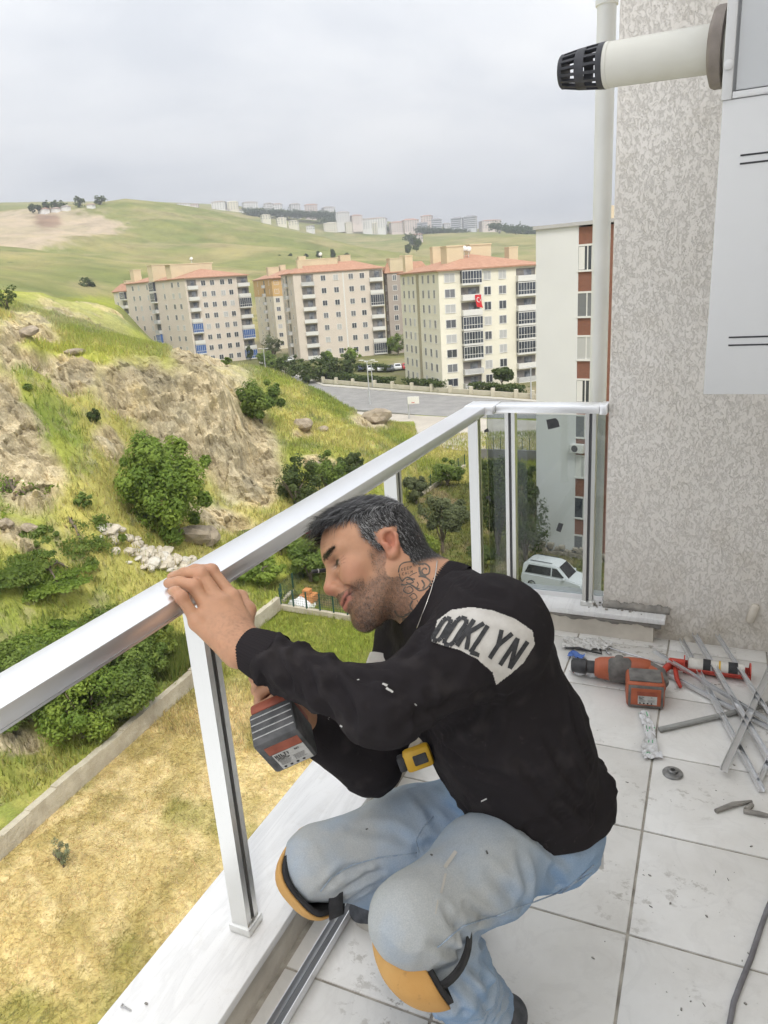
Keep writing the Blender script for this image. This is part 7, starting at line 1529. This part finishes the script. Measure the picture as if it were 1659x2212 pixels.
for px, py, wp, hp, d, lab, cs in [(640, 1080, 110, 88, 58, 'dark bush below the meadow behind the handrail, left one', DARK), (708, 1062, 90, 84, 60, 'dark bush below the meadow behind the handrail, right one', MID), (760, 1040, 70, 60, 62, 'low bush above the man behind the handrail', DARK),
        (92, 1190, 62, 56, 43, 'small shrub on the grassy slope at left', MID), (490, 790, 22, 16, 84, 'tiny shrub on the crest of the rock', MID), (203, 905, 26, 18, 53, 'tiny shrub in the grassy gully', DARK), (180, 1090, 40, 22, 45, 'low weed clump on the slope', MID), (15, 655, 45, 34, 80, 'dark shrub on the ridge at the left edge', DARK), (60, 845, 16, 12, 52, 'little plant on the left rock', MID)]:
    tree('hillside_bush', lab, px, py, wp, hp, d, cs, 5000 if wp > 50 else 700, 0.115, 0.05, 'bush', 'bushes on the slope')
for px, py, wp, hp, lab, cs in [(560, 1290, 120, 90, 'garden tree left of the man, nearest the plot corner', FRESH), (610, 1240, 130, 95, 'garden tree behind the handrail at left of the head', MID), (672, 1262, 100, 90, 'garden tree directly beside the face', MID), (540, 1240, 90, 70, 'garden bush under the handrail at left', FRESH), (640, 1195, 100, 60, 'garden tree farthest back under the handrail', DARK), (715, 1250, 90, 110, 'garden tree hidden mostly by the head', MID),
        (957, 1195, 92, 128, 'olive-green tree with a bare trunk right of the head', OLIVE), (925, 1215, 60, 70, 'light green sapling behind the collar', YEL), (990, 1130, 60, 50, 'grey-green bush beside the third post', OLIVE), (968, 1050, 80, 55, 'bush beside the sloping fence', MID), (900, 1100, 60, 70, 'grey olive bush behind the second post', OLIVE), (935, 1240, 70, 36, 'low lime plant near the shoulder', YEL),
        (1075, 1200, 100, 205, 'dark tree behind the glass, left one', DARK), (1135, 1225, 90, 200, 'dark tree behind the glass, right one', DARK), (1062, 1060, 60, 70, 'dark tree top just below the concrete wall', DARK), (1118, 1060, 70, 60, 'bushy tree at the concrete wall behind glass', MID), (1040, 1230, 60, 60, 'small dark bush low behind the glass', DARK)]:
    tree('garden_tree', lab, px, py, wp, hp, None, cs, 6000, 0.11, 0.22 if 'trunk' in lab else 0.1, 'tree', 'garden trees below', z=G, depth=0.8)
tree('pine_sapling', 'tiny grey-green pine sapling standing in the dry hay', 135, 1872, 40, 56, None, ((0.18, 0.20, 0.11), (0.30, 0.32, 0.19)), 1500, 0.035, 0.1, 'sapling', z=G, clumps=12)
# town greenery
for k, (px, py, wp, hp, lab, cs) in enumerate([(622, 822, 66, 52, 'dark round tree at the left of the grove by the road', DARK), (665, 828, 60, 50, 'dark round tree second in the grove by the road', DARK), (706, 822, 66, 52, 'dark round tree third in the grove by the road', DARK), (745, 818, 56, 48, 'dark round tree at the right of the grove', DARK),
        (592, 775, 44, 50, 'sparse tree between the left and middle blocks', OLIVE), (575, 790, 40, 30, 'shrub at the corner of the blue-blind block', MID), (475, 775, 60, 22, 'light green hedge shrub below the blue-blind block', FRESH), (600, 800, 50, 24, 'low green bush beside the middle block', MID), (826, 762, 44, 32, 'bright green clipped tree at the middle block corner', FRESH), (860, 765, 40, 40, 'green tree between middle and cream block', MID), (708, 785, 26, 26, 'light green small tree in front of the middle block', FRESH), (760, 780, 36, 28, 'small tree near the parked cars', FRESH),
        (1085, 838, 42, 40, 'spreading palm-like tree in front of the cream block', DARK), (1098, 850, 14, 16, 'small green plant under the palm-like tree', FRESH), (310, 758, 40, 22, 'reddish shrub at the left block, left one', ((0.16, 0.07, 0.045), (0.25, 0.13, 0.08))), (350, 760, 32, 18, 'reddish shrub at the left block, right one', ((0.16, 0.07, 0.045), (0.25, 0.13, 0.08)))]):
    tree('town_tree', lab, px, py, wp, hp, None, cs, 1500, 0.30 if 'palm' not in lab else 0.5, 0.3 if 'palm' in lab else 0.06, 'tree', 'trees among the blocks', z=G)
for px, py, lab in ((516, 775, 'slim dark cypress in front of the left block, left one'), (541, 778, 'slim dark cypress in front of the left block, right one')):
    tree('cypress', lab, px, py, 13, 32, None, DARK, 500, 0.3, 0.03, 'tree', 'cypresses', z=G)
def hedge(px, label, h, wd, cs):
    P = [at_z(x, y, G) for x, y in px]; V_, F_, C2 = [], [], []; o = 0; R0 = root('hedge', P[0], label, 'hedge', 'clipped hedges')
    for a, b in zip(P[:-1], P[1:]):
        L = np.linalg.norm(b-a); n = int(L*90); t_ = rng.uniform(0, 1, (n, 1)); q = a+(b-a)*t_+rng.uniform(-1, 1, (n, 3))*np.array([wd/2, wd/2, 0]); q[:, 2] = G+h*rng.uniform(0.05, 1, n)**0.6*(0.85+0.3*vnoise(q*0.6))
        col_ = V3(cs[0])+(V3(cs[1])-V3(cs[0]))*rng.uniform(0, 1, (n, 1)); v, f, c_ = leaves(q, unit(rng.normal(size=(n, 3))+[0, -0.4, 0.7]), np.full(n, 0.3), col_); V_.append(v); F_.append(f+o); C2.append(c_); o += len(v)
    me = np_mesh('foliage', np.concatenate(V_)-P[0], np.concatenate(F_), LEAF, False); set_col(me, np.concatenate(C2)); link('foliage', me, R0)
    part('stems', MB().tube([P[0]+V3((0, 0, 0.3)), P[-1]+V3((0, 0, 0.3))], 0.15, 5), BARK, R0)
hedge([(650, 806), (700, 822), (770, 830), (850, 836)], 'long dark hedge behind the garden wall at left', 1.9, 1.6, DARK)
hedge([(880, 838), (925, 842), (958, 846)], 'dark hedge in front of the cream block corner', 2.0, 1.8, DARK)
hedge([(1018, 846), (1070, 850), (1130, 856)], 'dark hedge right of the cream block entrance', 1.8, 1.8, DARK)
hedge([(770, 800), (840, 803)], 'hedge screening the parked cars', 1.6, 1.6, DARK)
# trees on the far hills: a few one can tell apart, the rest a wood
for px, py, wp, hp, d, lab in [(172, 447, 20, 17, 800, 'round dark tree on the hill crest'), (218, 444, 24, 16, 810, 'dark bushy trees right of the round one on the crest'), (190, 627, 32, 24, 330, 'lone round tree at the foot of the green hill'), (70, 455, 14, 10, 790, 'dark tree at the left of the crest'), (84, 456, 12, 10, 790, 'second dark tree on the left crest'), (102, 453, 16, 14, 790, 'third dark tree on the left crest'), (128, 452, 30, 14, 795, 'dark trees beside the crest houses'),
        (900, 542, 20, 26, 700, 'dark tree above the brownish block'), (882, 548, 14, 18, 700, 'small dark tree above the brownish block'), (750, 567, 10, 16, 560, 'slim dark tree on the hillside'), (720, 563, 8, 20, 560, 'slim dark tree above the middle block'), (660, 563, 10, 12, 560, 'small hillside tree above the middle block, left'), (690, 560, 9, 14, 560, 'small hillside tree above the middle block, right'), (605, 565, 6, 12, 560, 'thin hillside tree left of the middle block'), (628, 563, 7, 12, 560, 'thin hillside tree above the orange-topped block')]:
    tree('hill_tree', lab, px, py, wp, hp, d, DARK, 260, 1.3 if d > 500 else 0.7, 0.05, 'tree', 'trees on the far hill')
def woods(name, pts, n, size, label):
    V_ = []
    for (x0, y0, x1, y1, d) in pts:
        m = max(20, int(n*abs(x1-x0)/200)); t_ = rng.uniform(0, 1, m)
        for s in t_: V_.append(at_h(x0+(x1-x0)*s, y0+(y1-y0)*s+rng.uniform(-3, 3), d*(1+rng.uniform(-0.01, 0.01))))
    V_ = np.array(V_); k = 14; c = np.repeat(V_, k, 0)+rng.normal(size=(len(V_)*k, 3))*np.array([3.2, 3.2, 2.2])+np.array([0, 0, 2.0])
    v, f, cl = leaves(c, unit(rng.normal(size=(len(c), 3))+[0, -0.6, 0.5]), np.full(len(c), size), V3(DARK[0])+(V3((0.07, 0.10, 0.04))-V3(DARK[0]))*rng.uniform(0, 1, (len(c), 1)))
    me = np_mesh(name, v-V_[0], f, LEAF, False); set_col(me, cl); tag(link(name, me, loc=tuple(V_[0])), label, 'woodland', kind='stuff')
woods('woodland', [(525, 458, 725, 467, 1370), (535, 463, 740, 471, 1370), (690, 478, 860, 498, 1330), (900, 500, 1010, 503, 1300), (1060, 492, 1150, 500, 1200), (880, 512, 900, 530, 1000), (1090, 497, 1160, 508, 1100)], 170, 1.9, 'distant dark woods below the ridge buildings')
# crest houses
for px, py, wp, hp, lab, k in [(95, 458, 18, 7, 'small red-roofed house on the left crest', 1), (120, 457, 16, 7, 'small pale house on the left crest', 0), (142, 453, 16, 7, 'brown-roofed cottage on the left crest', 3), (197, 448, 14, 6, 'pale shed on the crest right of the round tree', 0)]:
    b = at_h(px, py, 790); m = 790/FPX; R0 = root('hill_house', b, lab, 'house'); w_, h_ = wp*m/2, hp*m; c = b[:2]; P = [c+V3((-w_, -w_*.6, 0))[:2], c+V3((w_, -w_*.6, 0))[:2], c+V3((w_, w_*.6, 0))[:2], c+V3((-w_, w_*.6, 0))[:2]]
    part('wall', prism_xy(P, b[2]-4, b[2]+h_*0.65), FC[0], R0); part('roof', hip_roof(P, b[2]+h_*0.65, h_*0.35), FROOF[k], R0)

# ------------------------------------------------------------------ grass: uncountable
def scatter(mask, n, dens=None):
    """random points on the terrain grid cells where mask holds"""
    w_ = (mask[:-1, :-1]*gr[:-1, :-1]*(AZ[1:]-AZ[:-1])[:, None]*(RR[1:]-RR[:-1])[None]).ravel(); w_ = w_/w_.sum(); k = rng.choice(len(w_), n, p=w_); i, j = np.divmod(k, nj-1); a, b = rng.uniform(0, 1, (2, n, 1))
    p = TP[i, j]*(1-a)*(1-b)+TP[i+1, j]*a*(1-b)+TP[i, j+1]*(1-a)*b+TP[i+1, j+1]*a*b; return p, C_[i, j], rock[i, j]
view = (PX > -150) & (PX < 1330) & (PY > 550) & (PY < 2350)
def blades(p, h, w_, col_, lean=0.35):
    n = len(p); a = rng.uniform(0, 2*np.pi, n); d = np.stack([np.cos(a), np.sin(a), 0*a], -1)*w_[:, None]; t_ = np.stack([rng.normal(size=n)*lean, rng.normal(size=n)*lean, np.ones(n)], -1)*h[:, None]
    v = np.stack([p-d, p+d, p+t_], 1).reshape(-1, 3); return v, np.arange(3*n).reshape(n, 3), np.repeat(col_, 3, 0)
def grass_object(name, mask, n, h, w_, cm, label, lean=0.35, per=1, spread=0.12):
    p, c, rk = scatter(mask, n); keep = rk < 0.5; p, c = p[keep], c[keep]
    if per > 1: p = np.repeat(p, per, 0)+rng.normal(size=(len(p)*per, 3))*np.array([spread, spread, 0]); c = np.repeat(c, per, 0)
    cl = np.clip(c*rng.uniform(cm[0], cm[1], (len(c), 1))*rng.uniform(0.9, 1.1, (len(c), 3)), 0, 0.8)
    v, f, cc = blades(p, h*rng.uniform(0.5, 1.4, len(p)), w_*rng.uniform(0.6, 1.4, len(p)), cl, lean)
    me = np_mesh(name, v, f, GRASSM, False); set_col(me, cc); tag(link(name, me), label, 'grass', kind='stuff')
hillg = view & near & (rock < 0.35) & (~inplot) & (~gard)
grass_object('hill_grass', hillg, 30000, 0.40, 0.035, (0.85, 1.5), 'yellow-green wild grass on the rocky slope', per=4, spread=0.18)
grass_object('dry_hay', view & inplot & (gr > 14), 60000, 0.11, 0.012, (0.8, 1.5), 'dry straw-coloured hay covering the plot', 1.6, 2, 0.05)
grass_object('lush_grass', view & inplot & (ty > 23), 20000, 0.30, 0.022, (0.8, 1.5), 'lush green grass at the far end of the plot', per=2, spread=0.1)
grass_object('garden_grass', view & gard, 12000, 0.28, 0.03, (0.8, 1.5), 'rough green grass in the garden beyond the fence', per=2)
# reeds by the wall
b0 = at_z(370, 1450, G+0.75); pr = []; 
for k in range(5200): pr.append(at_z(random.uniform(300, 425), random.uniform(1395, 1475), G+0.7))
pr = np.array(pr); pr = pr[plot_side(pr[:, 0], pr[:, 1]) > 0.4]
cl = V3((0.10, 0.17, 0.03))+(V3((0.26, 0.27, 0.07))-V3((0.10, 0.17, 0.03)))*rng.uniform(0, 1, (len(pr), 1))
v, f, cc = blades(pr, rng.uniform(0.6, 1.5, len(pr)), np.full(len(pr), 0.03), cl, 0.25); me = np_mesh('reeds', v, f, GRASSM, False); set_col(me, cc); tag(link('reeds', me), 'tall green reeds growing behind the plot wall', 'reeds', kind='stuff')

# ------------------------------------------------------------------ loose stones and boulders
PALE = pm('pale_stone', (0.40, 0.35, 0.27), (0.56, 0.51, 0.42), 1.6, 0.95, 0.5, 8, 0.05, kind='Object'); WHT = pm('white_stone', (0.46, 0.43, 0.37), (0.58, 0.55, 0.49), 2, 0.95, 0.5, 8, 0.05, kind='Object'); BRN = pm('brown_boulder', (0.22, 0.18, 0.13), (0.36, 0.30, 0.22), 1.5, 0.95, 0.7, 6, 0.08, kind='Object')
def stone_mesh(seed, mat):
    bm = bmesh.new(); bmesh.ops.create_icosphere(bm, subdivisions=2, radius=1.0); co = np.array([v.co for v in bm.verts]); d = 1+fbm(co*1.1+seed*7, 3)*0.9
    for v, k in zip(bm.verts, d): v.co = v.co*float(k)
    me = bpy.data.meshes.new('stone'); bm.to_mesh(me); bm.free(); me.materials.append(mat); return me
SM = [stone_mesh(k, m) for k, m in enumerate((PALE, WHT, PALE, PALE))]; BM = [stone_mesh(k+9, BRN) for k in range(3)]
def put_stone(px, py, s, me, label, group, name='stone', d=None):
    b = at_h(px, py, d); z = terrain_z(np.array([b[0]]), np.array([b[1]]))[0]; o = link(name, me, loc=(b[0], b[1], z+s*0.25)); o.scale = (s*random.uniform(0.8, 1.3), s*random.uniform(0.8, 1.3), s*random.uniform(0.5, 0.85)); o.rotation_euler = (random.uniform(-.3, .3), random.uniform(-.3, .3), random.uniform(0, 6)); tag(o, label, 'stone' if name == 'stone' else 'boulder', group)
for k in range(84):
    px = random.gauss(338, 44); py = 1216+random.gauss(0, 24)-0.25*(px-335); dd = 44.5-(py-1215)*0.022
    put_stone(px, py, random.uniform(0.16, 0.42)*(1.7 if random.random() < 0.1 else 1), SM[k % 4], 'loose pale stone in the rubble heap below the fig bush', 'rubble heap stones', d=dd)
for px, py, s, lab, d in [(655, 936, 0.9, 'brown boulder on the meadow, left one', 74), (697, 943, 0.6, 'brown boulder on the meadow, right one', 74), (425, 1168, 1.2, 'dark boulder beside the fig bush', 48), (455, 1175, 0.9, 'second dark boulder beside the fig bush', 48.5), (20, 1160, 0.45, 'flat boulder on the left slope', 43), (75, 1188, 0.4, 'flat boulder under the small shrub', 42.8), (157, 735+20, 0.7, 'boulder on the crest of the left rock', 61), (58, 708, 0.7, 'dark boulder on top of the left rock', 57), (690, 1008, 0.6, 'pale boulder on the bank behind the handrail', 64), (815, 912, 2.0, 'large pale rock at the end of the meadow', 90)]:
    put_stone(px, py, s, random.choice(BM), lab, None, 'boulder', d)
for k in range(16):   # litter along the wall
    px = random.uniform(40, 330); py = 1600-px*0.45+random.uniform(0, 60); b = at_z(px, py, G+0.8)
# ------------------------------------------------------------------ cars, lamps, hoop
TYRE = pm('tyre', (0.02, 0.02, 0.02), rough=0.9); RIM = pm('rim', (0.45, 0.46, 0.47), rough=0.35, metal=0.8); CARGL = pm('car_glass', (0.02, 0.023, 0.028), rough=0.08)
def car(pos, head, paint, label, mpv=False, group='cars parked below'):
    """pos: centre on the ground (xyz); head: unit xy direction of the front"""
    R0 = root('parked_car', pos, label, 'car', group); f = V3((head[0], head[1], 0)); s = V3((-head[1], head[0], 0)); Z_ = V3((0, 0, 1)); P = lambda a, b, c: V3(pos)+f*a+s*b+Z_*c
    if mpv: low = [(-2.05, .25), (2.1, .25), (2.15, .62), (2.0, .86), (1.25, 1.02), (-2.0, 1.05), (-2.1, .7)]; cab = [(-2.02, 1.0), (1.2, 1.0), (0.45, 1.72), (0.1, 1.82), (-1.6, 1.84), (-1.95, 1.65)]; wd = .9
    else: low = [(-2.1, .25), (2.1, .25), (2.15, .55), (2.0, .74), (1.1, .9), (-1.9, .95), (-2.15, .7)]; cab = [(-1.75, .88), (1.05, .88), (.35, 1.38), (-.2, 1.45), (-.95, 1.42)]; wd = .87
    def loft(prof, w0, w1, z0, z1):
        mb = MB(); n = len(prof); wz = lambda z: w0+(w1-w0)*max(0, (z-z0)/(z1-z0)); V = [P(x, -wz(z), z) for x, z in prof]+[P(x, wz(z), z) for x, z in prof]
        bm = bmesh.new(); vs = [bm.verts.new(v) for v in V]; bm.faces.new(vs[:n]); bm.faces.new(vs[n:][::-1])
        for i in range(n): bm.faces.new((vs[i], vs[n+i], vs[n+(i+1) % n], vs[(i+1) % n]))
        bmesh.ops.recalc_face_normals(bm, faces=bm.faces); bmesh.ops.bevel(bm, geom=list(bm.edges), offset=0.06, segments=2, affect='EDGES'); return mb.bm(bm)
    part('body', loft(low, wd, wd, 0, 1), paint, R0, ang=50); zt = max(z for x, z in cab); cb_ = part('cabin', loft(cab, wd*.97, wd*.80, 1.0, zt), paint, R0, ang=50)
    for sd in (-1, 1):
        k = lambda z: (wd*.97+(wd*.80-wd*.97)*max(0, (z-1.0)/(zt-1.0)))+0.012
        w2 = [(-1.8, 1.1), (.0, 1.1), (.0, zt-.2), (-1.55, zt-.2)] if mpv else [(-1.4, .97), (-.25, .97), (-.25, zt-.1), (-.9, zt-.12)]
        w1 = [(.08, 1.1), (.95, 1.1), (.4, zt-.22), (.08, zt-.2)] if mpv else [(-.18, .97), (.78, .97), (.28, zt-.14), (-.18, zt-.1)]
        for q in (w1, w2): part('side_window', MB().prism([P(x, sd*k(z), z) for x, z in q], s*sd*0.004), CARGL, cb_)
        part('mirror', MB().obox(P(.95 if mpv else .8, sd*(wd+.09), 1.08 if mpv else .95), f, s, Z_, (.12, .2, .14), .03), paint, R0)
        part('headlight', MB().obox(P(2.05, sd*wd*.72, .72 if mpv else .64), f, s, Z_, (.2, .3, .14), .03), RIM, R0)
        for x in (-1.3, 1.32):
            wh = part('wheel', MB().lathe(P(x, sd*(wd-.19), .31), s*sd, [(0, .27), (.02, .31), (.18, .31), (.2, .27)], 18), TYRE, R0, ang=50); part('rim', MB().lathe(P(x, sd*(wd+.012), .31), s*sd, [(0, .2), (.012, .19), (.02, .05)], 14), RIM, wh)
    a, b, c, d_ = ((1.12, 1.04), (.47, 1.70), None, None) if mpv else ((.98, .92), (.38, 1.34), None, None)
    kx = wd*.74; e = V3((0, 0, 0.03))+f*0.03; part('windscreen', MB().prism([P(a[0], -kx, a[1])+e, P(a[0], kx, a[1])+e, P(b[0], kx*.92, b[1])+e, P(b[0], -kx*.92, b[1])+e], f*0.004), CARGL, cb_)
    part('rear_window', MB().prism([P(-2.06 if mpv else -1.72, -kx, 1.15 if mpv else .98), P(-2.06 if mpv else -1.72, kx, 1.15 if mpv else .98), P(-1.99 if mpv else -1.08, kx*.92, zt-.25 if mpv else zt-.1), P(-1.99 if mpv else -1.08, -kx*.92, zt-.25 if mpv else zt-.1)], -f*0.004), CARGL, cb_)
    if mpv:
        for sd in (-1, 1): part('roof_bar', MB().tube([P(-1.5, sd*.6, zt+.05), P(.0, sd*.6, zt+.05)], .025, 6), CARGL, cb_)
    return R0
carp = lambda n, c: pm(n, c, rough=0.22, spec=0.6)
WP = carp('white_paint', (0.66, 0.67, 0.68)); DBP = carp('dark_blue_paint', (0.03, 0.04, 0.065)); RP = carp('red_paint', (0.45, 0.03, 0.03)); GP = carp('grey_paint', (0.10, 0.11, 0.12))
h_ = np.array([NU[0], NU[1]])
car(at_z(1200, 1268, G), h_, WP, 'white high-roofed car parked behind the glass panel', True)
p2 = at_z(1188, 1330, G); car(p2, h_, DBP, 'dark blue car in front of the white one behind the glass')
for px, py, pt, lab, hd in [(800, 801, WP, 'white car parked by the middle block, left one', 30), (822, 801, WP, 'white car parked by the middle block, second', 30), (780, 800, DBP, 'dark car parked left of the white ones', 30), (842, 801, GP, 'dark grey car parked right of the white ones', 30), (858, 798, WP, 'pale car beside the red one', 30), (876, 797, RP, 'red car parked nearest the cream block', 30), (622, 782, WP, 'white car between the left and middle blocks', 60)]:
    b = at_z(px, py, G); car(b, dirv(hd), pt, lab)
POLE = pm('galvanised_pole', (0.42, 0.43, 0.44), (0.5, 0.51, 0.52), 2, 0.5, metal=0.3)
for px, py, hp, lab in [(799, 874, 92, 'tall lamp post beside the road, left one'), (805, 836, 52, 'shorter lamp post behind the tall one'), (574, 800, 44, 'lamp post near the blue-blind block'), (1147, 862, 66, 'lamp post in front of the cream block edge')]:
    b = at_z(px, py, G); H = hp*np.linalg.norm(b-CAM)/FPX; R0 = root('street_lamp', b, lab, 'street lamp'); part('pole', MB().tube([b, b+V3((0, 0, H))], [0.14, 0.07], 8), POLE, R0); part('arm', MB().tube([b+V3((-0.8, 0, H+0.1)), b+V3((0, 0, H)), b+V3((0.8, 0, H+0.1))], 0.05, 6), POLE, R0)
    for s in (-1, 1): part('lamp_head', MB().obox(b+V3((s*1.1, 0, H+0.12)), (1, 0, 0), (0, 1, 0), (0, 0, 1), (0.75, 0.3, 0.14), 0.04), FRAME, R0)
b = at_z(884, 906, G); m = np.linalg.norm(b-CAM)/FPX; R0 = root('basketball_hoop', b, 'white basketball backboard on a bent pole at the court edge', 'hoop')
part('pole', MB().tube([b, b+V3((0, 0, 2.5)), b+V3((0.15, 0, 2.75)), b+V3((0.7, -0.2, 2.8))], 0.09, 7), POLE, R0); part('backboard', MB().obox(b+V3((0.95, -0.3, 2.95)), (0.94, 0.34, 0), (-0.34, 0.94, 0), (0, 0, 1), (1.7, 0.06, 1.1), 0.02), FRAME, R0)
part('rim', MB().tube([b+V3((1.0+0.24*math.cos(q), -0.62+0.24*math.sin(q), 2.65)) for q in np.linspace(0, 6.28, 14)], 0.025, 5), RP, R0)
# garden clutter
b = at_z(650, 1306, G); single('tarpaulin', MB().add([b+V3((math.cos(a)*r*1.1, math.sin(a)*r*.7, 0.55*(1-r)+0.12*math.sin(a*3+r*6))) for r in (0.05, .4, .7, 1.0) for a in np.linspace(0, 5.9, 14)], [(i*14+j, i*14+(j+1) % 14, (i+1)*14+(j+1) % 14, (i+1)*14+j) for i in range(3) for j in range(14)]), pm('white_sheet', (0.55, 0.55, 0.55), (0.66, 0.66, 0.66), 3, 0.7), b, 'white tarpaulin heap in the garden beside the face', 'tarpaulin', smooth=True)
b = at_z(668, 1300, G); single('crate', MB().box(b+V3((-.5, -.4, 0)), b+V3((.5, .4, .6)), 0.05).box(b+V3((-.3, -.3, .6)), b+V3((.2, .2, .95)), 0.05), pm('orange_plastic', (0.42, 0.18, 0.06), rough=0.7), b, 'orange crates behind the white tarpaulin', 'crate')
b = at_z(672, 1195, G); single('red_banner', MB().box(b+V3((-.6, -.03, 1.6)), b+V3((.5, .03, 2.5)), 0.01).tube([b, b+V3((0, 0, 2.4))], 0.04, 6), pm('banner_red', (0.5, 0.05, 0.07), rough=0.8), b, 'small red banner on a pole near the hair', 'banner')
# ------------------------------------------------------------------ air
hz = MB().box((-4500, -300, -40), (1800, 4200, 420)); t = NT('haze_air'); t.t.nodes.remove(t.b); pv_ = t.n('ShaderNodeVolumePrincipled'); pv_.inputs['Color'].default_value = (0.88, 0.92, 1.0, 1); pv_.inputs['Density'].default_value = 0.00035; pv_.inputs['Anisotropy'].default_value = 0.3; t.l(pv_.outputs[0], t.o.inputs['Volume'])
single('haze', hz, t.m, (0, 0, -40), 'thin pale haze filling the valley air', 'haze', kind='stuff')
